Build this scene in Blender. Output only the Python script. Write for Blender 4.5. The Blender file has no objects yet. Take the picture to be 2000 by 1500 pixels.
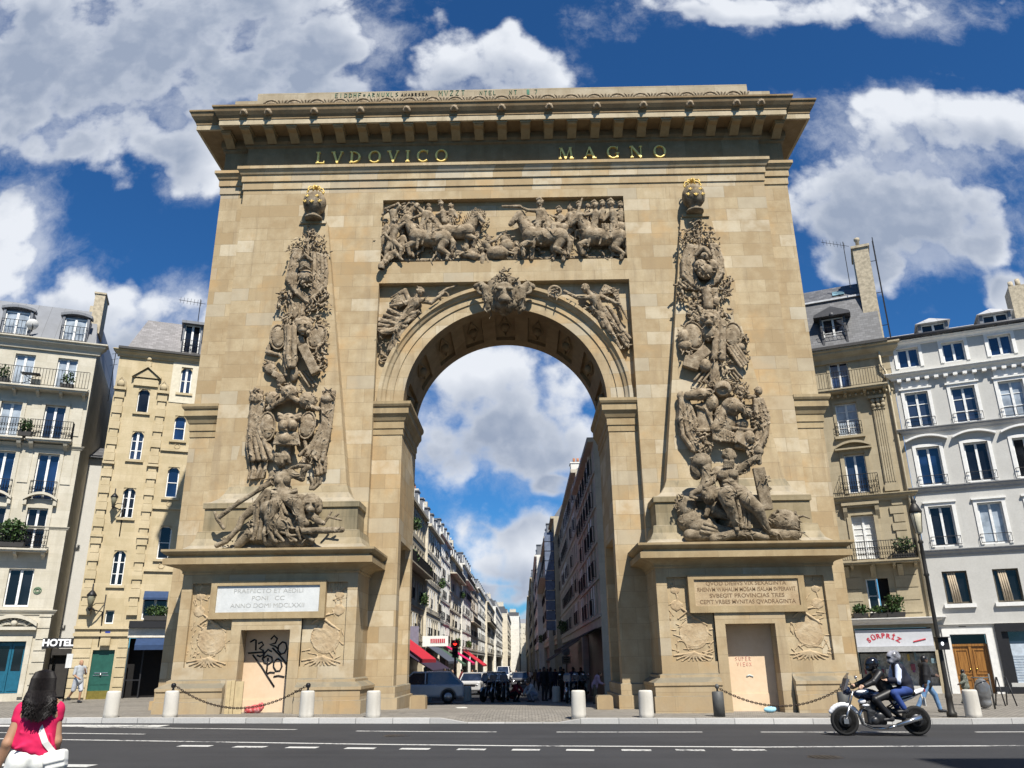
import bpy, math, random
import numpy as np
from mathutils import Vector, Matrix
R = math.radians
SC = bpy.context.scene
COL = SC.collection
rng = random.Random(7)

# ------------------------------------------------------------------ camera
CX, CY, CZ = 0.585, -29.33, 1.593
YAW, PIT, ROL, FPX = 0.0102, 0.3369, -0.0126, 1542.0
fw = Vector((-math.sin(YAW)*math.cos(PIT), math.cos(YAW)*math.cos(PIT), math.sin(PIT)))
r0 = Vector((math.cos(YAW), math.sin(YAW), 0)); u0 = r0.cross(fw)
rt = r0*math.cos(ROL)+u0*math.sin(ROL); up = -r0*math.sin(ROL)+u0*math.cos(ROL)
cam = bpy.data.cameras.new('camera')
cam.sensor_width = 36.0; cam.lens = FPX/2000*36.0; cam.clip_start = 0.1; cam.clip_end = 3000
camo = bpy.data.objects.new('camera', cam); COL.objects.link(camo)
m = Matrix((rt, up, -fw)).transposed().to_4x4(); m.translation = Vector((CX, CY, CZ))
camo.matrix_world = m
SC.camera = camo

# ------------------------------------------------------------------ light
SUN_DIR = Vector((-0.37, 1.0, -1.43)).normalized()          # the way the light travels
sunl = bpy.data.lights.new('sun', 'SUN'); sunl.energy = 5.0; sunl.angle = R(0.53); sunl.color = (1.0, 0.95, 0.86)
suno = bpy.data.objects.new('sun', sunl); COL.objects.link(suno)
suno.rotation_euler = SUN_DIR.to_track_quat('-Z', 'Y').to_euler()
SUN_EL = math.asin(-SUN_DIR.z)
SUN_AZ = math.atan2(-SUN_DIR.x, -SUN_DIR.y)                  # from +Y towards +X
SC.view_settings.view_transform = 'Standard'; SC.view_settings.look = 'None'
SC.view_settings.exposure = 0.62; SC.view_settings.gamma = 1.0
SC.cycles.max_bounces = 5; SC.cycles.diffuse_bounces = 3; SC.cycles.glossy_bounces = 3
SC.cycles.transparent_max_bounces = 8
try: SC.cycles.use_denoising = True
except Exception: pass

def ray(u, v):
    return fw + rt*((u-1000)/FPX) - up*((v-750)/FPX)
def onY(u, v, y):                                            # photo pixel -> point on the plane Y = y
    d = ray(u, v); return Vector((CX, CY, CZ)) + d*((y-CY)/d.y)

def nn(nt, typ, **kw):
    n = nt.nodes.new(typ)
    for k, v in kw.items(): setattr(n, k, v)
    return n
class NT:                                                    # small helper for node graphs
    def __init__(s, nt): s.nt = nt
    def _in(s, sock, v):
        if v is None: return
        if hasattr(v, 'is_output'): s.nt.links.new(v, sock)
        else: sock.default_value = v
    def math(s, op, a, b=None, c=None, clamp=False):
        n = nn(s.nt, 'ShaderNodeMath', operation=op, use_clamp=clamp)
        for i, v in enumerate((a, b, c)): s._in(n.inputs[i], v)
        return n.outputs[0]
    def vec(s, op, a, b=None, scale=None):
        n = nn(s.nt, 'ShaderNodeVectorMath', operation=op)
        s._in(n.inputs[0], a)
        if b is not None: s._in(n.inputs[1], b)
        if scale is not None: s._in(n.inputs['Scale'], scale)
        return n.outputs['Value'] if op in ('LENGTH', 'DOT_PRODUCT', 'DISTANCE') else n.outputs[0]
    def xyz(s, x=0., y=0., z=0.):
        n = nn(s.nt, 'ShaderNodeCombineXYZ')
        for i, v in enumerate((x, y, z)): s._in(n.inputs[i], v)
        return n.outputs[0]
    def sep(s, v):
        n = nn(s.nt, 'ShaderNodeSeparateXYZ'); s._in(n.inputs[0], v); return n.outputs
    def noise(s, v, scale=5., detail=4., rough=.55, dist=0., out='Fac'):
        n = nn(s.nt, 'ShaderNodeTexNoise')
        s._in(n.inputs['Vector'], v); n.inputs['Scale'].default_value = scale; n.inputs['Detail'].default_value = detail
        n.inputs['Roughness'].default_value = rough; n.inputs['Distortion'].default_value = dist
        return n.outputs[out]
    def ss(s, v, lo, hi, a=0., b=1.):
        n = nn(s.nt, 'ShaderNodeMapRange', interpolation_type='SMOOTHSTEP')
        for i, x in enumerate((v, lo, hi, a, b)): s._in(n.inputs[i], x)
        return n.outputs[0]
    def mix(s, f, a, b, typ='MIX'):
        n = nn(s.nt, 'ShaderNodeMix', data_type='RGBA', blend_type=typ)
        s._in(n.inputs[0], f); s._in(n.inputs[6], a); s._in(n.inputs[7], b)
        return n.outputs[2]
    def ramp(s, f, stops):
        n = nn(s.nt, 'ShaderNodeValToRGB'); s._in(n.inputs[0], f)
        e = n.color_ramp.elements
        while len(e) < len(stops): e.new(0.5)
        for i, (p, c) in enumerate(stops): e[i].position = p; e[i].color = (*c, 1) if len(c) == 3 else c
        return n.outputs[0]

# ------------------------------------------------------------------ sky: Nishita plus cumulus at infinity
W = bpy.data.worlds.new('World'); SC.world = W; W.use_nodes = True
wt = W.node_tree; wt.nodes.clear(); T = NT(wt)
sky = nn(wt, 'ShaderNodeTexSky', sky_type='NISHITA'); sky.sun_disc = False
sky.sun_elevation = SUN_EL; sky.sun_rotation = SUN_AZ; sky.altitude = 60; sky.air_density = 1.0; sky.dust_density = 0.4; sky.ozone_density = 3.0
geo = nn(wt, 'ShaderNodeTexCoord').outputs['Generated']
sx, sy, sz = T.sep(geo)
ay = T.math('MAXIMUM', T.math('ABSOLUTE', sy), 0.06)
px = T.math('DIVIDE', sx, ay); pz = T.math('DIVIDE', sz, ay)
P = T.xyz(px, pz, 0.0)
warp = T.vec('SCALE', T.vec('SUBTRACT', T.noise(P, 5.0, 3., .5, out='Color'), (.5, .5, .5)), scale=.10)
PW = T.vec('ADD', P, warp)
def g(u, v):
    d = ray(u, v); return d.x/d.y, d.z/d.y
# cumulus masses: photo-plane centre and half sizes
CLOUD_HI, CLOUD_LO = (9.3, 9.7, 10.4, 1), (3.7, 4.4, 5.8, 1)
CLOUDS = [(150, 90, 560, 230), (430, 60, 330, 190), (560, 150, 200, 90), (640, 90, 130, 60), (330, 250, 120, 90), (110, 280, 110, 50), (380, 330, 70, 60),
 (950, 150, 170, 85), (1000, 110, 70, 60), (880, 150, 90, 60), (1040, 160, 70, 60), (1760, 300, 230, 130), (1690, 410, 170, 150), (1880, 420, 170, 110), (1700, 520, 120, 60), (1800, 480, 150, 60), (1760, 210, 110, 50), (1960, 270, 120, 80),
 (20, 430, 85, 95), (10, 520, 80, 80), (40, 390, 60, 50), (210, 640, 190, 80), (330, 610, 150, 80), (100, 700, 150, 160), (300, 760, 160, 160), (1560, 10, 330, 45), (1780, 25, 110, 45), (1330, 0, 110, 40),
 (960, 790, 200, 130), (1010, 860, 180, 100), (870, 850, 120, 100), (1110, 740, 70, 55), (880, 740, 70, 60), (990, 1075, 115, 65), (930, 1050, 70, 45), (1040, 1050, 70, 50), (1060, 1130, 90, 45), (960, 1150, 110, 25), (1090, 960, 70, 28), (1010, 1200, 120, 20), (1985, 590, 55, 45)]
def mass(Q, lst, grow=1.16):
    acc = None
    for (u, v, a, b) in lst:
        cx_, cz_ = g(u, v); k = 1/(FPX*ray(u, v).y)
        f = T.math('SUBTRACT', 1.0, T.vec('LENGTH', T.vec('MULTIPLY', T.vec('SUBTRACT', Q, (cx_, cz_, 0)), (1/(a*k*grow), 1/(b*k*grow*1.2), 0))))
        acc = f if acc is None else T.math('SMOOTH_MAX', acc, f, 0.25)
    return acc
dens = T.math('MINIMUM', mass(PW, CLOUDS), 0.55)
above = mass(T.vec('ADD', PW, (.01, .055, 0)), [c for c in CLOUDS if c[2] >= 110])
def vor(v, sc, det):
    n = nn(wt, 'ShaderNodeTexVoronoi', feature='F1', voronoi_dimensions='2D'); T._in(n.inputs['Vector'], v); n.inputs['Scale'].default_value = sc; n.inputs['Detail'].default_value = det; n.inputs['Roughness'].default_value = .55
    return n.outputs['Distance']
warp2 = T.vec('ADD', P, T.vec('SCALE', T.vec('SUBTRACT', T.noise(P, 9.0, 6., .6, out='Color'), (.5, .5, .5)), scale=.055))
def field(off):
    q = T.vec('ADD', warp2, off)
    puff = T.math('SUBTRACT', .42, vor(q, 8.5, 2.6)); fb = T.math('SUBTRACT', T.noise(T.vec('ADD', P, off), 7.0, 10., .6), .5)
    return T.math('ADD', T.math('MULTIPLY', puff, .62), T.math('MULTIPLY', fb, 1.75))
f0 = field((0, 0, 0)); f1 = field((.016, .026, 0))
n2 = T.noise(T.xyz(px, pz, 4.7), 3.0, 4., .55)
D = T.math('ADD', T.math('MULTIPLY_ADD', dens, 1.2, .07), f0)
alpha = T.ss(D, 0.0, 0.46)
wisp = T.math('MULTIPLY', T.ss(T.math('ADD', T.math('MULTIPLY', dens, .30), T.noise(warp2, 6., 9., .66)), .48, .80), .6)
alpha = T.math('MAXIMUM', alpha, wisp)
low = T.ss(T.math('ADD', above, T.math('MULTIPLY', T.math('SUBTRACT', n2, .5), 1.1)), -.10, .60)
lobes = T.math('MULTIPLY', T.math('SUBTRACT', f1, f0), T.ss(dens, .1, .55, 1.1, .55))
grey = T.math('ADD', T.math('MULTIPLY', low, T.ss(D, .1, .7, .25, 1.0)), lobes, clamp=True)
ccol = T.mix(grey, CLOUD_HI, CLOUD_LO)
skyc = T.mix(1.0, sky.outputs[0], (0.30, 0.77, 1.22, 1), 'MULTIPLY')
final = T.mix(alpha, skyc, ccol)
bg = nn(wt, 'ShaderNodeBackground'); bg.inputs['Strength'].default_value = 0.058
wt.links.new(final, bg.inputs[0])
wo = nn(wt, 'ShaderNodeOutputWorld'); wt.links.new(bg.outputs[0], wo.inputs[0])

# ------------------------------------------------------------------ materials
MATS = {}
def pbsdf(name):
    mt = bpy.data.materials.new(name); mt.use_nodes = True
    nt = mt.node_tree; return mt, nt, nt.nodes['Principled BSDF'], NT(nt)
def ocoord(nt): return nn(nt, 'ShaderNodeTexCoord').outputs['Object']
def plain(name, col, rough=.6, metal=0., var=.12, scale=6., spec=.4, bump=0., emit=0.):
    if name in MATS: return MATS[name]
    mt, nt, b, t = pbsdf(name)
    n = t.noise(ocoord(nt), scale, 5., .6)
    c = t.mix(t.ss(n, .3, .7), (*[x*(1-var) for x in col], 1), (*[min(1, x*(1+var)) for x in col], 1))
    nt.links.new(c, b.inputs['Base Color']); b.inputs['Roughness'].default_value = rough; b.inputs['Metallic'].default_value = metal
    b.inputs['Specular IOR Level'].default_value = spec
    if bump:
        bp = nn(nt, 'ShaderNodeBump'); bp.inputs['Strength'].default_value = bump; bp.inputs['Distance'].default_value = .02
        nt.links.new(t.noise(ocoord(nt), scale*4, 6., .6), bp.inputs['Height']); nt.links.new(bp.outputs[0], b.inputs['Normal'])
    if emit:
        b.inputs['Emission Color'].default_value = (*col, 1); b.inputs['Emission Strength'].default_value = emit
    MATS[name] = mt; return mt
def ashlar(name, c1, c2, c3, bw=1.25, bh=.56, joint=.55, stain=.5, stainc=(.20, .15, .09), top=(.13, .125, .10), topamt=.8, bump=.35, msize=.007, grime=.0, patch=.0):
    """coursed cut stone: every block its own tone, thin joints, weather stains, dirt on up-facing ledges"""
    mt, nt, b, t = pbsdf(name)
    oc = ocoord(nt); x, y, z = t.sep(oc)
    u = t.math('ADD', x, y)
    zz = t.math('ADD', z, .0)
    vec = t.xyz(u, zz, 0.)
    br = nn(nt, 'ShaderNodeTexBrick'); br.offset = .42; br.squash = 1.0
    nt.links.new(vec, br.inputs['Vector'])
    br.inputs['Color1'].default_value = (0, 0, 0, 1); br.inputs['Color2'].default_value = (1, 1, 1, 1); br.inputs['Mortar'].default_value = (.5, .5, .5, 1)
    br.inputs['Scale'].default_value = 1.0; br.inputs['Mortar Size'].default_value = msize; br.inputs['Mortar Smooth'].default_value = .2
    br.inputs['Brick Width'].default_value = bw; br.inputs['Row Height'].default_value = bh; br.inputs['Bias'].default_value = 0.
    rnd = br.outputs['Color']; mort = br.outputs['Fac']
    big = t.noise(oc, .33, 4., .6); mid = t.noise(oc, 1.7, 5., .6); fine = t.noise(oc, 14., 5., .65)
    streak = t.noise(t.vec('MULTIPLY', oc, (2.2, 2.2, .22)), 1.0, 5., .6)
    tone = t.math('ADD', t.math('MULTIPLY_ADD', rnd, .34, .10), t.math('MULTIPLY', t.math('SUBTRACT', mid, .5), 1.3))
    tone = t.math('ADD', tone, t.math('MULTIPLY', t.math('SUBTRACT', big, .5), .9), clamp=True)
    c = t.ramp(tone, [(0., c1), (.5, c2), (1., c3)])
    c = t.mix(t.math('MULTIPLY', t.ss(t.math('ADD', t.math('MULTIPLY', streak, .7), t.math('MULTIPLY', big, .4)), .54, .74), stain), c, (*stainc, 1))
    c = t.mix(t.math('MULTIPLY', t.ss(fine, .35, .75), .22), c, (*[q*.55 for q in c2], 1))
    if patch:
        pn = t.noise(t.vec('ADD', oc, (7.3, 2.1, 4.4)), .55, 4., .62)
        c = t.mix(t.math('MULTIPLY', t.ss(pn, .52, .70), patch), c, (.47, .30, .135, 1))
        r2 = t.math('FRACT', t.math('MULTIPLY', rnd, 17.31)); r3 = t.math('FRACT', t.math('MULTIPLY', rnd, 41.7))
        c = t.mix(t.math('MULTIPLY', t.ss(r2, .86, .88), t.ss(mid, .3, .6, .12, .45)), c, (.58, .52, .40, 1)); c = t.mix(t.math('MULTIPLY', t.ss(r3, .90, .92), t.ss(mid, .3, .6, .2, .6)), c, (.33, .235, .125, 1)); c = t.mix(t.math('MULTIPLY', t.ss(r3, .10, .08), .45), c, (.40, .36, .28, 1))
    run = t.noise(t.vec('MULTIPLY', oc, (3.6, 3.6, .13)), 1.0, 6., .65)
    c = t.mix(t.math('MULTIPLY', t.ss(t.math('ADD', t.math('MULTIPLY', run, .8), t.math('MULTIPLY', big, .35)), .64, .80), stain*.75), c, (*[q*.62 for q in stainc], 1))
    if grime:
        low = t.math('MULTIPLY', t.ss(z, 2.2, .1), grime)
        c = t.mix(t.math('MULTIPLY', low, t.ss(mid, .3, .65)), c, (*stainc, 1))
    c = t.mix(t.math('MULTIPLY', mort, joint), c, (*[q*.50 for q in c1], 1))
    nz = t.sep(nn(nt, 'ShaderNodeNewGeometry').outputs['Normal'])[2]
    led = t.math('MULTIPLY', t.ss(nz, .25, .7), t.ss(mid, .25, .6, topamt*.45, topamt))
    c = t.mix(led, c, (*top, 1))
    nt.links.new(c, b.inputs['Base Color']); b.inputs['Roughness'].default_value = .88; b.inputs['Specular IOR Level'].default_value = .2
    h = t.math('SUBTRACT', t.math('ADD', t.math('MULTIPLY', fine, .35), t.math('MULTIPLY', mid, .5)), t.math('MULTIPLY', mort, .7))
    bp = nn(nt, 'ShaderNodeBump'); bp.inputs['Strength'].default_value = bump; bp.inputs['Distance'].default_value = .03
    nt.links.new(h, bp.inputs['Height']); nt.links.new(bp.outputs[0], b.inputs['Normal'])
    MATS[name] = mt; return mt
def mottled(name, c1, c2, c3, scale=3., rough=.9, bump=.5, top=None, topamt=.6, spec=.2):
    mt, nt, b, t = pbsdf(name); oc = ocoord(nt)
    a = t.noise(oc, scale, 6., .62); f = t.noise(oc, scale*7, 5., .65)
    c = t.ramp(t.math('ADD', t.math('MULTIPLY', a, .75), t.math('MULTIPLY', f, .25)), [(.3, c1), (.5, c2), (.7, c3)])
    if top:
        nz = t.sep(nn(nt, 'ShaderNodeNewGeometry').outputs['Normal'])[2]
        c = t.mix(t.math('MULTIPLY', t.ss(nz, .3, .9), topamt), c, (*top, 1))
    nt.links.new(c, b.inputs['Base Color']); b.inputs['Roughness'].default_value = rough; b.inputs['Specular IOR Level'].default_value = spec
    bp = nn(nt, 'ShaderNodeBump'); bp.inputs['Strength'].default_value = bump; bp.inputs['Distance'].default_value = .03
    nt.links.new(f, bp.inputs['Height']); nt.links.new(bp.outputs[0], b.inputs['Normal'])
    MATS[name] = mt; return mt
def glass(name, tint=(.012, .017, .03), rough=.03, spec=.9):
    mt, nt, b, t = pbsdf(name); oc = ocoord(nt)
    n = t.noise(oc, .9, 2., .5)
    c = t.mix(t.ss(n, .4, .6), (*tint, 1), (*[q*2.2 for q in tint], 1))
    nt.links.new(c, b.inputs['Base Color']); b.inputs['Roughness'].default_value = rough; b.inputs['Specular IOR Level'].default_value = spec
    bp = nn(nt, 'ShaderNodeBump'); bp.inputs['Strength'].default_value = .06; bp.inputs['Distance'].default_value = .05
    nt.links.new(t.noise(oc, 1.3, 2., .5), bp.inputs['Height']); nt.links.new(bp.outputs[0], b.inputs['Normal'])
    MATS[name] = mt; return mt
def seamed(name, c, step, axis=0, rough=.45, metal=.0, dark=.5, var=.15, rows=None):
    """sheet roofing with standing seams, or slates when rows is given"""
    mt, nt, b, t = pbsdf(name); oc = ocoord(nt); x, y, z = t.sep(oc)
    br = nn(nt, 'ShaderNodeTexBrick'); br.offset = .5 if rows else 0.
    nt.links.new(t.xyz(x, z, 0.), br.inputs['Vector'])
    br.inputs['Color1'].default_value = (*[q*(1-var) for q in c], 1); br.inputs['Color2'].default_value = (*[q*(1+var) for q in c], 1)
    br.inputs['Mortar'].default_value = (*[q*dark for q in c], 1); br.inputs['Scale'].default_value = 1.
    br.inputs['Brick Width'].default_value = step; br.inputs['Row Height'].default_value = rows or 30.
    br.inputs['Mortar Size'].default_value = .012 if not rows else .008
    n = t.noise(oc, 1.6, 5., .6)
    cc = t.mix(t.math('MULTIPLY', t.ss(n, .35, .7), .45), br.outputs['Color'], (*[q*.6 for q in c], 1))
    nt.links.new(cc, b.inputs['Base Color']); b.inputs['Roughness'].default_value = rough; b.inputs['Metallic'].default_value = metal
    MATS[name] = mt; return mt

STONE = ashlar('arch_limestone', (.35, .257, .145), (.462, .368, .23), (.555, .472, .338), stain=.5, stainc=(.25, .185, .115), grime=.45, joint=.5, patch=.5)
STONE_TRIM = ashlar('arch_trim_limestone', (.30, .215, .115), (.40, .31, .18), (.50, .41, .27), bw=1.6, bh=3.0, joint=.3, stain=.5)
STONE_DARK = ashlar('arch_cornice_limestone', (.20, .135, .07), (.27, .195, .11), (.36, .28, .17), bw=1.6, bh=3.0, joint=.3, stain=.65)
CARVED = mottled('weathered_carving', (.085, .06, .035), (.27, .207, .135), (.47, .39, .28), 4.2, bump=1.0, top=(.33, .28, .21), topamt=.3)
CARVED_DARK = mottled('sooty_carving', (.06, .044, .027), (.205, .16, .105), (.40, .33, .235), 3.6, bump=1.0, top=(.25, .22, .17), topamt=.3)
LOWREL = mottled('low_relief_stone', (.29, .20, .115), (.41, .31, .19), (.50, .41, .28), 1.8, bump=.5)
MARBLE = mottled('white_plaque_marble', (.46, .47, .46), (.54, .55, .54), (.61, .62, .61), 2.5, .6, bump=.1)
GOLD = plain('gilding', (.88, .66, .20), .45, .15, .10)
OLDGOLD = plain('old_gilding', (.62, .43, .12), .5, .2, .25)
BLACKPAINT = plain('black_spray_paint', (.010, .010, .012), .7)
BOARD = mottled('niche_plywood', (.55, .41, .27), (.62, .47, .32), (.68, .53, .38), 1.1, .8, bump=.1)
IRON = plain('black_iron', (.012, .012, .014), .5, .3)
GLASS = glass('window_glass'); GLASS_DARK = glass('dark_window_glass', (.006, .007, .009), .06, .45)
GLASS_BLUE = glass('sky_reflecting_glass', (.006, .016, .045), .03, .8)
WHITEPAINT = plain('white_window_paint', (.74, .74, .72), .5)
CURTAIN = plain('net_curtain', (.55, .58, .60), .9, 0, .2, 12.)
DARKVOID = plain('painted_dark_interior', (.008, .007, .007), .9)
ASPHALT = None
# ------------------------------------------------------------------ mesh helpers
class MB:
    """collects faces (with material slots) and links them as ONE mesh object"""
    def __init__(s): s.v = []; s.f = []; s.mi = []; s.sm = []; s.mat = 0; s.smooth = False
    def add(s, vs, fs):
        o = len(s.v); s.v.extend([tuple(p) for p in vs])
        for f in fs: s.f.append([i+o for i in f]); s.mi.append(s.mat); s.sm.append(s.smooth)
        return s
    def box(s, x0, y0, z0, x1, y1, z1):
        x0, x1 = min(x0, x1), max(x0, x1); y0, y1 = min(y0, y1), max(y0, y1); z0, z1 = min(z0, z1), max(z0, z1)
        return s.add([(x0, y0, z0), (x1, y0, z0), (x1, y1, z0), (x0, y1, z0), (x0, y0, z1), (x1, y0, z1), (x1, y1, z1), (x0, y1, z1)],
              [(0, 3, 2, 1), (4, 5, 6, 7), (0, 1, 5, 4), (1, 2, 6, 5), (2, 3, 7, 6), (3, 0, 4, 7)])
    def quad(s, a, b, c, d): return s.add([a, b, c, d], [(0, 1, 2, 3)])
    def prism(s, poly, axis, a, b):
        """polygon in the two other axes, extruded along axis (0/1/2) from a to b"""
        def P(p, t):
            q = [0, 0, 0]; o = [i for i in range(3) if i != axis]; q[o[0]] = p[0]; q[o[1]] = p[1]; q[axis] = t; return q
        n = len(poly); vs = [P(p, a) for p in poly]+[P(p, b) for p in poly]
        fs = [(i, (i+1) % n, (i+1) % n+n, i+n) for i in range(n)]+[tuple(range(n))[::-1], tuple(range(n, 2*n))]
        return s.add(vs, fs)
    def tube(s, pts, r, n=8, cap=True, close=False):
        pts = [Vector(p) for p in pts]; rs = r if isinstance(r, (list, tuple)) else [r]*len(pts)
        m = len(pts); vs = []; prev = None
        for i, p in enumerate(pts):
            a = pts[i-1] if (i > 0 or close) else p; b = pts[(i+1) % m] if (i < m-1 or close) else p
            d = (b-a)
            if d.length < 1e-9: d = Vector((0, 0, 1))
            d.normalize()
            if prev is None:
                ref = Vector((0, 0, 1)) if abs(d.z) < .9 else Vector((1, 0, 0)); e = d.cross(ref).normalized()
            else:
                e = (prev-d*prev.dot(d)); e = e.normalized() if e.length > 1e-6 else d.orthogonal().normalized()
            prev = e; f = d.cross(e)
            for k in range(n):
                t = 2*math.pi*k/n; vs.append(p+(e*math.cos(t)+f*math.sin(t))*rs[i])
        fs = []
        for i in range(m if close else m-1):
            j = (i+1) % m
            for k in range(n): fs.append((i*n+k, i*n+(k+1) % n, j*n+(k+1) % n, j*n+k))
        if cap and not close: fs += [tuple(range(n))[::-1], tuple(range((m-1)*n, m*n))]
        sm = s.smooth; s.smooth = n > 5; s.add(vs, fs); s.smooth = sm; return s
    def lathe(s, prof, c=(0, 0, 0), n=20, axis=2):
        vs = []
        for (r, h) in prof:
            for k in range(n):
                t = 2*math.pi*k/n; a, b = r*math.cos(t), r*math.sin(t)
                q = (a, b, h) if axis == 2 else ((a, h, b) if axis == 1 else (h, a, b))
                vs.append((q[0]+c[0], q[1]+c[1], q[2]+c[2]))
        m = len(prof); fs = [(i*n+k, i*n+(k+1) % n, (i+1)*n+(k+1) % n, (i+1)*n+k) for i in range(m-1) for k in range(n)]
        if prof[0][0] > 1e-6: fs.append(tuple(range(n))[::-1])
        if prof[-1][0] > 1e-6: fs.append(tuple(range((m-1)*n, m*n)))
        sm = s.smooth; s.smooth = True; s.add(vs, fs); s.smooth = sm; return s
    def ball(s, c, r, n=12, m=8):
        rx, ry, rz = r if isinstance(r, (tuple, list)) else (r, r, r)
        vs = [(c[0], c[1], c[2]-rz)]
        for i in range(1, m):
            a = -math.pi/2+math.pi*i/m
            for k in range(n):
                t = 2*math.pi*k/n; vs.append((c[0]+rx*math.cos(a)*math.cos(t), c[1]+ry*math.cos(a)*math.sin(t), c[2]+rz*math.sin(a)))
        vs.append((c[0], c[1], c[2]+rz)); L = len(vs)-1
        fs = [(0, 1+(k+1) % n, 1+k) for k in range(n)]
        for i in range(m-2):
            for k in range(n): fs.append((1+i*n+k, 1+i*n+(k+1) % n, 1+(i+1)*n+(k+1) % n, 1+(i+1)*n+k))
        fs += [(L, 1+(m-2)*n+k, 1+(m-2)*n+(k+1) % n) for k in range(n)]
        sm = s.smooth; s.smooth = True; s.add(vs, fs); s.smooth = sm; return s
    def mesh(s, name, mats):
        me = bpy.data.meshes.new(name); me.from_pydata(s.v, [], s.f); me.validate()
        for mt in (mats if isinstance(mats, (list, tuple)) else [mats]): me.materials.append(mt)
        if len(me.polygons) == len(s.f):
            me.polygons.foreach_set('material_index', s.mi); me.polygons.foreach_set('use_smooth', s.sm)
        me.update(); return me
    def build(s, name, mats, parent=None, fixn=False, **kw):
        me = s.mesh(name, mats)
        if fixn: fix_normals(me)
        return link(name, me, parent, **kw)
def fix_normals(me):
    import bmesh
    bm = bmesh.new(); bm.from_mesh(me); bmesh.ops.recalc_face_normals(bm, faces=bm.faces); bm.to_mesh(me); bm.free()
def link(name, data, parent=None, loc=None, rot=None, label=None):
    o = bpy.data.objects.new(name, data); COL.objects.link(o)
    if parent is not None: o.parent = parent
    if loc is not None: o.location = loc
    if rot is not None: o.rotation_euler = rot
    if label: o['label'] = label
    return o
def tag(o, label, cat, group=None):
    o['label'] = label; o['category'] = cat
    if group: o['group'] = group
    return o
def thing(name, label, cat, loc=(0, 0, 0), rz=0., group=None):
    o = bpy.data.objects.new(name, None); COL.objects.link(o); o.empty_display_size = .2
    o.location = loc; o.rotation_euler = (0, 0, rz); return tag(o, label, cat, group)
def struct(o): o['kind'] = 'structure'; return o
def copy_tree(o, parent=None):
    c = o.copy(); COL.objects.link(c)
    if parent is not None: c.parent = parent
    for ch in list(o.children): copy_tree(ch, c)
    return c

def sweep(mb, path, prof, closed=True):
    """rectilinear plan path (x,y), counter-clockwise seen from above when closed; prof = [(out, z)...] mitred round the corners"""
    n = len(path); offs = []
    for i in range(n):
        p = Vector(path[i])
        a = Vector(path[i-1]) if (closed or i > 0) else None; b = Vector(path[(i+1) % n]) if (closed or i < n-1) else None
        ns = []
        for q0, q1 in ((a, p), (p, b)):
            if q0 is None or q1 is None: continue
            d = (q1-q0).normalized(); ns.append(Vector((d.y, -d.x)))
        if len(ns) == 2:
            k = 1+ns[0].dot(ns[1]); o = (ns[0]+ns[1])/max(k, .2)
        else: o = ns[0]
        offs.append(o)
    m = len(prof); vs = []
    for i in range(n):
        for (out, z) in prof: vs.append((path[i][0]+offs[i].x*out, path[i][1]+offs[i].y*out, z))
    fs = []
    for i in range(n if closed else n-1):
        j = (i+1) % n
        for k in range(m-1): fs.append((i*m+k, j*m+k, j*m+k+1, i*m+k+1))
    mb.add(vs, fs)
    if not closed: mb.add(vs[:m], [tuple(range(m))]); mb.add(vs[-m:], [tuple(range(m))[::-1]])
    return mb

def wall(mb, x0, x1, z0, z1, y, holes=(), depth=.22, back=False):
    """front wall facing -y with rectangular holes and their reveals; holes = (hx0, hx1, hz0, hz1[, depth])"""
    xs = sorted({x0, x1, *[h[0] for h in holes], *[h[1] for h in holes]}); zs = sorted({z0, z1, *[h[2] for h in holes], *[h[3] for h in holes]})
    xs = [x for x in xs if x0-1e-6 <= x <= x1+1e-6]; zs = [z for z in zs if z0-1e-6 <= z <= z1+1e-6]
    for a, b in zip(xs, xs[1:]):
        for c, d in zip(zs, zs[1:]):
            mx, mz = (a+b)/2, (c+d)/2
            if any(h[0] < mx < h[1] and h[2] < mz < h[3] for h in holes): continue
            mb.quad((a, y, c), (b, y, c), (b, y, d), (a, y, d))
    for h in holes:
        a, b, c, d = h[:4]; dp = h[4] if len(h) > 4 else depth; Y = y+dp
        mb.quad((a, y, c), (a, y, d), (a, Y, d), (a, Y, c)); mb.quad((b, y, c), (b, Y, c), (b, Y, d), (b, y, d))
        mb.quad((a, y, d), (b, y, d), (b, Y, d), (a, Y, d)); mb.quad((a, y, c), (a, Y, c), (b, Y, c), (b, y, c))
        if back: mb.quad((a, Y, c), (b, Y, c), (b, Y, d), (a, Y, d))
    return mb

def text_mesh(txt, size, mat, name, parent=None, loc=(0, 0, 0), rot=(R(90), 0, 0), ext=.004, bold=0., sx=1., space=1., align='CENTER'):
    c = bpy.data.curves.new('tmp_text', 'FONT'); c.body = txt; c.size = size; c.extrude = ext; c.offset = bold
    c.align_x = align; c.align_y = 'CENTER'; c.space_character = space
    o = bpy.data.objects.new('tmp_text', c); COL.objects.link(o)
    dg = bpy.context.evaluated_depsgraph_get(); me = bpy.data.meshes.new_from_object(o.evaluated_get(dg)); me.name = name
    bpy.data.objects.remove(o); bpy.data.curves.remove(c)
    me.transform(Matrix.Diagonal((sx, 1, 1, 1))); me.materials.clear(); me.materials.append(mat)
    return link(name, me, parent, loc, rot)

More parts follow.
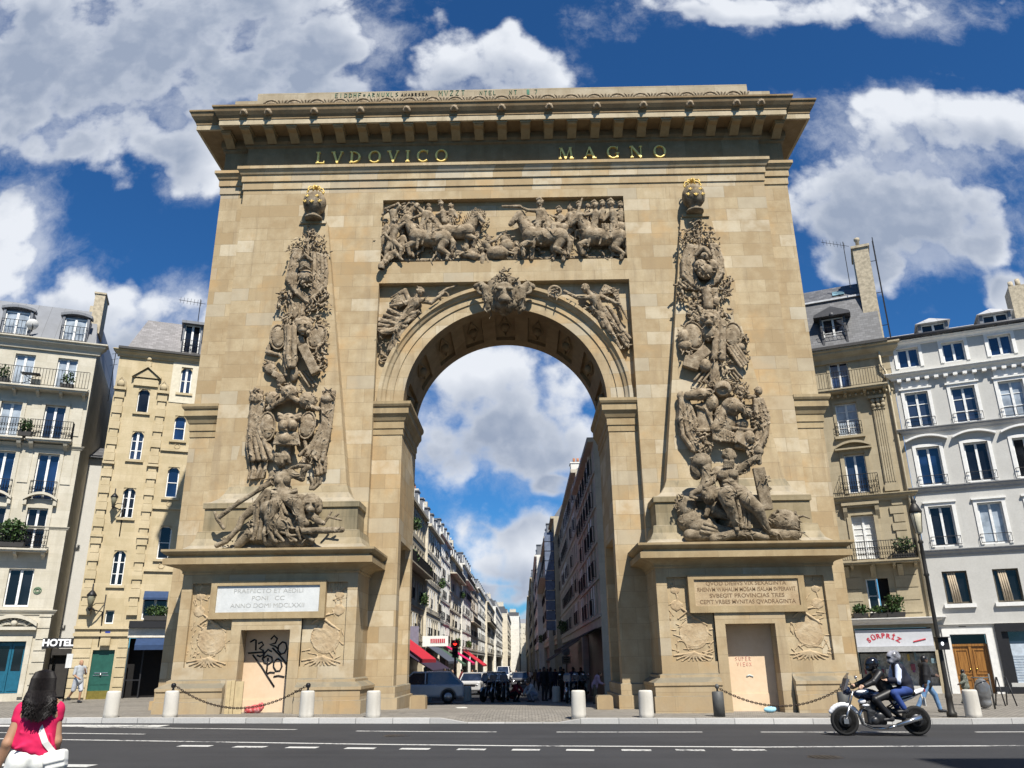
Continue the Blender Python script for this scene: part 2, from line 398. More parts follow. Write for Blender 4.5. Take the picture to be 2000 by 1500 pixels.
# ------------------------------------------------------------------ sculpting: signed distances, smooth unions, surface nets
def _nets(D, o, h):
    S = D < 0; nx, ny, nz = D.shape
    cs = S[:-1, :-1, :-1].astype(np.int8)
    for a, b, c in ((1, 0, 0), (0, 1, 0), (0, 0, 1), (1, 1, 0), (1, 0, 1), (0, 1, 1), (1, 1, 1)):
        cs = cs+S[a:nx-1+a, b:ny-1+b, c:nz-1+c]
    idx = np.argwhere((cs > 0) & (cs < 8))
    if len(idx) == 0: return np.zeros((0, 3)), []
    lut = -np.ones(cs.shape, np.int32); lut[tuple(idx.T)] = np.arange(len(idx))
    acc = np.zeros((len(idx), 3)); cnt = np.zeros(len(idx))
    cor = [(a, b, c) for a in (0, 1) for b in (0, 1) for c in (0, 1)]
    for i, p in enumerate(cor):
        for q in cor[i+1:]:
            if sum(abs(a-b) for a, b in zip(p, q)) != 1: continue
            d0 = D[idx[:, 0]+p[0], idx[:, 1]+p[1], idx[:, 2]+p[2]]; d1 = D[idx[:, 0]+q[0], idx[:, 1]+q[1], idx[:, 2]+q[2]]
            m_ = (d0 < 0) != (d1 < 0); t = np.where(m_, d0/np.where(m_, d0-d1, 1), 0)
            pt = np.array(p)[None]+t[:, None]*(np.array(q)-np.array(p))[None]
            acc += np.where(m_[:, None], pt, 0); cnt += m_
    V = (idx+acc/cnt[:, None])*h+o; F = []
    for ax in range(3):
        a1, a2 = (ax+1) % 3, (ax+2) % 3
        s0 = [slice(None)]*3; s1 = [slice(None)]*3; s0[ax] = slice(0, -1); s1[ax] = slice(1, None)
        A = S[tuple(s0)]; B = S[tuple(s1)]
        e = np.argwhere(A != B); ok = (e[:, a1] > 0) & (e[:, a2] > 0) & (e[:, a1] < D.shape[a1]-1) & (e[:, a2] < D.shape[a2]-1); e = e[ok]
        ins = A[tuple(e.T)]
        def cell(d1, d2):
            c = e.copy(); c[:, a1] -= d1; c[:, a2] -= d2; return lut[tuple(c.T)]
        q = np.stack([cell(1, 1), cell(0, 1), cell(0, 0), cell(1, 0)], 1)
        q = np.where(ins[:, None], q, q[:, ::-1]); F.append(q[(q >= 0).all(1)])
    return V, np.concatenate(F)
class Sculpt:
    def __init__(s): s.p = []
    def cone(s, a, b, ra, rb=None, k=None): s.p.append(('c', np.array(a, float), np.array(b, float), ra, ra if rb is None else rb, k)); return s
    def chain(s, pts, rs, k=None):
        for i in range(len(pts)-1): s.cone(pts[i], pts[i+1], rs[i], rs[i+1], k)
        return s
    def ell(s, c, r, rot=None, k=None, cut=False):
        M = np.array(Matrix.Identity(3) if rot is None else __import__('mathutils').Euler(rot).to_matrix())
        s.p.append(('x' if cut else 'e', np.array(c, float), np.array(r, float), M, 0, k)); return s
    def rbox(s, c, r, rot=None, rd=.02, k=None):
        M = np.array(Matrix.Identity(3) if rot is None else __import__('mathutils').Euler(rot).to_matrix())
        s.p.append(('b', np.array(c, float), np.array(r, float), M, rd, k)); return s
    def torus(s, c, Rr, r, rot=None, k=None):
        M = np.array(Matrix.Identity(3) if rot is None else __import__('mathutils').Euler(rot).to_matrix())
        s.p.append(('t', np.array(c, float), np.array((Rr, r, 0.)), M, 0, k)); return s
    def mesh(s, name, mat, h=.03, k=.03, rough=0., rscale=8., bounds=None, seed=1):
        lo = np.full(3, 1e9); hi = -lo; bb = []
        for q in s.p:
            if q[0] == 'c':
                r = max(q[3], q[4]); a = np.minimum(q[1], q[2])-r; b = np.maximum(q[1], q[2])+r
            elif q[0] == 't': r = q[2][0]+q[2][1]; a = q[1]-r; b = q[1]+r
            else:
                e = np.abs(q[3])@q[2]+(q[4] if q[0] == 'b' else 0); a = q[1]-e; b = q[1]+e
            bb.append((a, b))
            if q[0] != 'x': lo = np.minimum(lo, a); hi = np.maximum(hi, b)
        lo = lo-2*h; hi = hi+2*h
        if bounds is not None: lo = np.maximum(lo, bounds[0]); hi = np.minimum(hi, bounds[1])
        n = np.maximum(np.ceil((hi-lo)/h).astype(int)+1, 3); D = np.full(n, 9., np.float32)
        ax = [lo[i]+np.arange(n[i])*h for i in range(3)]
        for q, (a, b) in zip(s.p, bb):
            kk = k if q[5] is None else q[5]; mg = kk+2*h
            i0 = np.clip(np.floor((a-mg-lo)/h).astype(int), 0, n); i1 = np.clip(np.ceil((b+mg-lo)/h).astype(int)+1, 0, n)
            if (i1 <= i0).any(): continue
            sl = tuple(slice(i0[i], i1[i]) for i in range(3))
            X, Y, Z = np.meshgrid(ax[0][sl[0]], ax[1][sl[1]], ax[2][sl[2]], indexing='ij', sparse=True)
            if q[0] == 'c':
                d = q[2]-q[1]; L = d@d+1e-12; x, y, z = X-q[1][0], Y-q[1][1], Z-q[1][2]
                t = np.clip((x*d[0]+y*d[1]+z*d[2])/L, 0, 1)
                v = np.sqrt((x-t*d[0])**2+(y-t*d[1])**2+(z-t*d[2])**2)-(q[3]+(q[4]-q[3])*t)
            else:
                M = q[3]; x, y, z = X-q[1][0], Y-q[1][1], Z-q[1][2]
                u_, v_, w_ = (M[0, i]*x+M[1, i]*y+M[2, i]*z for i in range(3))
                if q[0] in 'ex':
                    r = q[2]; k0 = np.sqrt((u_/r[0])**2+(v_/r[1])**2+(w_/r[2])**2); k1 = np.sqrt((u_/r[0]**2)**2+(v_/r[1]**2)**2+(w_/r[2]**2)**2)+1e-9
                    v = k0*(k0-1)/k1
                elif q[0] == 'b':
                    rd = q[4]; r = q[2]-rd; qx, qy, qz = np.abs(u_)-r[0], np.abs(v_)-r[1], np.abs(w_)-r[2]
                    v = np.sqrt(np.maximum(qx, 0)**2+np.maximum(qy, 0)**2+np.maximum(qz, 0)**2)+np.minimum(np.maximum(qx, np.maximum(qy, qz)), 0)-rd
                else:
                    v = np.sqrt((np.sqrt(u_**2+w_**2)-q[2][0])**2+v_**2)-q[2][1]
            o = D[sl]
            if q[0] == 'x': D[sl] = np.maximum(o, -v); continue
            hh = np.maximum(kk-np.abs(o-v), 0)/max(kk, 1e-6); D[sl] = np.minimum(o, v)-hh*hh*kk*.25
        if rough:
            X, Y, Z = np.meshgrid(*ax, indexing='ij', sparse=True); r_ = np.random.RandomState(seed); N = 0
            for o_ in range(3):
                f = rscale*1.9**o_; p_ = r_.rand(9)*6.3
                N = N+(np.sin(f*X+p_[0]+1.7*np.sin(f*.6*Z+p_[1]))*np.sin(f*Z+p_[2]+1.3*np.sin(f*.7*X+p_[3]))*np.cos(f*Y+p_[4]))/1.5**o_
            D = D+(rough*N).astype(np.float32)
        V, F = _nets(D, lo, h)
        me = bpy.data.meshes.new(name); me.from_pydata(V.tolist(), [], F.tolist() if len(F) else [])
        me.materials.append(mat)
        if len(me.polygons): me.polygons.foreach_set('use_smooth', [True]*len(me.polygons))
        me.update(); return me
    def build(s, name, mat, parent=None, loc=None, rot=None, label=None, **kw):
        return link(name, s.mesh(name, mat, **kw), parent, loc, rot, label)

def leaves(mb, c, r, n, size, rg, flat=1.):
    """n small leaf blades scattered through an ellipsoid"""
    rx, ry, rz = r if isinstance(r, (tuple, list)) else (r, r, r)
    for _ in range(n):
        while True:
            p = Vector((rg.uniform(-1, 1), rg.uniform(-1, 1), rg.uniform(-1, 1)))
            if p.length < 1 and (p.length > .35 or rg.random() < .4): break
        p = Vector((c[0]+p.x*rx, c[1]+p.y*ry, c[2]+p.z*rz)); d = Vector((rg.gauss(0, 1), rg.gauss(0, 1), rg.gauss(0, .8)+.3)).normalized()
        e = d.orthogonal().normalized(); e = (Matrix.Rotation(rg.uniform(0, 6.3), 3, d)@e); L = size*rg.uniform(.6, 1.3); w = L*.32
        mb.mat = rg.randrange(2) if flat else 0
        mb.add([p, p+d*L*.5+e*w, p+d*L, p+d*L*.5-e*w], [(0, 1, 2, 3)])
LEAF1 = plain('leaf_green', (.055, .10, .025), .55, 0, .35, 9.); LEAF2 = plain('leaf_dark_green', (.025, .055, .015), .55, 0, .35, 9.)
LEAFS = [LEAF1, LEAF2]
def gz(x): return -.009*max(-13., min(13., x))               # the boulevard falls slightly from left to right
# ------------------------------------------------------------------ triumphal arch (origin: middle of the arch bay, on the front plane)
ARCH = thing('triumphal_arch', 'huge tan limestone triumphal arch with carved obelisks and gilded letters above the boulevard', 'arch')
RA, ZS, YB, TH = 4.03, 11.23, .35, 4.3
BX, BZ = 5.16, 16.37
mb = MB()
wall(mb, -11.23, 11.23, -.4, 22.2, 0, [(-BX, BX, -.4, BZ, YB), (-5.15, 5.15, 17.33, 20.33, .3)])
mb.quad((-5.15, .3, 17.33), (5.15, .3, 17.33), (5.15, .3, 20.33), (-5.15, .3, 20.33))
def arch_face(mb, y, flip):
    angs = sorted({*[math.pi*i/48 for i in range(49)], math.atan2(BZ-ZS, BX), math.pi-math.atan2(BZ-ZS, BX)})
    def outer(a):
        c, s = math.cos(a), math.sin(a); t = min(BX/abs(c) if abs(c) > 1e-9 else 1e9, (BZ-ZS)/s if s > 1e-9 else 1e9); return (t*c, y, ZS+t*s)
    def q(*p): mb.quad(*(p[::-1] if flip else p))
    for a, b in zip(angs, angs[1:]):
        q((RA*math.cos(a), y, ZS+RA*math.sin(a)), outer(a), outer(b), (RA*math.cos(b), y, ZS+RA*math.sin(b)))
    for s in (-1, 1):
        x0, x1 = sorted((s*RA, s*BX)); q((x0, y, -.4), (x1, y, -.4), (x1, y, ZS), (x0, y, ZS))
arch_face(mb, YB, False); arch_face(mb, TH, True)
for s in (-1, 1):                                            # inner jamb faces with their tall blind niches
    w = MB(); wall(w, YB, TH, -.4, ZS, 0, [(1.0, 3.75, .5, 5.95, .55)], back=True)
    mb.add([(s*(RA+b), a, c) for a, b, c in w.v], w.f)
    mb.box(s*11.23, 0, -.4, s*11.229, .3, 22.2)
    mb.quad((s*11.23, .3, -.4), (s*12.33, .3, -.4), (s*12.33, .3, 22.2), (s*11.23, .3, 22.2))
    mb.quad((s*12.33, .3, -.4), (s*12.33, 4., -.4), (s*12.33, 4., 22.2), (s*12.33, .3, 22.2))
    mb.quad((s*11.23, 4., -.4), (s*12.33, 4., -.4), (s*12.33, 4., 22.2), (s*11.23, 4., 22.2))
    mb.quad((s*BX, TH, -.4), (s*11.23, TH, -.4), (s*11.23, TH, 22.2), (s*BX, TH, 22.2))
    mb.quad((s*11.23, 4., -.4), (s*11.23, TH, -.4), (s*11.23, TH, 22.2), (s*11.23, 4., 22.2))
mb.quad((-BX, TH, BZ), (BX, TH, BZ), (BX, TH, 22.2), (-BX, TH, 22.2))
mb.build('stone_body', STONE, ARCH)
# barrel vault with ribs and coffers
mb = MB(); N = 60
def vault(mb, r, y0, y1, a0, a1, n):
    for i in range(n):
        a, b = a0+(a1-a0)*i/n, a0+(a1-a0)*(i+1)/n
        mb.quad((r*math.cos(a), y0, ZS+r*math.sin(a)), (r*math.cos(b), y0, ZS+r*math.sin(b)), (r*math.cos(b), y1, ZS+r*math.sin(b)), (r*math.cos(a), y1, ZS+r*math.sin(a)))
def rib(mb, y0, y1, a0, a1, n, r0_=RA, r1_=RA+.16):
    vault(mb, r0_, y0, y1, a0, a1, n)
    for y in (y0, y1):
        for i in range(n):
            a, b = a0+(a1-a0)*i/n, a0+(a1-a0)*(i+1)/n
            mb.quad((r0_*math.cos(a), y, ZS+r0_*math.sin(a)), (r0_*math.cos(b), y, ZS+r0_*math.sin(b)), (r1_*math.cos(b), y, ZS+r1_*math.sin(b)), (r1_*math.cos(a), y, ZS+r1_*math.sin(a)))
    for a in (a0, a1):
        mb.quad((r0_*math.cos(a), y0, ZS+r0_*math.sin(a)), (r0_*math.cos(a), y1, ZS+r0_*math.sin(a)), (r1_*math.cos(a), y1, ZS+r1_*math.sin(a)), (r1_*math.cos(a), y0, ZS+r1_*math.sin(a)))
vault(mb, RA+.15, YB, TH, 0, math.pi, N)
rib(mb, YB+.001, 1.0, 0, math.pi, N); rib(mb, 3.65, TH-.001, 0, math.pi, N)
cof = [i*math.pi/9 for i in range(10)]
for i, a in enumerate(cof): rib(mb, 1.0, 3.65, max(0, a-.07), min(math.pi, a+.07), 3)
for a, b in zip(cof, cof[1:]):                               # a carved lozenge in each coffer
    c = (a+b)/2
    pts = [(a+.12, 2.32), (c, 1.3), (b-.12, 2.32), (c, 3.35)]
    P3 = [((RA+.12)*math.cos(t), y, ZS+(RA+.12)*math.sin(t)) for t, y in pts]
    mb.tube(P3, .05, 5, close=True)
    mb.ball(((RA+.1)*math.cos(c), 2.32, ZS+(RA+.1)*math.sin(c)), .22, 8, 6)
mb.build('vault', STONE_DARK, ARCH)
PATH = [(-12.33, .3), (-11.23, .3), (-11.23, 0), (11.23, 0), (11.23, .3), (12.33, .3), (12.33, 4.), (11.23, 4.), (11.23, TH), (-11.23, TH), (-11.23, 4.), (-12.33, 4.)]
sweep(MB(), PATH, [(0, 20.93), (.045, 20.95), (.045, 21.30), (.10, 21.32), (.10, 21.62), (.15, 21.65), (.20, 21.76), (.28, 21.86), (.28, 22.0), (0, 22.03)]).build('architrave', STONE, ARCH)
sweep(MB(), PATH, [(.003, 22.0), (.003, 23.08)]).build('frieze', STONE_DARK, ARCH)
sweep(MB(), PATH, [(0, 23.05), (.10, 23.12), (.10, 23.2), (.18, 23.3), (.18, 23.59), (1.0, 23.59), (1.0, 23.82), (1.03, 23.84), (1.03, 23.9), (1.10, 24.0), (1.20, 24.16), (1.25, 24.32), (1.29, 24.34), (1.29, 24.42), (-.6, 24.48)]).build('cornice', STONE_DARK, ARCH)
sweep(MB(), PATH, [(.90, 23.588), (1.004, 23.588), (1.004, 23.815), (.95, 23.816)]).build('corona', ashlar('corona_sunlit_tone', (.38, .31, .20), (.50, .42, .29), (.58, .51, .38), bw=2.0, bh=3.0, joint=.5, stain=.4), ARCH)  # brighter strip over the cornice face, its sunlit look put into the stone colour
mm = MB()
mm.prism([(-.17, 23.18), (-.17, 23.587), (-.90, 23.587), (-.90, 23.46), (-.84, 23.42), (-.62, 23.40), (-.40, 23.28)], 0, -.19, .19)
mm.prism([(-.17, 23.50), (-.17, 23.586), (-.94, 23.586), (-.94, 23.50)], 0, -.23, .23)
mod_me = mm.mesh('modillion', STONE_TRIM)
for k in range(-11, 12): link('modillion', mod_me, ARCH, (k*1.012, 0, 0))
for s in (-1, 1): link('modillion', mod_me, ARCH, (s*12.05, .3, 0))
# lion masks along the cyma
s_ = Sculpt(); s_.ell((0, 0, 0), (.13, .12, .15)).ell((0, -.1, -.05), (.07, .09, .07)).ell((-.1, .02, .08), (.07, .08, .08)).ell((.1, .02, .08), (.07, .08, .08)).ell((-.12, .02, -.06), (.06, .07, .1)).ell((.12, .02, -.06), (.06, .07, .1)).ell((-.05, -.12, .02), (.025, .03, .02), cut=True).ell((.05, -.12, .02), (.025, .03, .02), cut=True).ell((0, -.17, -.1), (.05, .05, .02), cut=True)
lm = s_.mesh('lion_mask', CARVED, h=.022, k=.03)
for x in (0, 2.05, 4.1, 6.1, 8.1, 10.1, 11.15):
    for s in ((-1, 1) if x else (1,)): link('lion_mask', lm, ARCH, (s*x, -1.16, 24.12))
# attic, blocking courses and the palmette cresting
mb = MB(); mb.box(-11.7, -.86, 24.40, 11.7, 4.2, 24.93); mb.box(-10.72, -.90, 24.42, 10.72, 4.25, 25.28)
mb.build('attic', ashlar('attic_limestone', (.30, .24, .155), (.41, .345, .245), (.50, .44, .33), bw=2.1, bh=1.4, joint=.5, stain=.45), ARCH)
mb = MB(); mb.box(-10.6, -1.20, 24.42, 10.6, -.91, 24.50)
for k in range(-10, 11):
    x = k*1.0
    mb.tube([(x+.30*math.cos(a), -1.19, 24.47+.20*math.sin(a)) for a in [math.pi*i/8 for i in range(9)]], .045, 6)
    mb.ball((x, -1.17, 24.52), (.18, .06, .11), 8, 6)
    for d in (-.10, 0, .10):
        mb.tube([(x+.5+d*.6, -1.18, 24.47), (x+.5+d*1.4, -1.22, 24.60), (x+.5+d*2.0, -1.18, 24.70)], [.04, .045, .02], 5)
mb.build('cresting', MATS['weathered_carving'], ARCH)
# archivolt
mb = MB(); prof = [(4.03, .36), (4.03, .30), (4.42, .30), (4.44, .25), (4.70, .25), (4.74, .17), (4.84, .11), (4.89, .03), (5.03, .03), (5.06, .36)]
NA = 72
vs = [(r*math.cos(math.pi*i/NA), y, ZS+r*math.sin(math.pi*i/NA)) for i in range(NA+1) for (r, y) in prof]; m_ = len(prof)
mb.add(vs, [(i*m_+k, (i+1)*m_+k, (i+1)*m_+k+1, i*m_+k+1) for i in range(NA) for k in range(m_-1)])
mb.build('archivolt', STONE, ARCH)
IMP = [(0, 9.95), (.03, 9.97), (.03, 10.2), (.065, 10.22), (.065, 10.48), (.10, 10.52), (.16, 10.66), (.25, 10.78), (.25, 11.02), (.30, 11.06), (.34, 11.14), (.34, 11.25), (0, 11.26)]
for nm, pth in (('impost', [(-BX, YB), (-RA, YB), (-RA, TH)]), ('impost', [(RA, TH), (RA, YB), (BX, YB)]), ('impost', [(-12.33, 4.), (-12.33, .3), (-11.23, .3)]), ('impost', [(11.23, .3), (12.33, .3), (12.33, 4.)])):
    sweep(MB(), pth, IMP, False).build(nm, STONE_TRIM, ARCH)
PLI = [(.17, -.4), (.17, .40), (.07, .42), (.07, .76), (0, .80)]
for pth in ([(-5.04, YB), (-RA, YB), (-RA, TH)], [(RA, TH), (RA, YB), (5.04, YB)], [(-12.33, 4.), (-12.33, .3), (-11.23, .3)], [(11.23, .3), (12.33, .3), (12.33, 4.)]):
    sweep(MB(), pth, PLI, False).build('plinth', STONE, ARCH)

# gilded roman capitals
def letter_polys(ch, h):
    """strokes of a roman capital as closed polygons in a cell of height h; returns (polys, width)"""
    S = h*.15; t = h*.06; P_ = []
    def stem(x, w=S): P_.append([(x-w/2, 0), (x+w/2, 0), (x+w/2, h), (x-w/2, h)])
    def serif(x, z, w=S): P_.append([(x-w/2-h*.08, z), (x+w/2+h*.08, z), (x+w/2+h*.08, z+t), (x-w/2-h*.08, z+t)])
    def bar(x0, z0, x1, z1, w):
        d = Vector((x1-x0, z1-z0)); n = Vector((-d.y, d.x)).normalized()*w/2; P_.append([(x0-n.x, z0-n.y), (x1-n.x, z1-n.y), (x1+n.x, z1+n.y), (x0+n.x, z0+n.y)])
    def bowl(cx, cz, rx, rz, a0, a1, thin=t, thick=S):
        n = 20; o = []; i_ = []
        for k in range(n+1):
            a = a0+(a1-a0)*k/n; w = thin+(thick-thin)*abs(math.cos(a))
            o.append((cx+rx*math.cos(a), cz+rz*math.sin(a))); i_.append((cx+(rx-w)*math.cos(a), cz+(rz-max(t, w*.45))*math.sin(a)))
        for k in range(n): P_.append([o[k], o[k+1], i_[k+1], i_[k]])
    if ch == 'L': stem(S); serif(S, 0); serif(S, h-t); bar(S, t/2, h*.62, t/2, t); bar(h*.60, 0, h*.62, h*.24, t); w = h*.68
    elif ch == 'I': stem(S); serif(S, 0); serif(S, h-t); w = S*2
    elif ch == 'V': bar(h*.08, h, h*.40, 0, S); bar(h*.40, 0, h*.72, h, t*1.1); serif(h*.08, h-t); serif(h*.72, h-t, t); w = h*.8
    elif ch == 'A': bar(h*.06, 0, h*.40, h, t*1.1); bar(h*.40, h, h*.76, 0, S); bar(h*.2, h*.34, h*.6, h*.34, t); serif(h*.06, 0, t); serif(h*.76, 0); w = h*.84
    elif ch == 'D': stem(S); serif(S, 0); serif(S, h-t); bowl(S, h/2, h*.66, h/2, -math.pi/2, math.pi/2); w = h*.86
    elif ch == 'O': bowl(h*.48, h/2, h*.47, h*.52, 0, 2*math.pi); w = h*.96
    elif ch == 'C': bowl(h*.48, h/2, h*.47, h*.52, math.pi*.27, math.pi*1.75); bar(h*.79, h*.70, h*.82, h*.98, t); w = h*.84
    elif ch == 'G': bowl(h*.48, h/2, h*.47, h*.52, math.pi*.27, math.pi*1.78); bar(h*.79, h*.70, h*.82, h*.98, t); bar(h*.80, h*.04, h*.80, h*.42, S*.8); serif(h*.80, h*.40, S*.8); w = h*.92
    elif ch == 'N': bar(h*.1, 0, h*.1, h, t*1.1); bar(h*.1, h, h*.78, 0, S); bar(h*.78, 0, h*.78, h, t*1.1); serif(h*.1, 0, t); serif(h*.06, h-t, t); serif(h*.78, h-t, t); w = h*.86
    elif ch == 'M': bar(h*.08, 0, h*.16, h, t*1.1); bar(h*.16, h, h*.5, 0, S); bar(h*.5, 0, h*.84, h, t*1.1); bar(h*.84, h, h*.94, 0, S); serif(h*.08, 0, t); serif(h*.94, 0); serif(h*.14, h-t, t); serif(h*.86, h-t, t); w = h*1.02
    return P_, w
def gilded(word, x0, x1):
    h = .58; ws = [letter_polys(c, h) for c in word]; gap = ((x1-x0)-sum(w for _, w in ws))/(len(word)-1); x = x0
    for j, (ps, w) in enumerate(ws):
        mb = MB()
        for i, p in enumerate(ps): mb.prism([(a+x, b+22.20) for a, b in p], 1, -.10-.0007*(i % 5), .0)
        mb.build('gilded_letter', GOLD, ARCH, fixn=True); x += w+gap
gilded('LVDOVICO', -8.17, -2.40); gilded('MAGNO', 2.47, 7.14)
# green paint scrawl on the attic
GREENP = plain('green_scrawl', (.06, .17, .11), .8, 0, .3)
mb = MB()
def scrawl(mb, txt, x, z, h, y, w=.03):
    F_ = {'E': [[(0, 1), (0, 0), (.6, 0)], [(0, 1), (.6, 1)], [(0, .5), (.5, .5)]], 'I': [[(.2, 0), (.2, 1)]], 'D': [[(0, 0), (0, 1), (.5, .8), (.5, .2), (0, 0)]], 'B': [[(0, 0), (0, 1), (.5, .75), (0, .5), (.5, .25), (0, 0)]], 'H': [[(0, 0), (0, 1)], [(.5, 0), (.5, 1)], [(0, .5), (.5, .5)]],
          'F': [[(0, 0), (0, 1), (.6, 1)], [(0, .5), (.45, .5)]], '=': [[(0, .3), (.5, .3)], [(0, .6), (.5, .6)]], 'A': [[(0, 0), (.3, 1), (.6, 0)], [(.1, .4), (.5, .4)]], 'R': [[(0, 0), (0, 1), (.5, .75), (0, .5), (.5, 0)]], 'N': [[(0, 0), (0, 1), (.5, 0), (.5, 1)]], 'U': [[(0, 1), (.05, .2), (.3, 0), (.5, .2), (.55, 1)]], 'V': [[(0, 1), (.3, 0), (.6, 1)]], 'X': [[(0, 0), (.6, 1)], [(0, 1), (.6, 0)]],
          'L': [[(0, 1), (0, 0), (.5, 0)]], 'S': [[(.5, 1), (0, .75), (.5, .3), (0, 0)]], 'M': [[(0, 0), (.05, 1), (.35, .4), (.6, 1), (.65, 0)]], 'Z': [[(0, 1), (.55, 1), (0, 0), (.55, 0)]], '7': [[(0, 1), (.5, 1), (.2, 0)]], 'T': [[(0, 1), (.6, 1)], [(.3, 1), (.3, 0)]], 'O': [[(.3, 0), (0, .3), (0, .7), (.3, 1), (.6, .7), (.6, .3), (.3, 0)]], 'P': [[(0, 0), (0, 1), (.5, .75), (0, .5)]], '2': [[(0, .8), (.25, 1), (.5, .75), (0, 0), (.55, 0)]]}
    for c in txt:
        if c in F_:
            for st in F_[c]: mb.tube([(x+a*h*.9, y, z+b*h) for a, b in st], w, 4)
        x += h*(.95 if c != ' ' else .5)
scrawl(mb, 'EIDDHF=ARNUXLS', -7.3, 24.985, .215, -.91, .016); scrawl(mb, 'MVZZT', -2.75, 24.98, .26, -.91, .018); scrawl(mb, 'NTEL', -.95, 24.98, .21, -.91, .016); scrawl(mb, 'NT', .35, 24.98, .21, -.91, .016); scrawl(mb, '7', 1.45, 24.98, .22, -.91, .016)
mb.box(1.10, -.912, 24.95, 1.22, -.895, 25.22)
mb.build('scrawled_graffiti', GREENP, ARCH, label='green painted scrawl on the attic')
mb = MB(); scrawl(mb, 'ANABRSXA', -4.4, 24.99, .16, -.91, .018); mb.build('scrawled_graffiti', BLACKPAINT, ARCH, label='black tag on the attic')

# pedestals, obelisks
OB_TOP = ashlar('obelisk_foot_stone', (.24, .19, .11), (.33, .27, .17), (.44, .37, .25), bw=1.5, bh=.5, joint=.4, stain=.7, stainc=(.10, .095, .065), top=(.36, .32, .26), topamt=.55)
PATHS = {}
for s, xc in ((-1, -8.03), (1, 8.10)):
    mb = MB()
    wall(mb, xc-3, xc+3, -.4, 4.66, -1.8, [(xc-2.64, xc-1.15, 1.49, 4.2, .12), (xc+1.19, xc+2.66, 1.49, 4.2, .12), (xc-.87, xc+.88, -.4, 2.70, .67)])
    for a, b in ((xc-2.64, xc-1.15), (xc+1.19, xc+2.66)): mb.quad((a, -1.68, 1.49), (b, -1.68, 1.49), (b, -1.68, 4.2), (a, -1.68, 4.2))
    for a, d in ((xc-3, 1), (xc+3, -1)): mb.quad((a, -1.8, .9), (a, .4, .9), (a, .4, 4.66), (a, -1.8, 4.66))
    for a, b in ((xc-1.15, xc-.82), (xc+.83, xc+1.19)): mb.box(a, -1.86, -.4, b, -1.3, 3.02)       # door surround
    mb.box(xc-.82, -1.86, 2.66, xc+.83, -1.3, 3.02)
    BAS = [(.36, -.4), (.36, .44), (.31, .46), (.31, .74), (.345, .77), (.345, .86), (.22, .94), (.10, 1.01), (.10, 1.08), (0, 1.13)]
    sweep(mb, [(xc-3, .4), (xc-3, -1.8), (xc-1.15, -1.8)], BAS, False); sweep(mb, [(xc+1.19, -1.8), (xc+3, -1.8), (xc+3, .4)], BAS, False)
    ped = mb.build('pedestal', STONE, ARCH)
    COR = [(0, 4.50), (.04, 4.54), (.04, 4.60), (.09, 4.66), (.22, 4.74), (.40, 4.78), (.55, 4.79), (.55, 4.99), (.48, 5.01), (.43, 5.03), (.43, 5.08), (.52, 5.13), (.61, 5.20), (.62, 5.22), (.62, 5.29), (-.6, 5.32)]
    sweep(MB(), [(xc-3, .4), (xc-3, -1.8), (xc+3, -1.8), (xc+3, .4)], COR, False).build('pedestal_cornice', STONE_TRIM, ARCH)
    FOOT = [(.78, 5.30), (.48, 5.37), (.28, 5.52), (.17, 5.76), (.13, 6.02), (0, 6.05), (0, 6.84), (.06, 6.87), (.06, 7.06), (-.12, 7.12), (-.32, 7.28), (-.46, 7.5), (-.57, 7.78)]
    mb = sweep(MB(), [(xc-2.75, .4), (xc-2.75, -1.25), (xc+2.75, -1.25), (xc+2.75, .4)], FOOT, False)
    mb.build('obelisk_foot', OB_TOP, ARCH)
    mb = MB(); b, t_ = 2.175, .625; y0, y1 = -.67, -.22; z0, z1 = 7.77, 19.08
    mb.add([(xc-b, .4, z0), (xc-b, y0, z0), (xc+b, y0, z0), (xc+b, .4, z0), (xc-t_, .4, z1), (xc-t_, y1, z1), (xc+t_, y1, z1), (xc+t_, .4, z1)], [(0, 1, 5, 4), (1, 2, 6, 5), (2, 3, 7, 6), (4, 5, 6, 7)])
    mb.box(xc-.56, -.30, 19.08, xc+.56, .2, 19.2)
    ob = mb.build('obelisk', STONE, ARCH)
    mb = MB(); c = (xc+.06*(-s if s > 0 else 1), -.42, 0)
    mb.lathe([(.0, 19.18), (.36, 19.19), (.36, 19.26), (.22, 19.34), (.20, 19.46), (.33, 19.56), (.44, 19.72), (.485, 19.95), (.46, 20.15), (.37, 20.33), (.2, 20.45), (0, 20.48)], c, 24)
    orb = mb.build('orb', MATS['sooty_carving'], ARCH)
    mb = MB()                                               # gilded royal crown and lilies
    mb.lathe([(.30, 20.24), (.33, 20.26), (.33, 20.36), (.29, 20.38)], c, 20)
    for k in range(8):
        a = k*math.pi/4; ca, sa = math.cos(a), math.sin(a)
        mb.ball((c[0]+.34*ca, c[1]+.34*sa, 20.46), (.035, .035, .055), 8, 6)
        mb.tube([(c[0]+r_*ca, c[1]+r_*sa, z_) for r_, z_ in ((.32, 20.4), (.37, 20.52), (.30, 20.66), (.15, 20.72), (0, 20.70))], .028, 6)
    mb.ball((c[0], c[1], 20.78), .075, 8, 6)
    for dx, dz in ((-.20, 20.06), (.20, 20.06), (0, 19.78), (-.30, 19.85), (.30, 19.85)):
        yy = c[1]-math.sqrt(max(.02, .485**2-dx*dx-(dz-19.95)**2))-.0
        mb.ball((c[0]+dx, yy, dz), (.035, .04, .085), 6, 5)
        for e in (-1, 1): mb.tube([(c[0]+dx, yy-.01, dz-.05), (c[0]+dx+e*.06, yy-.02, dz+.0), (c[0]+dx+e*.085, yy, dz+.04)], .02, 5)
    mb.build('gilded_crown', OLDGOLD, orb)
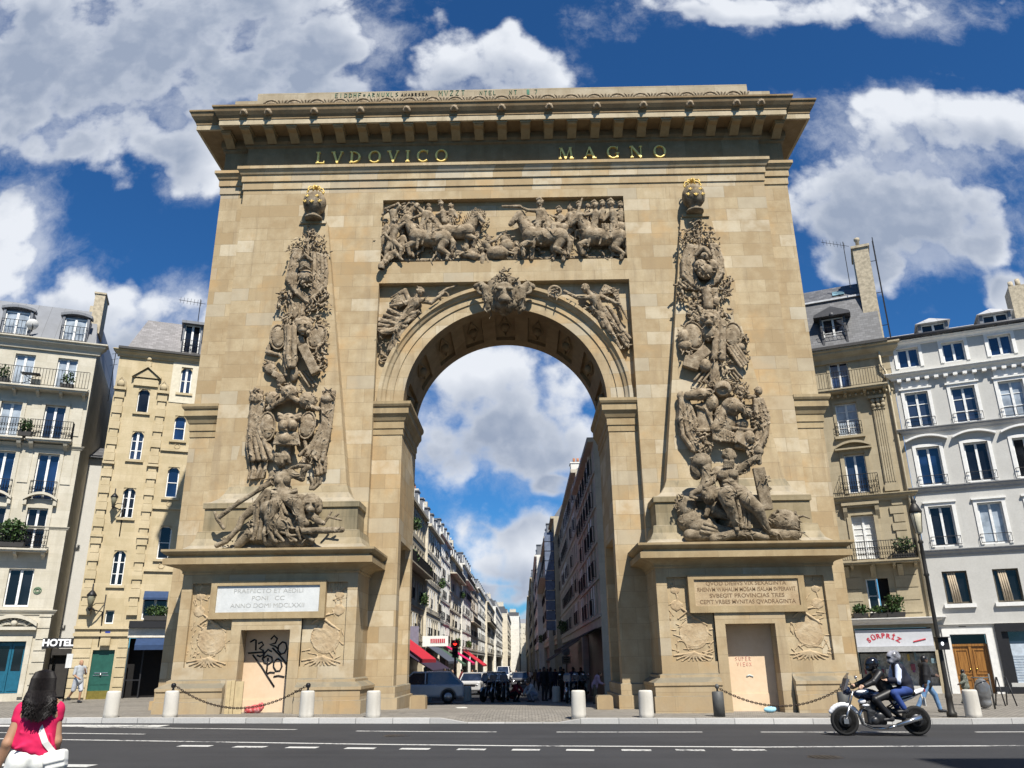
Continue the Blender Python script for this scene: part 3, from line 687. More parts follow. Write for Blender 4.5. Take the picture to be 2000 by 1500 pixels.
    # niche board, plaque
    mb = MB(); mb.box(xc-.865, -1.14, -.1, xc+.875, -1.05, 2.695); mb.box(xc-.8, -1.165, -.1, xc+.8, -1.141, .47)
    nb = mb.build('niche_board', BOARD, ARCH)
    mb = MB(); mb.box(xc-1.95, -1.93, 3.02, xc+1.95, -1.7, 3.23); mb.box(xc-1.95, -1.93, 4.10, xc+1.95, -1.7, 4.26); mb.box(xc-1.95, -1.93, 3.23, xc-1.75, -1.7, 4.10); mb.box(xc+1.75, -1.93, 3.23, xc+1.95, -1.7, 4.10)
    fr = mb.build('plaque_frame', STONE_TRIM, ARCH)
    mb = MB(); mb.box(xc-1.75, -1.87, 3.23, xc+1.75, -1.7, 4.10)
    pl = mb.build('plaque', MARBLE if s < 0 else LOWREL, ARCH, label='white marble plaque' if s < 0 else 'stone coloured plaque with four lines of letters')
    if s < 0:
        INK = plain('worn_letter_grey', (.36, .36, .34), .8)
        for i, (tx, w) in enumerate((('PRAEFECTO ET AEDILI', 2.35), ('PONI   CC', 1.1), ('ANNO DOMI MDCLXXII', 2.5))):
            o = text_mesh(tx, .20, INK, 'lettering', pl, (xc, -1.872, 3.92-.24*i), ext=.003); o.scale.x = w/max(.1, o.dimensions.x)
        mb = MB()
        def gp(px_, py_): q = onY(460+px_/8.33, 1220+py_/8.33, -1.145); return (q.x, q.y, q.z)
        for st in ([(240, 285), (310, 245), (335, 250), (330, 420)], [(205, 465), (470, 445)], [(370, 310), (430, 285), (455, 330), (390, 390), (450, 420), (455, 490), (400, 520), (350, 500)], [(590, 440), (530, 405), (470, 470), (440, 560), (470, 620), (540, 640), (600, 600), (590, 530), (520, 500), (460, 540)], [(575, 240), (630, 180), (680, 230), (650, 300), (560, 325), (650, 355), (690, 395)], [(760, 285), (700, 340), (690, 420), (740, 480), (800, 460), (835, 380), (820, 300), (760, 280)], [(680, 555), (620, 620), (620, 690), (660, 755), (720, 750), (755, 680), (740, 590), (685, 555)], [(280, 490), (430, 690), (520, 840), (630, 1010)], [(600, 380), (720, 500), (830, 640)], [(860, 390), (840, 660), (825, 880)], [(510, 800), (560, 775), (640, 780)], [(620, 845), (700, 830), (795, 850)], [(530, 540), (520, 640), (505, 780)]):
            mb.tube([gp(*p) for p in st], .030, 6)
        mb.build('spray_painted_numbers', BLACKPAINT, nb)
    else:
        INK = plain('carved_letter_brown', (.17, .11, .06), .9)
        for i, (tx, w) in enumerate((('QVOD DIEBVS VIX SEXAGINTA', 2.7), ('RHENVM WAHALIM MOSAM ISALAM SVPERAVIT', 3.3), ('SVBEGIT PROVINCIAS TRES', 2.5), ('CEPIT VRBES MVNITAS QVADRAGINTA', 3.2))):
            o = text_mesh(tx, .185, INK, 'lettering', pl, (xc, -1.872, 3.96-.20*i), ext=.003, bold=.002); o.scale.x = w/max(.1, o.dimensions.x)
        REDP = plain('faint_red_spray', (.58, .31, .24), .8); BLP = plain('faint_blue_spray', (.42, .46, .46), .8)
        mb = MB(); scrawl(mb, 'SUPER', xc-.42, 1.50, .12, -1.143, .011); scrawl(mb, 'VIEUX', xc-.38, 1.33, .11, -1.143, .011); mb.build('spray_painted_words', REDP, nb, label='small red spray paint words')
        mb = MB(); mb.tube([(xc-.10, -1.143, 1.0), (xc, -1.143, 1.04), (xc+.12, -1.143, .99)], .028, 6); mb.build('paint_blot', BLP, nb)
# ------------------------------------------------------------------ carved trophies, figures and reliefs
class Plane:
    """drawing board on a carved face: crop pixels of the photograph -> points on that face, raised by `out` metres"""
    def __init__(s, ox, oy, sc, yb): s.ox, s.oy, s.sc = ox, oy, sc; s.yb = yb if callable(yb) else (lambda v: yb)
    def __call__(s, x, y, out=0.):
        u, v = s.ox+x/s.sc, s.oy+y/s.sc; return np.array(onY(u, v, s.yb(v)-out*1.22))
    def m(s, px, y=500):
        u, v = 1000, s.oy+y/s.sc; return abs(onY(u+px/s.sc, v, s.yb(v)).x-onY(u, v, s.yb(v)).x)
class Carver(Sculpt):
    def __init__(s, pl, seed=1): super().__init__(); s.pl = pl; s.rg = random.Random(seed)
    def line(s, pts, r, out=.1, k=None):
        """pts: (x, y[, out[, r]]) in crop pixels"""
        P_ = []; rs = []
        for p in pts:
            o = p[2] if len(p) > 2 else out; P_.append(s.pl(p[0], p[1], o)); rs.append(s.pl.m(p[3] if len(p) > 3 else r, p[1]))
        return s.chain(P_, rs, k)
    def blob(s, x, y, rx, ry, out=.1, d=None, tilt=0., k=None, cut=False):
        a, b = s.pl.m(rx, y), s.pl.m(ry, y)*1.18; return s.ell(s.pl(x, y, out), (a, d if d else min(a, b), b), (0, R(tilt), 0), k, cut)
    def foliage(s, x, y, r, n, out=.12, lr=.42):
        for _ in range(n):
            a = s.rg.uniform(0, 6.28); q = r*math.sqrt(s.rg.random()); px_, py_ = x+q*math.cos(a), y+q*math.sin(a)
            L = r*lr*s.rg.uniform(.7, 1.4); b = s.rg.uniform(0, 6.28); o = out+s.rg.uniform(-.06, .12)
            s.line([(px_, py_, o, L*.34), (px_+L*math.cos(b), py_+L*math.sin(b), o+.05, L*.14)], 1, k=.008)
        return s
    def cloth(s, left, right, n, r, out=.1, amp=.06, k=.02):
        """folds run along the two guide lines (same number of points)"""
        for i in range(n):
            t = i/(n-1); pts = []
            for j, (a, b) in enumerate(zip(left, right)):
                w = (s.rg.random()-.5)*.35/n
                pts.append((a[0]+(b[0]-a[0])*(t+w), a[1]+(b[1]-a[1])*(t+w), out+(amp if i % 2 else 0)+s.rg.uniform(-.02, .02), r*(1.0 if i % 2 else .8)))
            s.line(pts, r, k=k)
        return s
    def shield(s, x, y, rx, ry, out=.25, tilt=0.):
        s.blob(x, y, rx, ry, out, .12, tilt); s.blob(x, y, rx*.82, ry*.82, out+.07, .1, tilt, k=.01)
        a, b = s.pl.m(rx, y), s.pl.m(ry, y)*1.18; c = s.pl(x, y, out+.08); rt_ = Matrix.Rotation(R(tilt), 3, 'Y'); pts = []
        for i in range(17):
            t = i*math.pi/8; p = rt_ @ Vector((a*.97*math.cos(t), 0, b*.97*math.sin(t))); pts.append(c+np.array(p))
        return s.chain(pts, [.035]*17, .01)
    def lion(s, x, y, r, out=.3):
        for i in range(14):
            a = i*6.283/14; s.blob(x+r*.82*math.cos(a), y+r*.8*math.sin(a), r*.34, r*.34, out-.05+s.rg.uniform(-.05, .08), None, k=.015)
        for i in range(10):
            a = math.pi+math.pi*i/9; s.blob(x+r*.6*math.cos(a), y-r*.15+r*.6*math.sin(a), r*.24, r*.24, out+.1, None, k=.01)
        o = s.pl.m(r, y)
        s.blob(x, y, r*.62, r*.62, out+o*.3); s.blob(x, y+r*.30, r*.30, r*.26, out+o*.85); s.blob(x, y-r*.02, r*.13, r*.36, out+o*.82)
        for e in (-1, 1):
            s.blob(x+e*r*.30, y-r*.16, r*.12, r*.08, out+o*.92, .06, cut=True); s.blob(x+e*r*.3, y-r*.33, r*.24, r*.10, out+o*.8, k=.01); s.blob(x+e*r*.2, y+r*.36, r*.2, r*.2, out+o*.75)
        s.blob(x, y+r*.55, r*.24, r*.09, out+o*.95, .12, cut=True); s.blob(x, y+r*.68, r*.2, r*.14, out+o*.65); return s
    def head(s, x, y, r, out, look=0., beard=False, hair=True):
        o = s.pl.m(r, y); s.blob(x, y, r*.72, r*.86, out, o*.85); s.blob(x+look*r*.5, y+r*.1, r*.16, r*.26, out+o*.82, o*.2, k=.01)
        for e in (-1, 1): s.blob(x+look*r*.35+e*r*.3, y-r*.06, r*.14, r*.09, out+o*.88, o*.16, cut=True)
        s.blob(x+look*r*.3, y+r*.5, r*.22, r*.06, out+o*.9, o*.16, cut=True)
        if hair:
            for i in range(9):
                a = math.pi*1.0+math.pi*i/8; s.blob(x+r*.72*math.cos(a), y-r*.1+r*.78*math.sin(a), r*.3, r*.3, out+s.rg.uniform(-.2, .5)*o, k=.012)
        if beard:
            for i in range(6): s.line([(x+(i-2.5)*r*.22, y+r*.55, out+o*.7, r*.2), (x+(i-2.5)*r*.26, y+r*1.45, out+o*.6, r*.1)], 1, k=.012)
        return s
    def horse(s, x, y, L, flip=1, out=.18, rear=False):
        """x, y: middle of the barrel; L: barrel length in px; flip=1 looks left"""
        f = -flip; X = lambda a: x+f*a*L
        s.line([(X(-.42), y-.02*L, out, .26*L), (X(0), y, out+.03, .25*L), (X(.38), y-.05*L, out+.04, .27*L)], 1)
        s.line([(X(.46), y-.14*L, out+.04, .2*L), (X(.66), y-.48*L, out+.06, .14*L), (X(.72), y-.62*L, out+.1, .12*L)], 1)
        s.line([(X(.72), y-.64*L, out+.12, .12*L), (X(.92), y-.44*L, out+.13, .08*L), (X(.97), y-.38*L, out+.13, .065*L)], 1, k=.015)
        for i in range(6): s.line([(X(.40+.05*i), y-(.34+.075*i)*L, out+.08, .06*L), (X(.28+.06*i), y-(.30+.06*i)*L, out+.05, .03*L)], 1, k=.006)
        s.line([(X(-.56), y-.12*L, out+.02, .07*L), (X(-.72), y+.12*L, out+.05, .09*L), (X(-.68), y+.5*L, out+.02, .04*L)], 1, k=.01)
        for dx, bend, o in ((-.42, -.16, .1), (-.34, .05, -.04)):
            s.line([(X(dx), y+.1*L, out+o*.6, .17*L), (X(dx+.10), y+.30*L, out+o, .10*L), (X(dx+bend), y+.46*L, out+o, .055*L), (X(dx+bend+.06), y+.62*L, out+o*.8, .05*L)], 1, k=.015)
        if rear:
            s.line([(X(.42), y+.1*L, out+.1, .12*L), (X(.70), y+.20*L, out+.15, .08*L), (X(.62), y+.48*L, out+.12, .05*L)], 1, k=.015); s.line([(X(.38), y+.12*L, out-.02, .12*L), (X(.62), y+.32*L, out, .07*L), (X(.50), y+.54*L, out, .05*L)], 1, k=.015)
        else:
            s.line([(X(.40), y+.12*L, out+.1, .12*L), (X(.66), y+.22*L, out+.14, .075*L), (X(.60), y+.50*L, out+.1, .05*L)], 1, k=.015); s.line([(X(.36), y+.12*L, out, .12*L), (X(.36), y+.38*L, out, .07*L), (X(.37), y+.60*L, out, .055*L)], 1, k=.015)
        return s
    def man(s, hip, chest, hd, arms=(), legs=(), w=1., out=.2, look=0., drape=False, helmet=False):
        """small carved figure; every joint is (x, y[, out])"""
        def J(p): return (p[0], p[1], p[2] if len(p) > 2 else out)
        H, C_, D_ = J(hip), J(chest), J(hd); r = w
        s.line([(*H, 30*r), ((H[0]+C_[0])/2, (H[1]+C_[1])/2, (H[2]+C_[2])/2+.02, 26*r), (*C_, 36*r)], 1); s.line([(*C_, 22*r), (*D_, 14*r)], 1, k=.02)
        s.head(D_[0], D_[1], 27*r, D_[2]+.02, look)
        if helmet: s.blob(D_[0], D_[1]-10*r, 26*r, 20*r, D_[2]+.04, k=.01); s.line([(D_[0]-24*r, D_[1]-34*r, D_[2]+.03, 8*r), (D_[0], D_[1]-44*r, D_[2]+.05, 12*r), (D_[0]+26*r, D_[1]-22*r, D_[2]+.03, 7*r)], 1, k=.006)
        for a in arms:
            A = [J(p) for p in a]; s.line([(*A[0], 17*r)]+[(*q, 12*r) for q in A[1:-1]]+[(*A[-1], 9*r)], 1, k=.02)
        for a in legs:
            A = [J(p) for p in a]; s.line([(*A[0], 24*r)]+[(*q, 17*r) for q in A[1:-1]]+[(*A[-1], 10*r)], 1, k=.02)
        if drape:
            for i in range(5): s.line([(H[0]+(i-2)*14*r, H[1], H[2]+.06, 9*r), (H[0]+(i-2)*24*r, H[1]+60*r, H[2]+.03, 6*r)], 1, k=.008)
        return s

def dress(c, n, L=.22, r=.024, rmin=.05):
    """chisel work: short folds and locks laid along the limbs, on the side the sculptor worked from"""
    rg = c.rg; eye = np.array((CX, CY, CZ)); src = [q for q in c.p if (q[0] == 'c' and max(q[3], q[4]) > rmin) or (q[0] == 'e' and min(q[2]) > rmin*1.3)]
    wt_ = [np.linalg.norm(q[2]-q[1])*q[3]+.01 if q[0] == 'c' else q[2][0]*q[2][2]*1.5 for q in src]
    for q in rg.choices(src, wt_, k=n):
        if q[0] == 'c':
            a, b = q[1], q[2]; t = rg.random(); p0 = a+(b-a)*t; ra = q[3]+(q[4]-q[3])*t; ax = (b-a)/(np.linalg.norm(b-a)+1e-9); v = eye-p0; v = v/np.linalg.norm(v); v = v-ax*(v@ax); v = v/(np.linalg.norm(v)+1e-9); w = np.cross(ax, v); f = rg.uniform(-1.25, 1.25)
            nm = v*math.cos(f)+w*math.sin(f); tg = np.cross(ax, nm); s0 = p0+nm*ra*.98; j = rg.uniform(-.5, .5); l = L*rg.uniform(.5, 1.3)*min(1.3, ra/.09)
            s1 = s0+(ax+tg*j)*l*.5+nm*.012; s2 = s0+(ax*.9+tg*j*2.2)*l-nm*.01
        else:
            u = np.array((rg.gauss(0, 1), rg.gauss(0, 1), rg.gauss(0, 1))); u = u/np.linalg.norm(u); v = eye-q[1]; v = v/np.linalg.norm(v)
            if u@v < 0: u = -u
            M = q[3]; s0 = q[1]+M@(q[2]*u)*.99; nm = M@(u/q[2]); nm = nm/np.linalg.norm(nm); tg = np.cross(nm, (rg.gauss(0, 1), .3, rg.gauss(0, 1))); tg = tg/(np.linalg.norm(tg)+1e-9); bt = np.cross(nm, tg); l = L*rg.uniform(.4, 1.)
            s1 = s0+tg*l*.5+bt*rg.uniform(-.04, .04)+nm*.01; s2 = s0+tg*l-nm*l*.25
        rr = r*rg.uniform(.6, 1.3); c.chain([s0, s1, s2], [rr*.7, rr, rr*.45], .007)
    return c
ybo = lambda v: -.22-.45*min(1.1, max(0, (v-430)/525))
# --- left obelisk, upper trophies
B_ = (np.array((-99, -4., -1)), np.array((99, 2., 99)))
p = Plane(400, 420, 4.411, ybo)
c = Carver(p, 3)
c.line([(905, 110), (893, 220), (890, 340)], 11, .1)
for x, y, r, n in ((905, 130, 42, 16), (870, 185, 40, 14), (945, 190, 45, 16), (785, 235, 42, 14), (1005, 225, 45, 16), (745, 300, 42, 14), (1045, 310, 42, 14), (835, 265, 45, 14), (950, 270, 45, 14), (850, 305, 38, 10), (985, 300, 38, 10)):
    c.foliage(x, y, r, n, .12); c.line([(890, 330, .06), (x, y, .1)], 6)
c.cloth([(770, 300), (735, 420), (705, 560), (760, 650), (880, 760)], [(835, 310), (815, 450), (790, 590), (830, 650), (895, 720)], 7, 17, .08, .09)
c.cloth([(930, 330), (930, 470), (925, 590), (900, 690)], [(1035, 350), (1050, 500), (1035, 620), (920, 730)], 8, 17, .08, .09)
c.blob(865, 420, 56, 62, .30, .22); c.blob(865, 470, 42, 34, .48, .2, cut=True); c.line([(805, 395, .42), (865, 345, .55), (920, 392, .42)], 15, k=.01); c.line([(820, 470, .42), (865, 440, .56), (910, 470, .42)], 10, k=.01)
c.foliage(872, 540, 72, 60, .28, .3); c.blob(872, 540, 66, 58, .2)
c.foliage(700, 690, 60, 20, .12); c.foliage(665, 770, 55, 18, .12); c.foliage(985, 745, 60, 20, .12); c.foliage(1020, 690, 50, 16, .12); c.foliage(930, 800, 60, 20, .12); c.foliage(1060, 790, 40, 12, .1)
c.line([(640, 720), (700, 690), (760, 760)], 10, .14); c.line([(1060, 690), (1000, 740), (880, 830)], 11, .16)
c.cloth([(740, 760), (720, 850), (690, 880)], [(870, 770), (860, 850), (850, 890)], 7, 14, .08, .06); c.blob(780, 840, 26, 40, .12, .1)
c.lion(842, 965, 82, .2)
c.foliage(730, 915, 70, 26, .15); c.foliage(950, 920, 60, 22, .15); c.foliage(1040, 945, 40, 16, .15)
c.shield(630, 1050, 68, 100, .14, -6); c.shield(965, 1050, 78, 98, .14, 18)
c.cloth([(700, 960), (705, 1080), (690, 1200), (715, 1300)], [(765, 970), (768, 1080), (775, 1200), (765, 1300)], 4, 22, .3, .08); c.blob(815, 1100, 48, 56, .2)
cc_ = p(900, 1245, .3); c.rbox(cc_, (p.m(38), .12, p.m(120)*1.15), (0, R(-28), 0), .02)
for a, b, d, e in ((815, 1350, 900, 1480), (845, 1345, 935, 1475), (870, 1340, 965, 1465)): c.line([(a, b), (d, e)], 9, .12)
for i in range(7):
    a = R(150+22*i); c.line([(590, 1280, .1, 16), (590+85*math.cos(a), 1290-80*math.sin(a), .08, 8)], 1, k=.008)
c.blob(570, 1330, 58, 40, .14, .12, 30); c.rbox(p(630, 1385, .15), (p.m(46), .1, p.m(24)), (0, R(25), 0), .02); c.line([(640, 1200), (690, 1260), (700, 1380)], 14, .22); c.line([(560, 1130), (540, 1180), (620, 1200)], 20, .1)
c.blob(740, 1230, 50, 72, .16); c.line([(770, 1300), (800, 1220)], 14, .2); c.foliage(950, 1180, 70, 26, .14); c.foliage(1020, 1110, 50, 18, .12); c.foliage(1000, 1280, 60, 20, .1)
c.blob(770, 1370, 36, 60, .15); c.blob(660, 1430, 40, 34, .12)
dress(c, 260, .2, .020); dress(c, 420, .13, .012, .035); c.build('trophy_relief', CARVED, ARCH, h=.017, k=.012, rough=.0035, rscale=16., bounds=B_)
# --- left obelisk, lower trophy
p = Plane(390, 740, 4.411, ybo)
c = Carver(p, 5)
for e, x in ((-1, 700), (1, 850), (0, 775)): c.foliage(x, 80, 40, 14, .3, .5)
c.blob(775, 120, 74, 58, .32); c.blob(740, 110, 22, 26, .62, .12, cut=True); c.blob(810, 110, 22, 26, .62, .12, cut=True)
c.line([(700, 190, .35), (770, 145, .42), (840, 190, .35)], 24); c.blob(772, 235, 52, 52, .36, .2, cut=True)
c.blob(630, 180, 62, 62, .22); c.foliage(620, 160, 60, 22, .3, .35); c.blob(930, 190, 75, 66, .22); c.foliage(950, 190, 70, 26, .3, .3); c.line([(590, 260), (660, 210), (720, 190)], 22, .3); c.line([(870, 180), (940, 240), (1020, 260)], 22, .3)
c.cloth([(680, 300), (760, 335), (870, 300)], [(690, 350), (765, 378), (860, 345)], 5, 14, .42, .06)
c.blob(760, 400, 84, 92, .34, .26); c.blob(720, 400, 42, 40, .5); c.blob(800, 400, 42, 40, .5)
for i in range(13): c.line([(672+i*14, 470, .45, 11), (640+i*18, 560, .40, 11)], 1, k=.006)
c.line([(645, 555, .4), (850, 565, .4)], 12, k=.01); c.blob(745, 520, 88, 54, .3)
c.line([(740, 560), (740, 690)], 46, .14)
c.shield(580, 410, 72, 112, .22, -4); c.shield(925, 400, 70, 104, .22, 6)
for fx, top, l, r_ in ((1, (490, 130), [(450, 190), (430, 400), (410, 560), (430, 700)], [(550, 210), (500, 420), (570, 560), (620, 690)]), (-1, (1115, 130), [(1050, 170), (1060, 380), (960, 560), (910, 640)], [(1150, 190), (1120, 420), (1080, 600), (1060, 700)])):
    for i in range(5): c.line([(top[0]+(i-2)*22, top[1]-20, .2, 17), (top[0]+(i-2)*18, top[1]+50, .16, 12)], 1, k=.008)
    c.cloth(l, r_, 8, 20, .12, .12)
c.blob(490, 175, 66, 44, .22); c.blob(1105, 175, 60, 44, .22); c.foliage(490, 150, 60, 18, .26, .4); c.foliage(1110, 150, 60, 18, .26, .4)
c.cloth([(430, 690), (440, 790), (420, 860)], [(580, 680), (560, 780), (540, 850)], 6, 14, .06, .06); c.cloth([(920, 660), (990, 740), (1000, 830)], [(1090, 680), (1080, 750), (1080, 800)], 6, 15, .10, .08)
c.line([(590, 560), (640, 640), (690, 690)], 14, .2); c.line([(905, 540), (920, 600), (860, 660)], 16, .22); c.foliage(940, 680, 60, 20, .2)
dress(c, 260, .2, .020); dress(c, 420, .13, .012, .035); c.build('trophy_relief', CARVED, ARCH, h=.017, k=.012, rough=.0035, rscale=16., bounds=B_)
# --- left seated woman with lion, on the foot of the obelisk
p = Plane(390, 740, 4.411, -1.3)
c = Carver(p, 6)
c.line([(610, 1400, .3, 60), (760, 1410, .4, 60), (940, 1400, .4, 46)], 1); c.blob(560, 1360, 160, 60, .15); c.blob(740, 1230, 130, 150, .05); c.blob(640, 1120, 130, 150, -.05)
c.head(700, 712, 58, .45, .35); c.line([(640, 690, .4, 20), (660, 660, .45, 24), (740, 670, .5, 22), (770, 720, .4, 18)], 1, k=.015)
c.line([(705, 760, .36, 28), (710, 800, .34, 34)], 1)
c.line([(640, 830, .3, 44), (790, 820, .34, 40)], 1); c.line([(712, 860, .36, 72), (715, 960, .42, 62), (730, 1030, .5, 76)], 1); c.blob(680, 880, 32, 32, .56); c.blob(752, 874, 32, 32, .56)
c.line([(800, 820, .34, 34), (880, 860, .5, 27), (900, 790, .6, 22), (930, 765, .6, 22)], 1); c.line([(790, 770, .3, 16), (860, 750, .5, 18), (940, 760, .55, 22)], 1)
c.line([(635, 830, .3, 32), (600, 900, .42, 26), (530, 935, .5, 22)], 1)
for i in range(4): c.line([(520-9*i, 930+9*i, .54, 7), (500-6*i, 950+9*i, .56, 6)], 1, k=.004)
c.line([(170, 1190, .45, 20), (330, 1070, .5, 20), (560, 930, .5, 16)], 1, k=.01); c.line([(130, 1150, .45, 12), (150, 1200, .45, 18), (205, 1285, .4, 16)], 1, k=.01)
c.line([(690, 1040, .5, 62), (640, 1090, .75, 54), (600, 1200, .75, 42), (620, 1360, .6, 28), (660, 1400, .65, 18)], 1)
c.line([(770, 1040, .5, 60), (830, 1080, .8, 54), (870, 1200, .75, 40), (900, 1340, .6, 26), (975, 1390, .7, 17)], 1)
for pts in ([(630, 1060), (600, 1130), (680, 1240), (800, 1290), (880, 1280)], [(620, 1110), (600, 1200), (680, 1310), (790, 1350), (880, 1340)], [(700, 1060), (740, 1150), (820, 1200), (870, 1190)], [(690, 1100), (720, 1200), (800, 1250)], [(610, 1180), (590, 1290), (640, 1390)], [(650, 1220), (660, 1330), (720, 1395)], [(740, 1270), (760, 1350), (830, 1395)], [(580, 1230), (550, 1330), (560, 1400)], [(860, 1230), (840, 1310), (870, 1380)], [(700, 1030), (780, 1070), (850, 1060)]):
    c.line([(x, y, .66+.08*(i % 2), 17-2*i) for i, (x, y) in enumerate(pts)], 1, k=.014)
c.line([(600, 1130, .5, 80), (700, 1250, .52, 90), (830, 1260, .5, 70)], 1)
c.cloth([(560, 960), (480, 1060), (470, 1250), (440, 1380)], [(620, 970), (580, 1060), (570, 1230), (560, 1380)], 6, 17, .42, .1, k=.012)
c.cloth([(620, 970), (720, 985), (830, 950)], [(630, 1010), (730, 1030), (840, 1000)], 4, 13, .6, .05, k=.01)
c.cloth([(930, 850), (960, 900), (950, 950)], [(1050, 860), (1040, 900), (990, 950)], 5, 13, .3, .06, k=.01)
c.lion(955, 1095, 92, .5); c.line([(860, 1060, .35, 70), (800, 1100, .3, 80)], 1); c.line([(960, 1180, .6, 36), (1030, 1230, .75, 26), (1065, 1245, .8, 20)], 1); c.line([(900, 1200, .6, 30), (920, 1250, .75, 24)], 1)
c.line([(900, 1310, .75, 26), (1060, 1305, .78, 28), (1225, 1300, .75, 24)], 1, k=.01); c.line([(1070, 1250, .5, 10), (1110, 1190, .5, 10), (1215, 1215, .5, 10)], 1, k=.005); c.line([(1080, 1230, .5, 10), (1135, 1145, .5, 10)], 1, k=.005); c.line([(1150, 1200, .5, 10), (1195, 1165, .5, 10)], 1, k=.005)
c.line([(150, 1435, .5, 22), (230, 1400, .5, 20), (330, 1290, .5, 24), (370, 1200, .42, 28), (460, 1120, .35, 40)], 1); c.line([(330, 1430, .4, 34), (430, 1330, .42, 40)], 1); c.foliage(460, 1240, 60, 20, .4, .4); c.foliage(230, 1430, 60, 16, .3, .3)
dress(c, 180, .26, .022, .13); dress(c, 320, .14, .012, .06); c.build('seated_figure', CARVED_DARK, ARCH, label='seated draped woman beside a lion', h=.017, k=.014, rough=.0035, rscale=15., bounds=B_)
# --- right obelisk, upper trophies
p = Plane(1230, 400, 4.166, ybo)
c = Carver(p, 11)
c.line([(540, 120), (555, 230), (575, 345)], 11, .1)
for x, y, r, n in ((540, 130, 42, 18), (505, 190, 38, 12), (590, 185, 40, 14), (450, 230, 45, 16), (650, 228, 45, 16), (440, 310, 42, 14), (690, 305, 45, 16), (520, 285, 45, 14), (610, 275, 42, 14)):
    c.foliage(x, y, r, n, .12); c.line([(570, 340, .06), (x, y, .1)], 6)
c.cloth([(465, 330), (425, 450), (425, 580), (500, 650), (575, 690)], [(545, 340), (525, 460), (520, 560), (550, 630), (590, 680)], 8, 17, .08, .09)
c.cloth([(655, 330), (670, 440), (700, 540), (640, 640), (600, 680)], [(710, 330), (755, 450), (760, 560), (720, 620), (640, 670)], 7, 17, .08, .09)
c.blob(597, 405, 62, 64, .30, .24); c.blob(590, 430, 50, 50, .52, .2, cut=True); c.line([(540, 410, .42), (597, 350, .55), (648, 410, .42)], 15, k=.01); c.blob(605, 420, 32, 28, .42)
c.blob(575, 500, 52, 48, .32); c.blob(665, 500, 52, 48, .32); c.blob(615, 545, 70, 56, .30); c.foliage(620, 510, 85, 40, .42, .22)
c.foliage(440, 650, 55, 20, .12); c.foliage(430, 745, 50, 16, .12); c.foliage(790, 610, 50, 18, .12); c.foliage(790, 700, 55, 20, .12); c.foliage(545, 790, 75, 28, .14); c.foliage(770, 760, 40, 12, .1)
c.line([(400, 630), (460, 680), (560, 690)], 11, .14); c.line([(820, 620), (760, 690), (640, 680)], 11, .14)
c.line([(625, 700, .2), (640, 830, .2)], 40); c.line([(690, 700, .16), (700, 800, .2)], 26); c.blob(700, 790, 28, 34, .26)
c.lion(645, 935, 82, .2); c.blob(640, 1040, 58, 66, .22); c.foliage(640, 1040, 60, 26, .3, .3)
c.foliage(760, 900, 70, 26, .15); c.foliage(520, 905, 60, 20, .13); c.line([(490, 880), (560, 940)], 22, .14); c.line([(520, 870), (600, 920)], 14, .18)
c.shield(520, 1065, 84, 108, .15, -10); c.shield(838, 1060, 74, 96, .15, 8); c.blob(440, 1080, 48, 60, .16); c.blob(450, 1150, 56, 40, .14); c.foliage(440, 1020, 45, 14, .14); c.foliage(920, 1090, 55, 22, .12)
c.line([(705, 960, .25), (690, 1250, .28)], 26); c.line([(755, 960, .28), (750, 1250, .32)], 30); c.foliage(740, 1260, 60, 22, .3, .3)
c.rbox(p(560, 1235, .22), (p.m(95), .1, p.m(40)), (0, R(-38), 0), .02); c.rbox(p(500, 1290, .2), (p.m(60), .12, p.m(46)), (0, R(20), 0), .02)
for i in range(4): c.line([(800+i*18, 1170-i*14, .2), (905+i*18, 1320-i*14, .24)], 13, k=.01)
for a, b, d, e in ((600, 1345, 525, 1425), (630, 1350, 560, 1440), (655, 1355, 600, 1440), (815, 1345, 880, 1415), (845, 1330, 910, 1410)): c.line([(a, b), (d, e)], 10, .12)
c.foliage(470, 1180, 55, 20, .13); c.foliage(930, 1240, 50, 18, .12); c.blob(610, 1310, 50, 50, .16); c.foliage(790, 1300, 60, 20, .16); c.line([(690, 1290), (690, 1450)], 40, .14); c.blob(900, 1160, 36, 30, .14)
dress(c, 260, .2, .020); dress(c, 420, .13, .012, .035); c.build('trophy_relief', CARVED, ARCH, h=.017, k=.012, rough=.0035, rscale=16., bounds=B_)
# --- right obelisk, lower trophy
p = Plane(1230, 740, 4.287, ybo)
c = Carver(p, 12)
c.blob(775, 85, 72, 60, .34); c.blob(775, 110, 56, 40, .56, .14, cut=True); c.foliage(720, 40, 50, 18, .3, .4); c.foliage(820, 30, 50, 18, .25, .4); c.foliage(640, 50, 50, 14, .16); c.line([(640, 20), (690, 90)], 12, .2)
c.line([(495, 140, .34, 40), (590, 130, .4, 52), (660, 120, .34, 40)], 1); c.blob(590, 160, 46, 34, .62, .16, cut=True); c.foliage(560, 120, 60, 20, .4, .3); c.blob(680, 200, 60, 70, .24)
c.foliage(920, 80, 75, 34, .24, .35); c.line([(860, 60), (900, 120), (980, 150), (1040, 150)], 18, .24); c.foliage(960, 140, 60, 20, .26)
c.blob(855, 235, 84, 66, .42); c.blob(838, 225, 24, 24, .78, .14, cut=True); c.line([(920, 235, .6, 34), (985, 275, .62, 26), (1000, 310, .56, 18)], 1); c.blob(975, 290, 46, 44, .4); c.line([(800, 260), (760, 340), (720, 420)], 44, .38)
c.blob(800, 340, 90, 110, .3, .22)
for i in range(9): c.line([(705+i*20, 400+(i*7), .44, 12), (700+i*23, 505+i*3, .40, 12)], 1, k=.006)
c.rbox(p(628, 330, .26), (p.m(64), .07, p.m(115)*1.1), (0, R(2), 0), .02); c.rbox(p(628, 430, .3), (p.m(70), .08, p.m(14)), None, .02); c.line([(560, 230), (640, 260), (690, 380)], 12, .36)
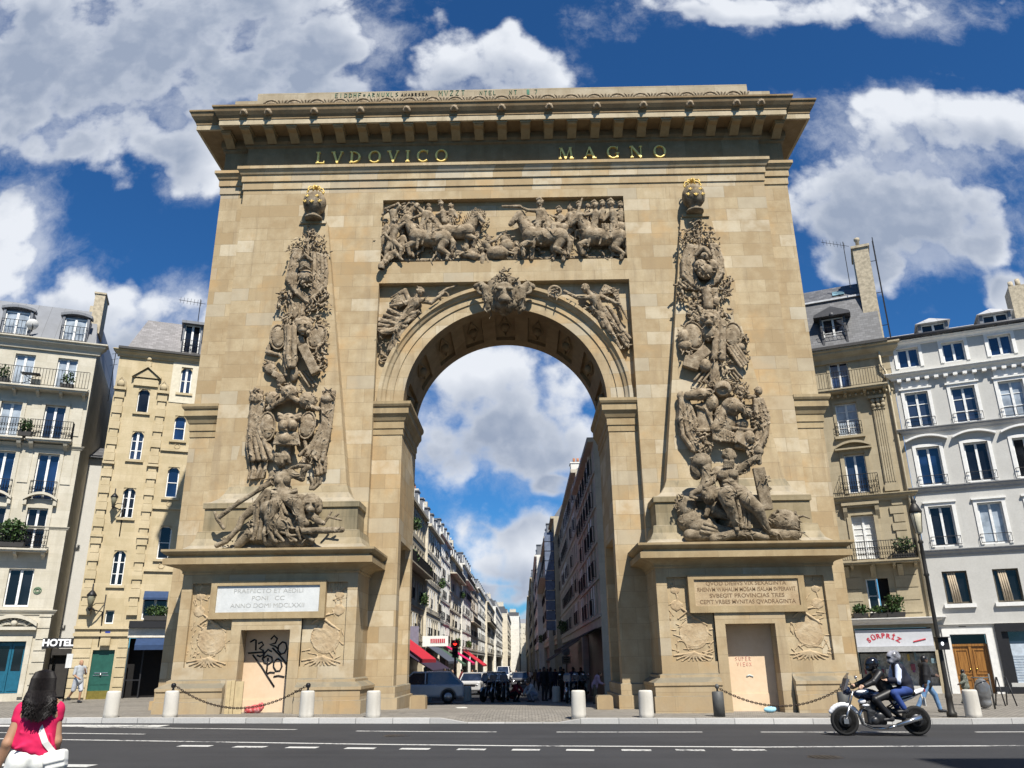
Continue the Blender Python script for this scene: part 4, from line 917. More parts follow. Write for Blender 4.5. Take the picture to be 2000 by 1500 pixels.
c.line([(450, 340), (530, 360), (590, 440)], 12, .26); c.foliage(470, 345, 40, 12, .22); c.foliage(540, 410, 40, 12, .26)
c.cloth([(420, 160), (405, 330), (430, 480), (520, 600)], [(490, 190), (540, 330), (560, 450), (600, 590)], 8, 18, .14, .12); c.blob(428, 145, 34, 34, .2)
c.cloth([(1040, 180), (1050, 330), (1050, 450), (1040, 560)], [(1110, 170), (1160, 320), (1150, 470), (1090, 590)], 7, 18, .14, .12); c.blob(1078, 100, 32, 34, .2)
c.line([(870, 415), (1020, 430)], 16, .4); c.rbox(p(940, 500, .34), (p.m(70), .1, p.m(50)), (0, R(35), 0), .02); c.blob(1000, 490, 46, 50, .36); c.blob(940, 380, 52, 40, .34)
c.foliage(1080, 360, 60, 26, .26); c.foliage(1090, 300, 46, 16, .25); c.foliage(600, 500, 60, 26, .26); c.foliage(650, 560, 50, 18, .26); c.line([(560, 480), (690, 560)], 14, .28); c.foliage(1000, 560, 70, 26, .24); c.line([(900, 560), (1040, 580)], 30, .2)
dress(c, 260, .2, .020); dress(c, 420, .13, .012, .035); c.build('trophy_relief', CARVED, ARCH, h=.017, k=.012, rough=.0035, rscale=16., bounds=B_)
# --- right seated bearded river god
p = Plane(1230, 740, 4.287, -1.3)
c = Carver(p, 13)
c.line([(500, 1310, .35, 50), (760, 1300, .45, 56), (1000, 1300, .45, 52), (1380, 1310, .3, 44)], 1); c.blob(560, 1200, 160, 90, .1); c.blob(480, 1090, 90, 90, .05); c.blob(860, 1130, 150, 190, .0); c.blob(620, 1240, 120, 60, .35)
c.head(830, 655, 62, .5, .1, beard=True); c.line([(830, 720, .42, 34), (825, 770, .4, 40)], 1)
c.line([(735, 780, .34, 48), (910, 760, .36, 48)], 1); c.line([(820, 820, .38, 88), (835, 900, .45, 72), (870, 960, .55, 80)], 1); c.blob(775, 810, 44, 36, .62); c.blob(860, 800, 44, 36, .62)
for i in range(3): c.blob(800+i*6, 860+i*32, 26, 16, .68, k=.01); c.blob(850+i*6, 855+i*32, 26, 16, .68, k=.01)
c.line([(730, 780, .34, 42), (690, 850, .5, 32), (630, 900, .6, 26)], 1); c.line([(910, 765, .36, 42), (990, 710, .5, 30), (1060, 660, .55, 24)], 1)
for i in range(4): c.line([(1062, 645+i*11, .6, 8), (1092, 640+i*11, .62, 7)], 1, k=.004)
c.blob(600, 695, 84, 64, .35); c.foliage(600, 660, 80, 26, .4, .3); c.line([(640, 730, .42, 44), (640, 820, .48, 38), (625, 890, .52, 34), (570, 940, .52, 26), (520, 960, .5, 20), (512, 985, .5, 16), (560, 1000, .5, 12)], 1); c.blob(555, 760, 52, 74, .28); c.blob(575, 735, 18, 14, .62, .1, cut=True)
c.line([(1075, 590, .5, 26), (1082, 700, .5, 22)], 1, k=.01); c.rbox(p(1112, 920, .45), (p.m(48), .09, p.m(150)*1.15), (0, R(-5), 0), .03); c.foliage(1135, 830, 45, 16, .5, .4); c.foliage(1160, 940, 36, 12, .4, .4); c.blob(1080, 610, 40, 32, .5)
c.line([(840, 960, .55, 74), (800, 980, .9, 60), (830, 1050, .95, 52), (870, 1150, .8, 40), (890, 1240, .7, 26), (900, 1262, .8, 18)], 1)
c.line([(920, 960, .55, 72), (1000, 1030, .8, 60), (1070, 1090, .85, 52), (1110, 1180, .7, 38), (1160, 1280, .55, 26), (1220, 1305, .6, 17)], 1)
c.cloth([(880, 950), (890, 1020), (900, 1100), (920, 1240)], [(930, 950), (960, 1040), (1000, 1130), (1000, 1250)], 6, 16, .62, .1, k=.012); c.cloth([(770, 930), (850, 945), (930, 920)], [(780, 965), (850, 985), (930, 960)], 4, 13, .78, .05, k=.01)
c.head(665, 985, 70, .55, -.4); c.blob(690, 950, 70, 48, .5); c.line([(690, 1050, .45, 44), (710, 1110, .4, 50), (790, 1140, .4, 40)], 1); c.line([(660, 1070, .5, 24), (640, 1140, .55, 20)], 1)
c.cloth([(640, 1200), (760, 1240), (870, 1270)], [(600, 1280), (740, 1310), (860, 1320)], 6, 17, .5, .08, k=.012); c.line([(700, 1340, .6, 34), (860, 1300, .65, 38), (960, 1290, .6, 34), (1140, 1330, .55, 28)], 1)
for i in range(34):
    a = c.rg.uniform(-.3, 3.4); x0, y0 = 1290+c.rg.uniform(-120, 120), 1200+c.rg.uniform(-50, 60); L = c.rg.uniform(50, 110)
    c.line([(x0, y0, .3, 12), (x0+L*.5*math.cos(a), y0-L*.6*math.sin(a), .42, 10), (x0+L*math.cos(a), y0-L*.5*math.sin(a)+20, .38, 5)], 1, k=.006)
c.blob(1290, 1200, 130, 90, .16); c.foliage(430, 1050, 70, 24, .14, .4); c.foliage(1400, 1270, 60, 16, .2, .4); c.foliage(560, 1150, 70, 16, .2, .3)
dress(c, 180, .26, .022, .13); dress(c, 320, .14, .012, .06); c.build('seated_figure', CARVED_DARK, ARCH, label='seated bearded man with cherub and rudder', h=.017, k=.014, rough=.0035, rscale=15., bounds=B_)
# --- keystone lion
p = Plane(730, 370, 3.9216, -.02)
c = Carver(p, 21); c.lion(1000, 800, 128, .22); c.foliage(1000, 700, 90, 40, .45, .3); c.line([(1000, 880, .3, 70), (1000, 930, .1, 40)], 1)
for e in (-1, 1):
    X = lambda a: 1000+e*a
    c.line([(X(215), 745, .12, 24), (X(175), 735, .22, 30), (X(135), 770, .30, 34), (X(130), 840, .30, 32), (X(128), 900, .22, 26), (X(118), 935, .12, 18)], 1, k=.012)
    c.torus(p(X(170), 770, .25), p.m(30), p.m(13)); c.torus(p(X(128), 905, .22), p.m(24), p.m(11)); c.line([(X(100), 720, .3, 28), (X(110), 860, .3, 22)], 1)
dress(c, 160, .2, .026); c.build('keystone_lion_head', CARVED_DARK, ARCH, h=.018, k=.014, rough=.005, rscale=18., bounds=(np.array((-9, -3, 0)), np.array((9, .8, 99))))
# --- battle panel
p = Plane(730, 370, 3.9216, .26)
c = Carver(p, 31)
c.line([(70, 545, .05, 14), (600, 545, .1, 18), (1000, 530, .08, 20), (1500, 525, .08, 16), (1930, 520, .05, 12)], 1)
c.horse(430, 380, 250, 1, .2, True); c.horse(640, 330, 210, -1, .12); c.horse(1310, 370, 270, 1, .24); c.horse(1760, 370, 260, 1, .2, True)
for x in (1350, 1850): c.horse(x+80, 300, 170, 1, .03)
c.man((370, 290, .3), (400, 190, .3), (330, 130, .3), [[(400, 180, .3), (330, 210, .4), (250, 240, .38)], [(420, 200, .3), (380, 280, .4)]], [[(370, 290, .35), (340, 380, .42), (330, 450, .4)]], .9, drape=True)
c.cloth([(420, 170), (470, 220), (520, 290)], [(380, 230), (430, 280), (480, 330)], 5, 16, .2, .06)
c.man((540, 250, .2), (530, 180, .2), (512, 120, .2), [[(530, 170, .2), (480, 190, .3)]], (), .75, helmet=True); c.man((430, 200, .12), (425, 160, .12), (420, 128, .12), (), (), .7)
c.man((1265, 250, .36), (1275, 180, .36), (1272, 112, .38), [[(1250, 165, .38), (1180, 160, .45), (1110, 130, .45)], [(1310, 180, .36), (1300, 240, .45), (1230, 260, .45)]], [[(1265, 260, .4), (1235, 350, .48), (1225, 440, .45)]], 1.0, helmet=True)
c.line([(1120, 132, .46, 14), (985, 130, .5, 8)], 1, k=.006); c.cloth([(1300, 150), (1340, 220), (1350, 280)], [(1260, 230), (1290, 260), (1300, 300)], 5, 16, .32, .06)
c.man((1690, 260, .32), (1700, 190, .32), (1690, 130, .34), [[(1680, 180, .32), (1620, 200, .4), (1580, 180, .4)]], [[(1690, 265, .36), (1660, 360, .42), (1640, 430, .4)]], .95, helmet=True)
c.man((1840, 250, .26), (1830, 190, .28), (1815, 120, .28), [[(1800, 190, .3), (1760, 240, .36)]], [[(1840, 260, .3), (1870, 300, .32)]], 1.0, helmet=True)
for x, y, o, w in ((1500, 150, .14, .85), (1570, 130, .1, .8), (1640, 130, .08, .75), (1890, 130, .1, .8), (1530, 190, .1, .8), (1750, 120, .08, .8)): c.man((x, y+110, o), (x, y+55, o), (x, y, o), [[(x-20, y+55, o+.05), (x-60, y+90, o+.1)]], (), w, helmet=x % 20 == 10)
c.line([(1560, 190, .2, 12), (1595, 70, .2, 7)], 1, k=.006); c.line([(1700, 130, .2, 8), (1690, 85, .2, 5)], 1, k=.006)
for x, y, o in ((250, 150, .08), (300, 110, .06), (590, 130, .06), (90, 250, .1), (60, 330, .1), (215, 330, .12), (1420, 170, .08), (1470, 230, .1), (1600, 210, .1), (1880, 230, .1), (1910, 300, .12), (1450, 320, .06), (560, 250, .1), (1640, 330, .08), (760, 420, .1), (830, 470, .12), (1090, 420, .1)):
    c.man((x, y+95, o), (x+10, y+48, o), (x, y, o), [[(x-15, y+48, o+.04), (x-60, y+60+c.rg.uniform(-40, 30), o+.08)], [(x+25, y+48, o+.04), (x+50, y+90, o+.06)]], [[(x, y+95, o), (x+c.rg.uniform(-30, 30), y+150, o), (x+c.rg.uniform(-30, 30), y+190, o)]], .85, look=c.rg.choice((-.4, .4)), drape=c.rg.random() < .5, helmet=c.rg.random() < .5)
for x in (300, 380, 470, 1500, 1680, 1760, 1860): c.line([(x, 240, .06, 7), (x+c.rg.uniform(-60, 60), 92, .06, 5)], 1, k=.005)
for x, y in ((330, 470), (520, 470), (1240, 480), (1400, 480), (1650, 480), (1800, 480), (720, 440), (930, 440)): c.foliage(x, y, 60, 14, .08, .4)
for x0, y0, L in ((330, 330, 200), (1240, 330, 220), (1690, 330, 210)):
    c.line([(x0, y0-60, .42, 7), (x0+60, y0+10, .47, 7), (x0+40, y0+90, .42, 7)], 1, k=.005); c.line([(x0+60, y0, .46, 7), (x0+190, y0-30, .46, 7)], 1, k=.005); c.cloth([(x0+60, y0-60), (x0+70, y0-10), (x0+80, y0+50)], [(x0+150, y0-60), (x0+150, y0-10), (x0+140, y0+40)], 5, 13, .42, .05, k=.008)
# melee at the left edge
c.man((150, 270, .26), (150, 180, .28), (160, 240, .34), [[(130, 170, .3), (90, 150, .4), (185, 110, .4)], [(170, 170, .3), (200, 130, .38), (185, 105, .38)]], (), .9); c.line([(70, 190, .3, 12), (190, 105, .36, 8)], 1, k=.006)
c.man((140, 400, .3), (160, 300, .3), (165, 235, .32), [[(130, 300, .32), (90, 350, .4), (130, 390, .4)], [(190, 300, .32), (235, 260, .4)]], [[(140, 400, .3), (100, 460, .36), (90, 530, .32)], [(150, 400, .3), (210, 450, .36), (200, 530, .32)]], 1., drape=True)
c.man((110, 500, .26), (160, 490, .26), (90, 560, .36), [[(170, 490, .3), (220, 540, .34)]], [[(110, 500, .3), (60, 580, .4), (52, 605, .42)]], .85); c.blob(58, 590, 26, 34, .4)
c.foliage(110, 330, 60, 26, .14, .4); c.foliage(260, 160, 60, 20, .12, .4); c.line([(235, 250, .3, 9), (275, 180, .3, 6)], 1, k=.006)
# fallen fighters and ruin in the middle
c.man((690, 500, .2), (770, 510, .22), (700, 450, .26), [[(770, 510, .24), (720, 480, .3), (640, 500, .3)]], [[(690, 500, .2), (640, 480, .28), (620, 520, .24)]], .9)
c.man((900, 480, .16), (860, 420, .18), (880, 385, .22), [[(860, 420, .2), (930, 390, .28), (975, 345, .26)]], [[(900, 480, .18), (980, 470, .24), (1070, 490, .22)]], .9); c.blob(950, 490, 90, 50, .14); c.blob(1010, 390, 40, 40, .12); c.blob(1020, 440, 60, 50, .1); c.foliage(1020, 380, 50, 18, .14, .4); c.foliage(850, 400, 60, 24, .1, .35)
for i in range(16):
    a = R(60+6*i); c.line([(790, 380, .03, 8), (790+200*math.cos(a)*.7, 380-230*math.sin(a), .05, 4)], 1, k=.006)
c.foliage(800, 230, 90, 40, .03, .16); c.foliage(620, 200, 60, 20, .06, .25); c.foliage(1090, 470, 60, 20, .12, .35); c.foliage(460, 500, 70, 18, .1, .3); c.foliage(1480, 470, 50, 20, .16, .4)
dress(c, 500, .2, .020, .04); dress(c, 900, .12, .012, .03); c.build('battle_relief', CARVED, ARCH, h=.017, k=.011, rough=.004, rscale=16., bounds=(np.array((-5.6, -2, 16.9)), np.array((5.13, .34, 20.33))))
# --- winged victories in the spandrels
p = Plane(730, 370, 3.9216, .32)
for s, lab in ((-1, 'winged victory stretching a wreath towards the keystone, legs trailing left'), (1, 'winged victory holding a palm branch, seen from the front')):
    c = Carver(p, 41+s)
    if s < 0:
        c.man((260, 950, .18), (310, 870, .22), (355, 785, .26), [[(350, 850, .26), (440, 870, .3), (490, 830, .3), (540, 790, .28)], [(280, 860, .24), (200, 880, .3), (130, 890, .26)]], [[(250, 960, .2), (160, 1080, .3), (60, 1100, .24), (50, 1130, .2)], [(240, 980, .18), (170, 1110, .22), (110, 1230, .14)]], 1.25, look=.4)
        c.cloth([(130, 900), (230, 960), (340, 930)], [(60, 1000), (200, 1040), (300, 990)], 6, 15, .16, .08); c.cloth([(200, 960), (90, 1000), (40, 990)], [(230, 1050), (110, 1080), (40, 1070)], 6, 15, .14, .08); c.cloth([(230, 1060), (170, 1160), (110, 1240)], [(260, 1040), (220, 1120), (170, 1200)], 5, 14, .12, .06)
        for i in range(8): c.line([(270, 860, .1, 14), (215-6*i, 780+16*i, .12, 11), (130+4*i, 830+22*i, .08, 6)], 1, k=.006)
        c.line([(205, 800, .12, 18), (240, 775, .14, 18), (270, 850, .14, 20)], 1); c.torus(p(535, 820, .2), p.m(36), p.m(7)); c.line([(500, 800, .25, 10), (560, 760, .22, 8), (640, 735, .14, 5)], 1, k=.006)
        c.line([(50, 1180, .06, 9), (60, 1260, .08, 9), (110, 1290, .08, 7), (60, 1310, .06, 6)], 1, k=.006); c.torus(p(80, 1290, .05), p.m(34), p.m(6)); c.foliage(70, 1180, 40, 10, .06, .5)
    else:
        c.man((1740, 930, .2), (1690, 840, .22), (1620, 760, .26), [[(1650, 830, .24), (1560, 830, .3), (1460, 780, .28)], [(1740, 820, .24), (1830, 860, .3), (1890, 890, .28)]], [[(1730, 950, .22), (1810, 1080, .28), (1890, 1220, .18)], [(1770, 940, .18), (1850, 1060, .2), (1920, 1160, .12)]], 1.25, look=-.4)
        c.cloth([(1660, 900), (1700, 960), (1740, 1050)], [(1800, 900), (1850, 980), (1900, 1080)], 8, 14, .16, .08); c.cloth([(1770, 1010), (1850, 1100), (1930, 1210)], [(1830, 960), (1900, 1060), (1960, 1140)], 6, 14, .1, .08)
        for i in range(9): c.line([(1740, 800, .1, 14), (1770+12*i, 735+6*i, .12, 11), (1870+4*i, 790+26*i, .06, 6)], 1, k=.006)
        c.torus(p(1385, 785, .2), p.m(44), p.m(12)); c.foliage(1385, 785, 50, 16, .2, .35); c.line([(1890, 890, .26, 10), (1940, 990, .14, 7)], 1, k=.006); c.cloth([(1640, 880), (1570, 900), (1520, 870)], [(1680, 950), (1640, 960), (1600, 930)], 4, 10, .08, .04); c.foliage(1930, 1180, 40, 14, .06, .5)
    dress(c, 150, .24, .022)
    sp = c.build('winged_victory', CARVED, ARCH, label=lab, h=.018, k=.014, rough=.005, rscale=16., bounds=(np.array((-5.13, -2, ZS-.2)), np.array((5.13, .42, BZ-.02))))
# --- low reliefs of the pedestals: shallow spoils of war
for s, xc in ((-1, -8.03), (1, 8.10)):
    for a, b in ((xc-2.62, xc-1.17), (xc+1.21, xc+2.64)):
        s_ = Sculpt(); rg = random.Random(int(a*10)); f = lambda x, z, o=0.: np.array((a+x*(b-a), -1.68-o*.3, 1.5+z*2.7))
        out_ = (a < xc)
        s_.ell(f(.55, .32), (.48, .014, .50)); s_.ell(f(.5, .35), (.34, .024, .38)); s_.torus(f(.52, .34, .06), (.45), .012)
        for i in range(9): q = R(200+i*16); s_.cone(f(.5, .1, .02), f(.5+.5*math.cos(q), .12+.16*math.sin(q), .04), .045, .02, .02)
        e = .18 if out_ else .82
        s_.chain([f(e, .6), f(e+.04, .75), f(e-.03, .9), f(e, .99)], [.03, .028, .028, .02]); s_.ell(f(e, .66), (.20, .03, .18)); s_.ell(f(e, .84), (.16, .028, .12))
        for i in range(60):
            x, z = rg.random(), rg.random()
            if z > .55 and ((out_ and x > .42) or (not out_ and x < .58)): continue
            q = rg.uniform(0, 6.28); s_.cone(f(x, z, .0), f(x+.22*math.cos(q), z+.10*math.sin(q), .03), .024, .014, .012)
        s_.chain([f(.3, .62, .03), f(.62, .5, .07), f(.85, .42, .03)], [.035, .04, .03], .02); s_.chain([f(.2, .5, .03), f(.4, .58, .07), f(.7, .62, .03)], [.03, .03, .025], .02)
        s_.build('spoils_relief', LOWREL, ARCH, h=.020, k=.02, rough=.008, rscale=14., seed=int(a*7) % 90, bounds=(np.array((a, -3, 1.5)), np.array((b, -1.66, 4.19))))
# ------------------------------------------------------------------ ground
def ground_mat(name, c, scale, bump, rough=.85, patch=.25, setts=None, var=.25, crack=0.):
    mt, nt, b, t = pbsdf(name); oc = ocoord(nt); x, y, z = t.sep(oc)
    fine = t.noise(oc, scale, 4., .7); big = t.noise(oc, .35, 5., .65); lane = t.noise(t.vec('MULTIPLY', oc, (.12, 1.6, 1)), 1., 4., .6)
    k = t.math('ADD', t.math('MULTIPLY', t.math('SUBTRACT', fine, .5), var*2.2), t.math('ADD', t.math('MULTIPLY', t.math('SUBTRACT', big, .5), patch*2), t.math('MULTIPLY', t.math('SUBTRACT', lane, .5), patch*1.5)))
    if setts:
        br = nn(nt, 'ShaderNodeTexBrick'); nt.links.new(oc, br.inputs['Vector']); br.inputs['Color1'].default_value = (0, 0, 0, 1); br.inputs['Color2'].default_value = (1, 1, 1, 1); br.inputs['Mortar'].default_value = (.5, .5, .5, 1)
        br.inputs['Scale'].default_value = 1; br.inputs['Brick Width'].default_value = setts[0]; br.inputs['Row Height'].default_value = setts[1]; br.inputs['Mortar Size'].default_value = setts[2]
        k = t.math('ADD', k, t.math('MULTIPLY', t.math('SUBTRACT', br.outputs['Color'], .5), .35)); k = t.math('SUBTRACT', k, t.math('MULTIPLY', br.outputs['Fac'], .5))
    f = t.math('ADD', 1., k)
    sc = t.vec('SCALE', c, scale=f); nt.links.new(sc, b.inputs['Base Color'])
    b.inputs['Roughness'].default_value = rough; b.inputs['Specular IOR Level'].default_value = .25
    bp = nn(nt, 'ShaderNodeBump'); bp.inputs['Strength'].default_value = bump; bp.inputs['Distance'].default_value = .02
    h = t.math('SUBTRACT', fine, t.math('MULTIPLY', br.outputs['Fac'], 1.)) if setts else fine
    nt.links.new(h, bp.inputs['Height']); nt.links.new(bp.outputs[0], b.inputs['Normal']); MATS[name] = mt; return mt
ROADM = ground_mat('road_asphalt', (.039, .039, .041), 60., .35, patch=.38, var=.35)
SETTS = ground_mat('granite_setts', (.235, .215, .185), 30., .5, patch=.3, setts=(.20, .13, .018))
KERBM = ground_mat('granite_kerb', (.42, .41, .39), 25., .2, patch=.3, setts=(1.1, 9., .012))
def worn_paint():
    mt, nt, b, t = pbsdf('worn_road_paint'); oc = ocoord(nt); n = t.noise(oc, 11., 8., .75); big = t.noise(oc, .7, 3., .5)
    c = t.mix(t.ss(t.math('ADD', n, t.math('MULTIPLY', t.math('SUBTRACT', big, .5), .7)), .66, .54), (.085, .085, .085, 1), (.50, .49, .46, 1)); nt.links.new(c, b.inputs['Base Color']); b.inputs['Roughness'].default_value = .8; return mt
PAINT = worn_paint()
CONC = ashlar('pale_concrete', (.50, .47, .41), (.60, .57, .51), (.68, .65, .60), bw=40, bh=40, joint=0, stain=.45, stainc=(.30, .27, .22), top=(.62, .60, .56), topamt=.3, bump=.15)
yk = lambda x: -4.38-.045*max(-30., min(30., x))
DROP = lambda x: 0. if -1.15 <= x <= 1.55 else (min(1, (-1.15-x)/.75) if x < -1.15 else min(1, (x-1.55)/.75))
def sheet(mb, xs, rows):
    """rows: list of functions x -> (y, z); quads between consecutive rows"""
    n = len(xs); vs = [(x, *f(x)) for f in rows for x in xs]
    mb.add(vs, [(j*n+i, j*n+i+1, (j+1)*n+i+1, (j+1)*n+i) for j in range(len(rows)-1) for i in range(n-1)]); return mb
XS = [-90, -40, -13, -8, -4, -1.9, -1.5, -1.15, -.4, .6, 1.55, 1.9, 2.3, 5, 9, 13, 40, 90]
def fall(x, y):                                              # the side street drops away behind the arch
    f = max(0., min(1., (13-abs(x))/4.)); return f*(-.036*max(0., min(11., y-.5))-.014*max(0., y-11.5))
def gzy(x, y): return gz(x)+fall(x, y)
def groundpt(u, v):
    d = ray(u, v); t = 5.
    while t < 600:
        p = Vector((CX, CY, CZ))+d*t
        if p.z <= gzy(p.x, p.y): break
        t += .05
    return p
XS2 = sorted({*XS, -11, -9.8, -9, 9, 9.8, 11})
row = lambda y: (lambda x: (y, gzy(x, y)))
struct(sheet(MB(), XS2, [lambda x: (yk(x)+.3, gz(x)-.125+.125*DROP(x)), lambda x: (yk(x)+1.5, gz(x)), row(.5), row(3), row(6), row(9), row(11.5), row(16), row(60), row(620)]).build('pavement', SETTS))
struct(sheet(MB(), [-90, -40, -13, -6, 0, 6, 13, 40, 90], [lambda x: (-140., gz(x)-.14), lambda x: (-30., gz(x)-.14), lambda x: (yk(x)+.28, gz(x)-.14)]).build('road', ROADM))
struct(sheet(MB(), XS, [lambda x: (yk(x), gz(x)-.2), lambda x: (yk(x), gz(x)-.115+.12*DROP(x)), lambda x: (yk(x)+.3, gz(x)-.115+.12*DROP(x)), lambda x: (yk(x)+.3, gz(x)-.2)]).build('kerb', KERBM))
struct(sheet(MB(), [-5.2, -3, -1, 1.2, 1.4], [lambda x: (16., gzy(x, 16)+.004), lambda x: (60., gzy(x, 60)+.004), lambda x: (620., gzy(x, 620)+.004)]).build('side_street', ROADM))
def strip(pts, w):
    mb = MB(); L = []
    for i, p in enumerate(pts):
        a = Vector(pts[max(0, i-1)]); b = Vector(pts[min(len(pts)-1, i+1)]); d = (b-a).normalized(); n = Vector((-d.y, d.x))*w/2
        L.append((p[0]+n.x, p[1]+n.y)); L.append((p[0]-n.x, p[1]-n.y))
    vs = [(x, y, gz(x)-.14+.004) for x, y in L]; mb.add(vs, [(2*i+1, 2*i+3, 2*i+2, 2*i) for i in range(len(pts)-1)])
    return struct(mb.build('road_marking', PAINT))
for a, b in (((-11.8, -5.35), (-5.55, -6.33)), ((-3.84, -6.84), (-.15, -7.22)), ((1.39, -7.27), (5.1, -7.35)), ((6.57, -7.39), (10.28, -7.47)), ((11.92, -7.51), (16, -7.6))): strip([a, ((a[0]+b[0])/2, (a[1]+b[1])/2-.02), b], .16)
strip([(-30, -6.0), (-16, -8.2), (-12, -8.83), (-6.75, -9.68), (-3, -10.3), (.3, -10.7), (5.67, -11.05), (11.2, -10.85), (20, -10.4), (40, -9)], .17)
for a, b, y in ((-6.96, -6.24, -10.62), (-5.68, -4.98, -10.83), (-4.5, -3.83, -10.98), (-3.21, -2.57, -11.16), (-2.03, -1.41, -11.3), (-.83, -.24, -11.42), (.31, .88, -11.52), (1.42, 1.99, -11.58), (2.55, 3.15, -11.62), (3.65, 4.23, -11.63), (4.8, 5.47, -11.62)): strip([(a, y+.03), (b, y-.03)], .30)
strip([(-22, -3.7), (-13.2, -4.75), (-9.7, -5.0)], .7); strip([(-22, -5.9), (-13.1, -7.1), (-9.05, -7.66)], .14); strip([(-22, -12.2), (-12, -13.6), (-7.07, -14.05)], .35)

# ------------------------------------------------------------------ parts that houses share
STUC_A = ashlar('pale_cut_stone', (.47, .43, .34), (.56, .52, .43), (.63, .60, .51), bw=1.5, bh=.42, joint=.28, stain=.25, stainc=(.33, .29, .22), top=(.20, .19, .17), topamt=.7, bump=.15)
STUC_B = ashlar('honey_cut_stone', (.44, .36, .22), (.54, .45, .295), (.61, .52, .36), bw=1.3, bh=.36, joint=.22, stain=.3, stainc=(.30, .22, .12), top=(.18, .16, .13), topamt=.7, bump=.15)
STUC_C = ashlar('tan_cut_stone', (.36, .30, .20), (.43, .365, .25), (.49, .43, .31), bw=1.3, bh=.40, joint=.22, stain=.35, stainc=(.22, .17, .10), top=(.15, .135, .11), topamt=.7, bump=.15)
STUC_D = ashlar('white_render', (.49, .48, .45), (.54, .53, .50), (.58, .57, .54), bw=60, bh=60, joint=0, stain=.25, stainc=(.46, .44, .40), top=(.30, .29, .28), topamt=.6, bump=.08)
TRIM_W = plain('white_moulding', (.72, .71, .68), .7, 0, .06)
SLATE = seamed('slate_roof', (.12, .12, .125), .26, rough=.55, rows=.14, var=.3); ZINC = seamed('zinc_roof', (.17, .18, .20), .62, rough=.5, dark=.45, var=.12); ZINC_L = seamed('pale_zinc_roof', (.42, .42, .42), .62, rough=.5, dark=.5)
LIGHTPANE = plain('curtained_glass', (.30, .34, .38), .08, 0, .35, 1.5, .8)
def uv_window(par, x0, x1, z0, z1, y, pane=None, frame=None, bars=0, mull=True, arch=False, fw_=.06, name='window', label=None):
    frame = frame or WHITEPAINT; pane = pane or GLASS
    mb = MB(); d0, d1 = y, y+.06
    mb.box(x0, d0, z0, x0+fw_, d1, z1); mb.box(x1-fw_, d0, z0, x1, d1, z1); mb.box(x0+fw_, d0, z1-fw_, x1-fw_, d1, z1); mb.box(x0+fw_, d0, z0, x1-fw_, d1, z0+fw_*1.3)
    if mull: mb.box((x0+x1)/2-.055, d0-.015, z0+fw_*1.3, (x0+x1)/2+.055, d1-.004, z1-fw_)
    for i in range(bars):
        z = z0+(z1-z0)*(i+1)/(bars+1); mb.box(x0+fw_, d0+.015, z-.018, x1-fw_, d1-.01, z+.018)
    w = mb.build(name, frame, par, label=label)
    g_ = MB(); g_.quad((x0+.01, y+.045, z0+.01), (x1-.01, y+.045, z0+.01), (x1-.01, y+.045, z1-.01), (x0+.01, y+.045, z1-.01)); g_.build('pane', pane, w)
    return w
def railing(par, x0, x1, z0, z1, y, depth=0., pitch=.11, scroll=True, name='railing', r=.011):
    mb = MB(); P_ = [(x0, y+depth), (x0, y), (x1, y), (x1, y+depth)] if depth else [(x0, y), (x1, y)]
    for z in (z0+.06, z1): mb.tube([(a, b, z) for a, b in P_], r*1.5, 5)
    for (a, b), (c, d) in zip(P_, P_[1:]):
        L = math.hypot(c-a, d-b); n = max(1, int(L/pitch))
        for i in range(n+1):
            t = i/n; mb.tube([(a+(c-a)*t, b+(d-b)*t, z0+.06), (a+(c-a)*t, b+(d-b)*t, z1)], r, 4)
            if scroll and i < n:
                X, Y = a+(c-a)*(t+.5/n), b+(d-b)*(t+.5/n); e = ((c-a)/L, (d-b)/L); q = pitch*.42
                for zc in ((z0+z1)/2+.10, (z0+z1)/2-.16):
                    mb.tube([(X+e[0]*q*math.cos(k*.9), Y+e[1]*q*math.cos(k*.9), zc+q*1.5*math.sin(k*.9)) for k in range(7)], r*.9, 4, close=True)
    return mb.build(name, IRON, par)
def slab(par, x0, x1, z, y, out, mat, th=.16, name='balcony_slab'):
    mb = MB(); mb.box(x0, y-out, z-th*.5, x1, y+.02, z); mb.box(x0+.04, y-out+.06, z-th, x1-.04, y+.02, z-th*.5-.002)
    n = max(2, int((x1-x0)/.9))
    for i in range(n):
        x = x0+.18+(x1-x0-.36)*i/(n-1); mb.prism([(y+.02, z-th-.32), (y+.02, z-th-.002), (y-out*.75, z-th-.002), (y-out*.7, z-th-.10), (y-.10, z-th-.18)], 0, x-.07, x+.07)
    return mb.build(name, mat, par)
def moulding(par, x0, x1, z, y, out, h, mat, name='cornice', ret=True):
    pf = [(0, z-h), (out*.25, z-h), (out*.35, z-h*.7), (out*.8, z-h*.35), (out*.8, z-h*.2), (out, z-h*.12), (out, z), (0, z+.02)]
    return sweep(MB(), [(x0, y+.1), (x0, y), (x1, y), (x1, y+.1)] if ret else [(x0, y), (x1, y)], pf, False).build(name, mat, par)
def surround(mb, x0, x1, z0, z1, y, w=.16, out=.06, head=True):
    mb.box(x0-w, y-out, z0, x0-.001, y+.02, z1); mb.box(x1+.001, y-out, z0, x1+w, y+.02, z1); mb.box(x0-w, y-out, z1+.001, x1+w, y+.02, z1+w)
    if head: mb.box(x0-w-.06, y-out-.07, z1+w+.001, x1+w+.06, y+.02, z1+w+.08)
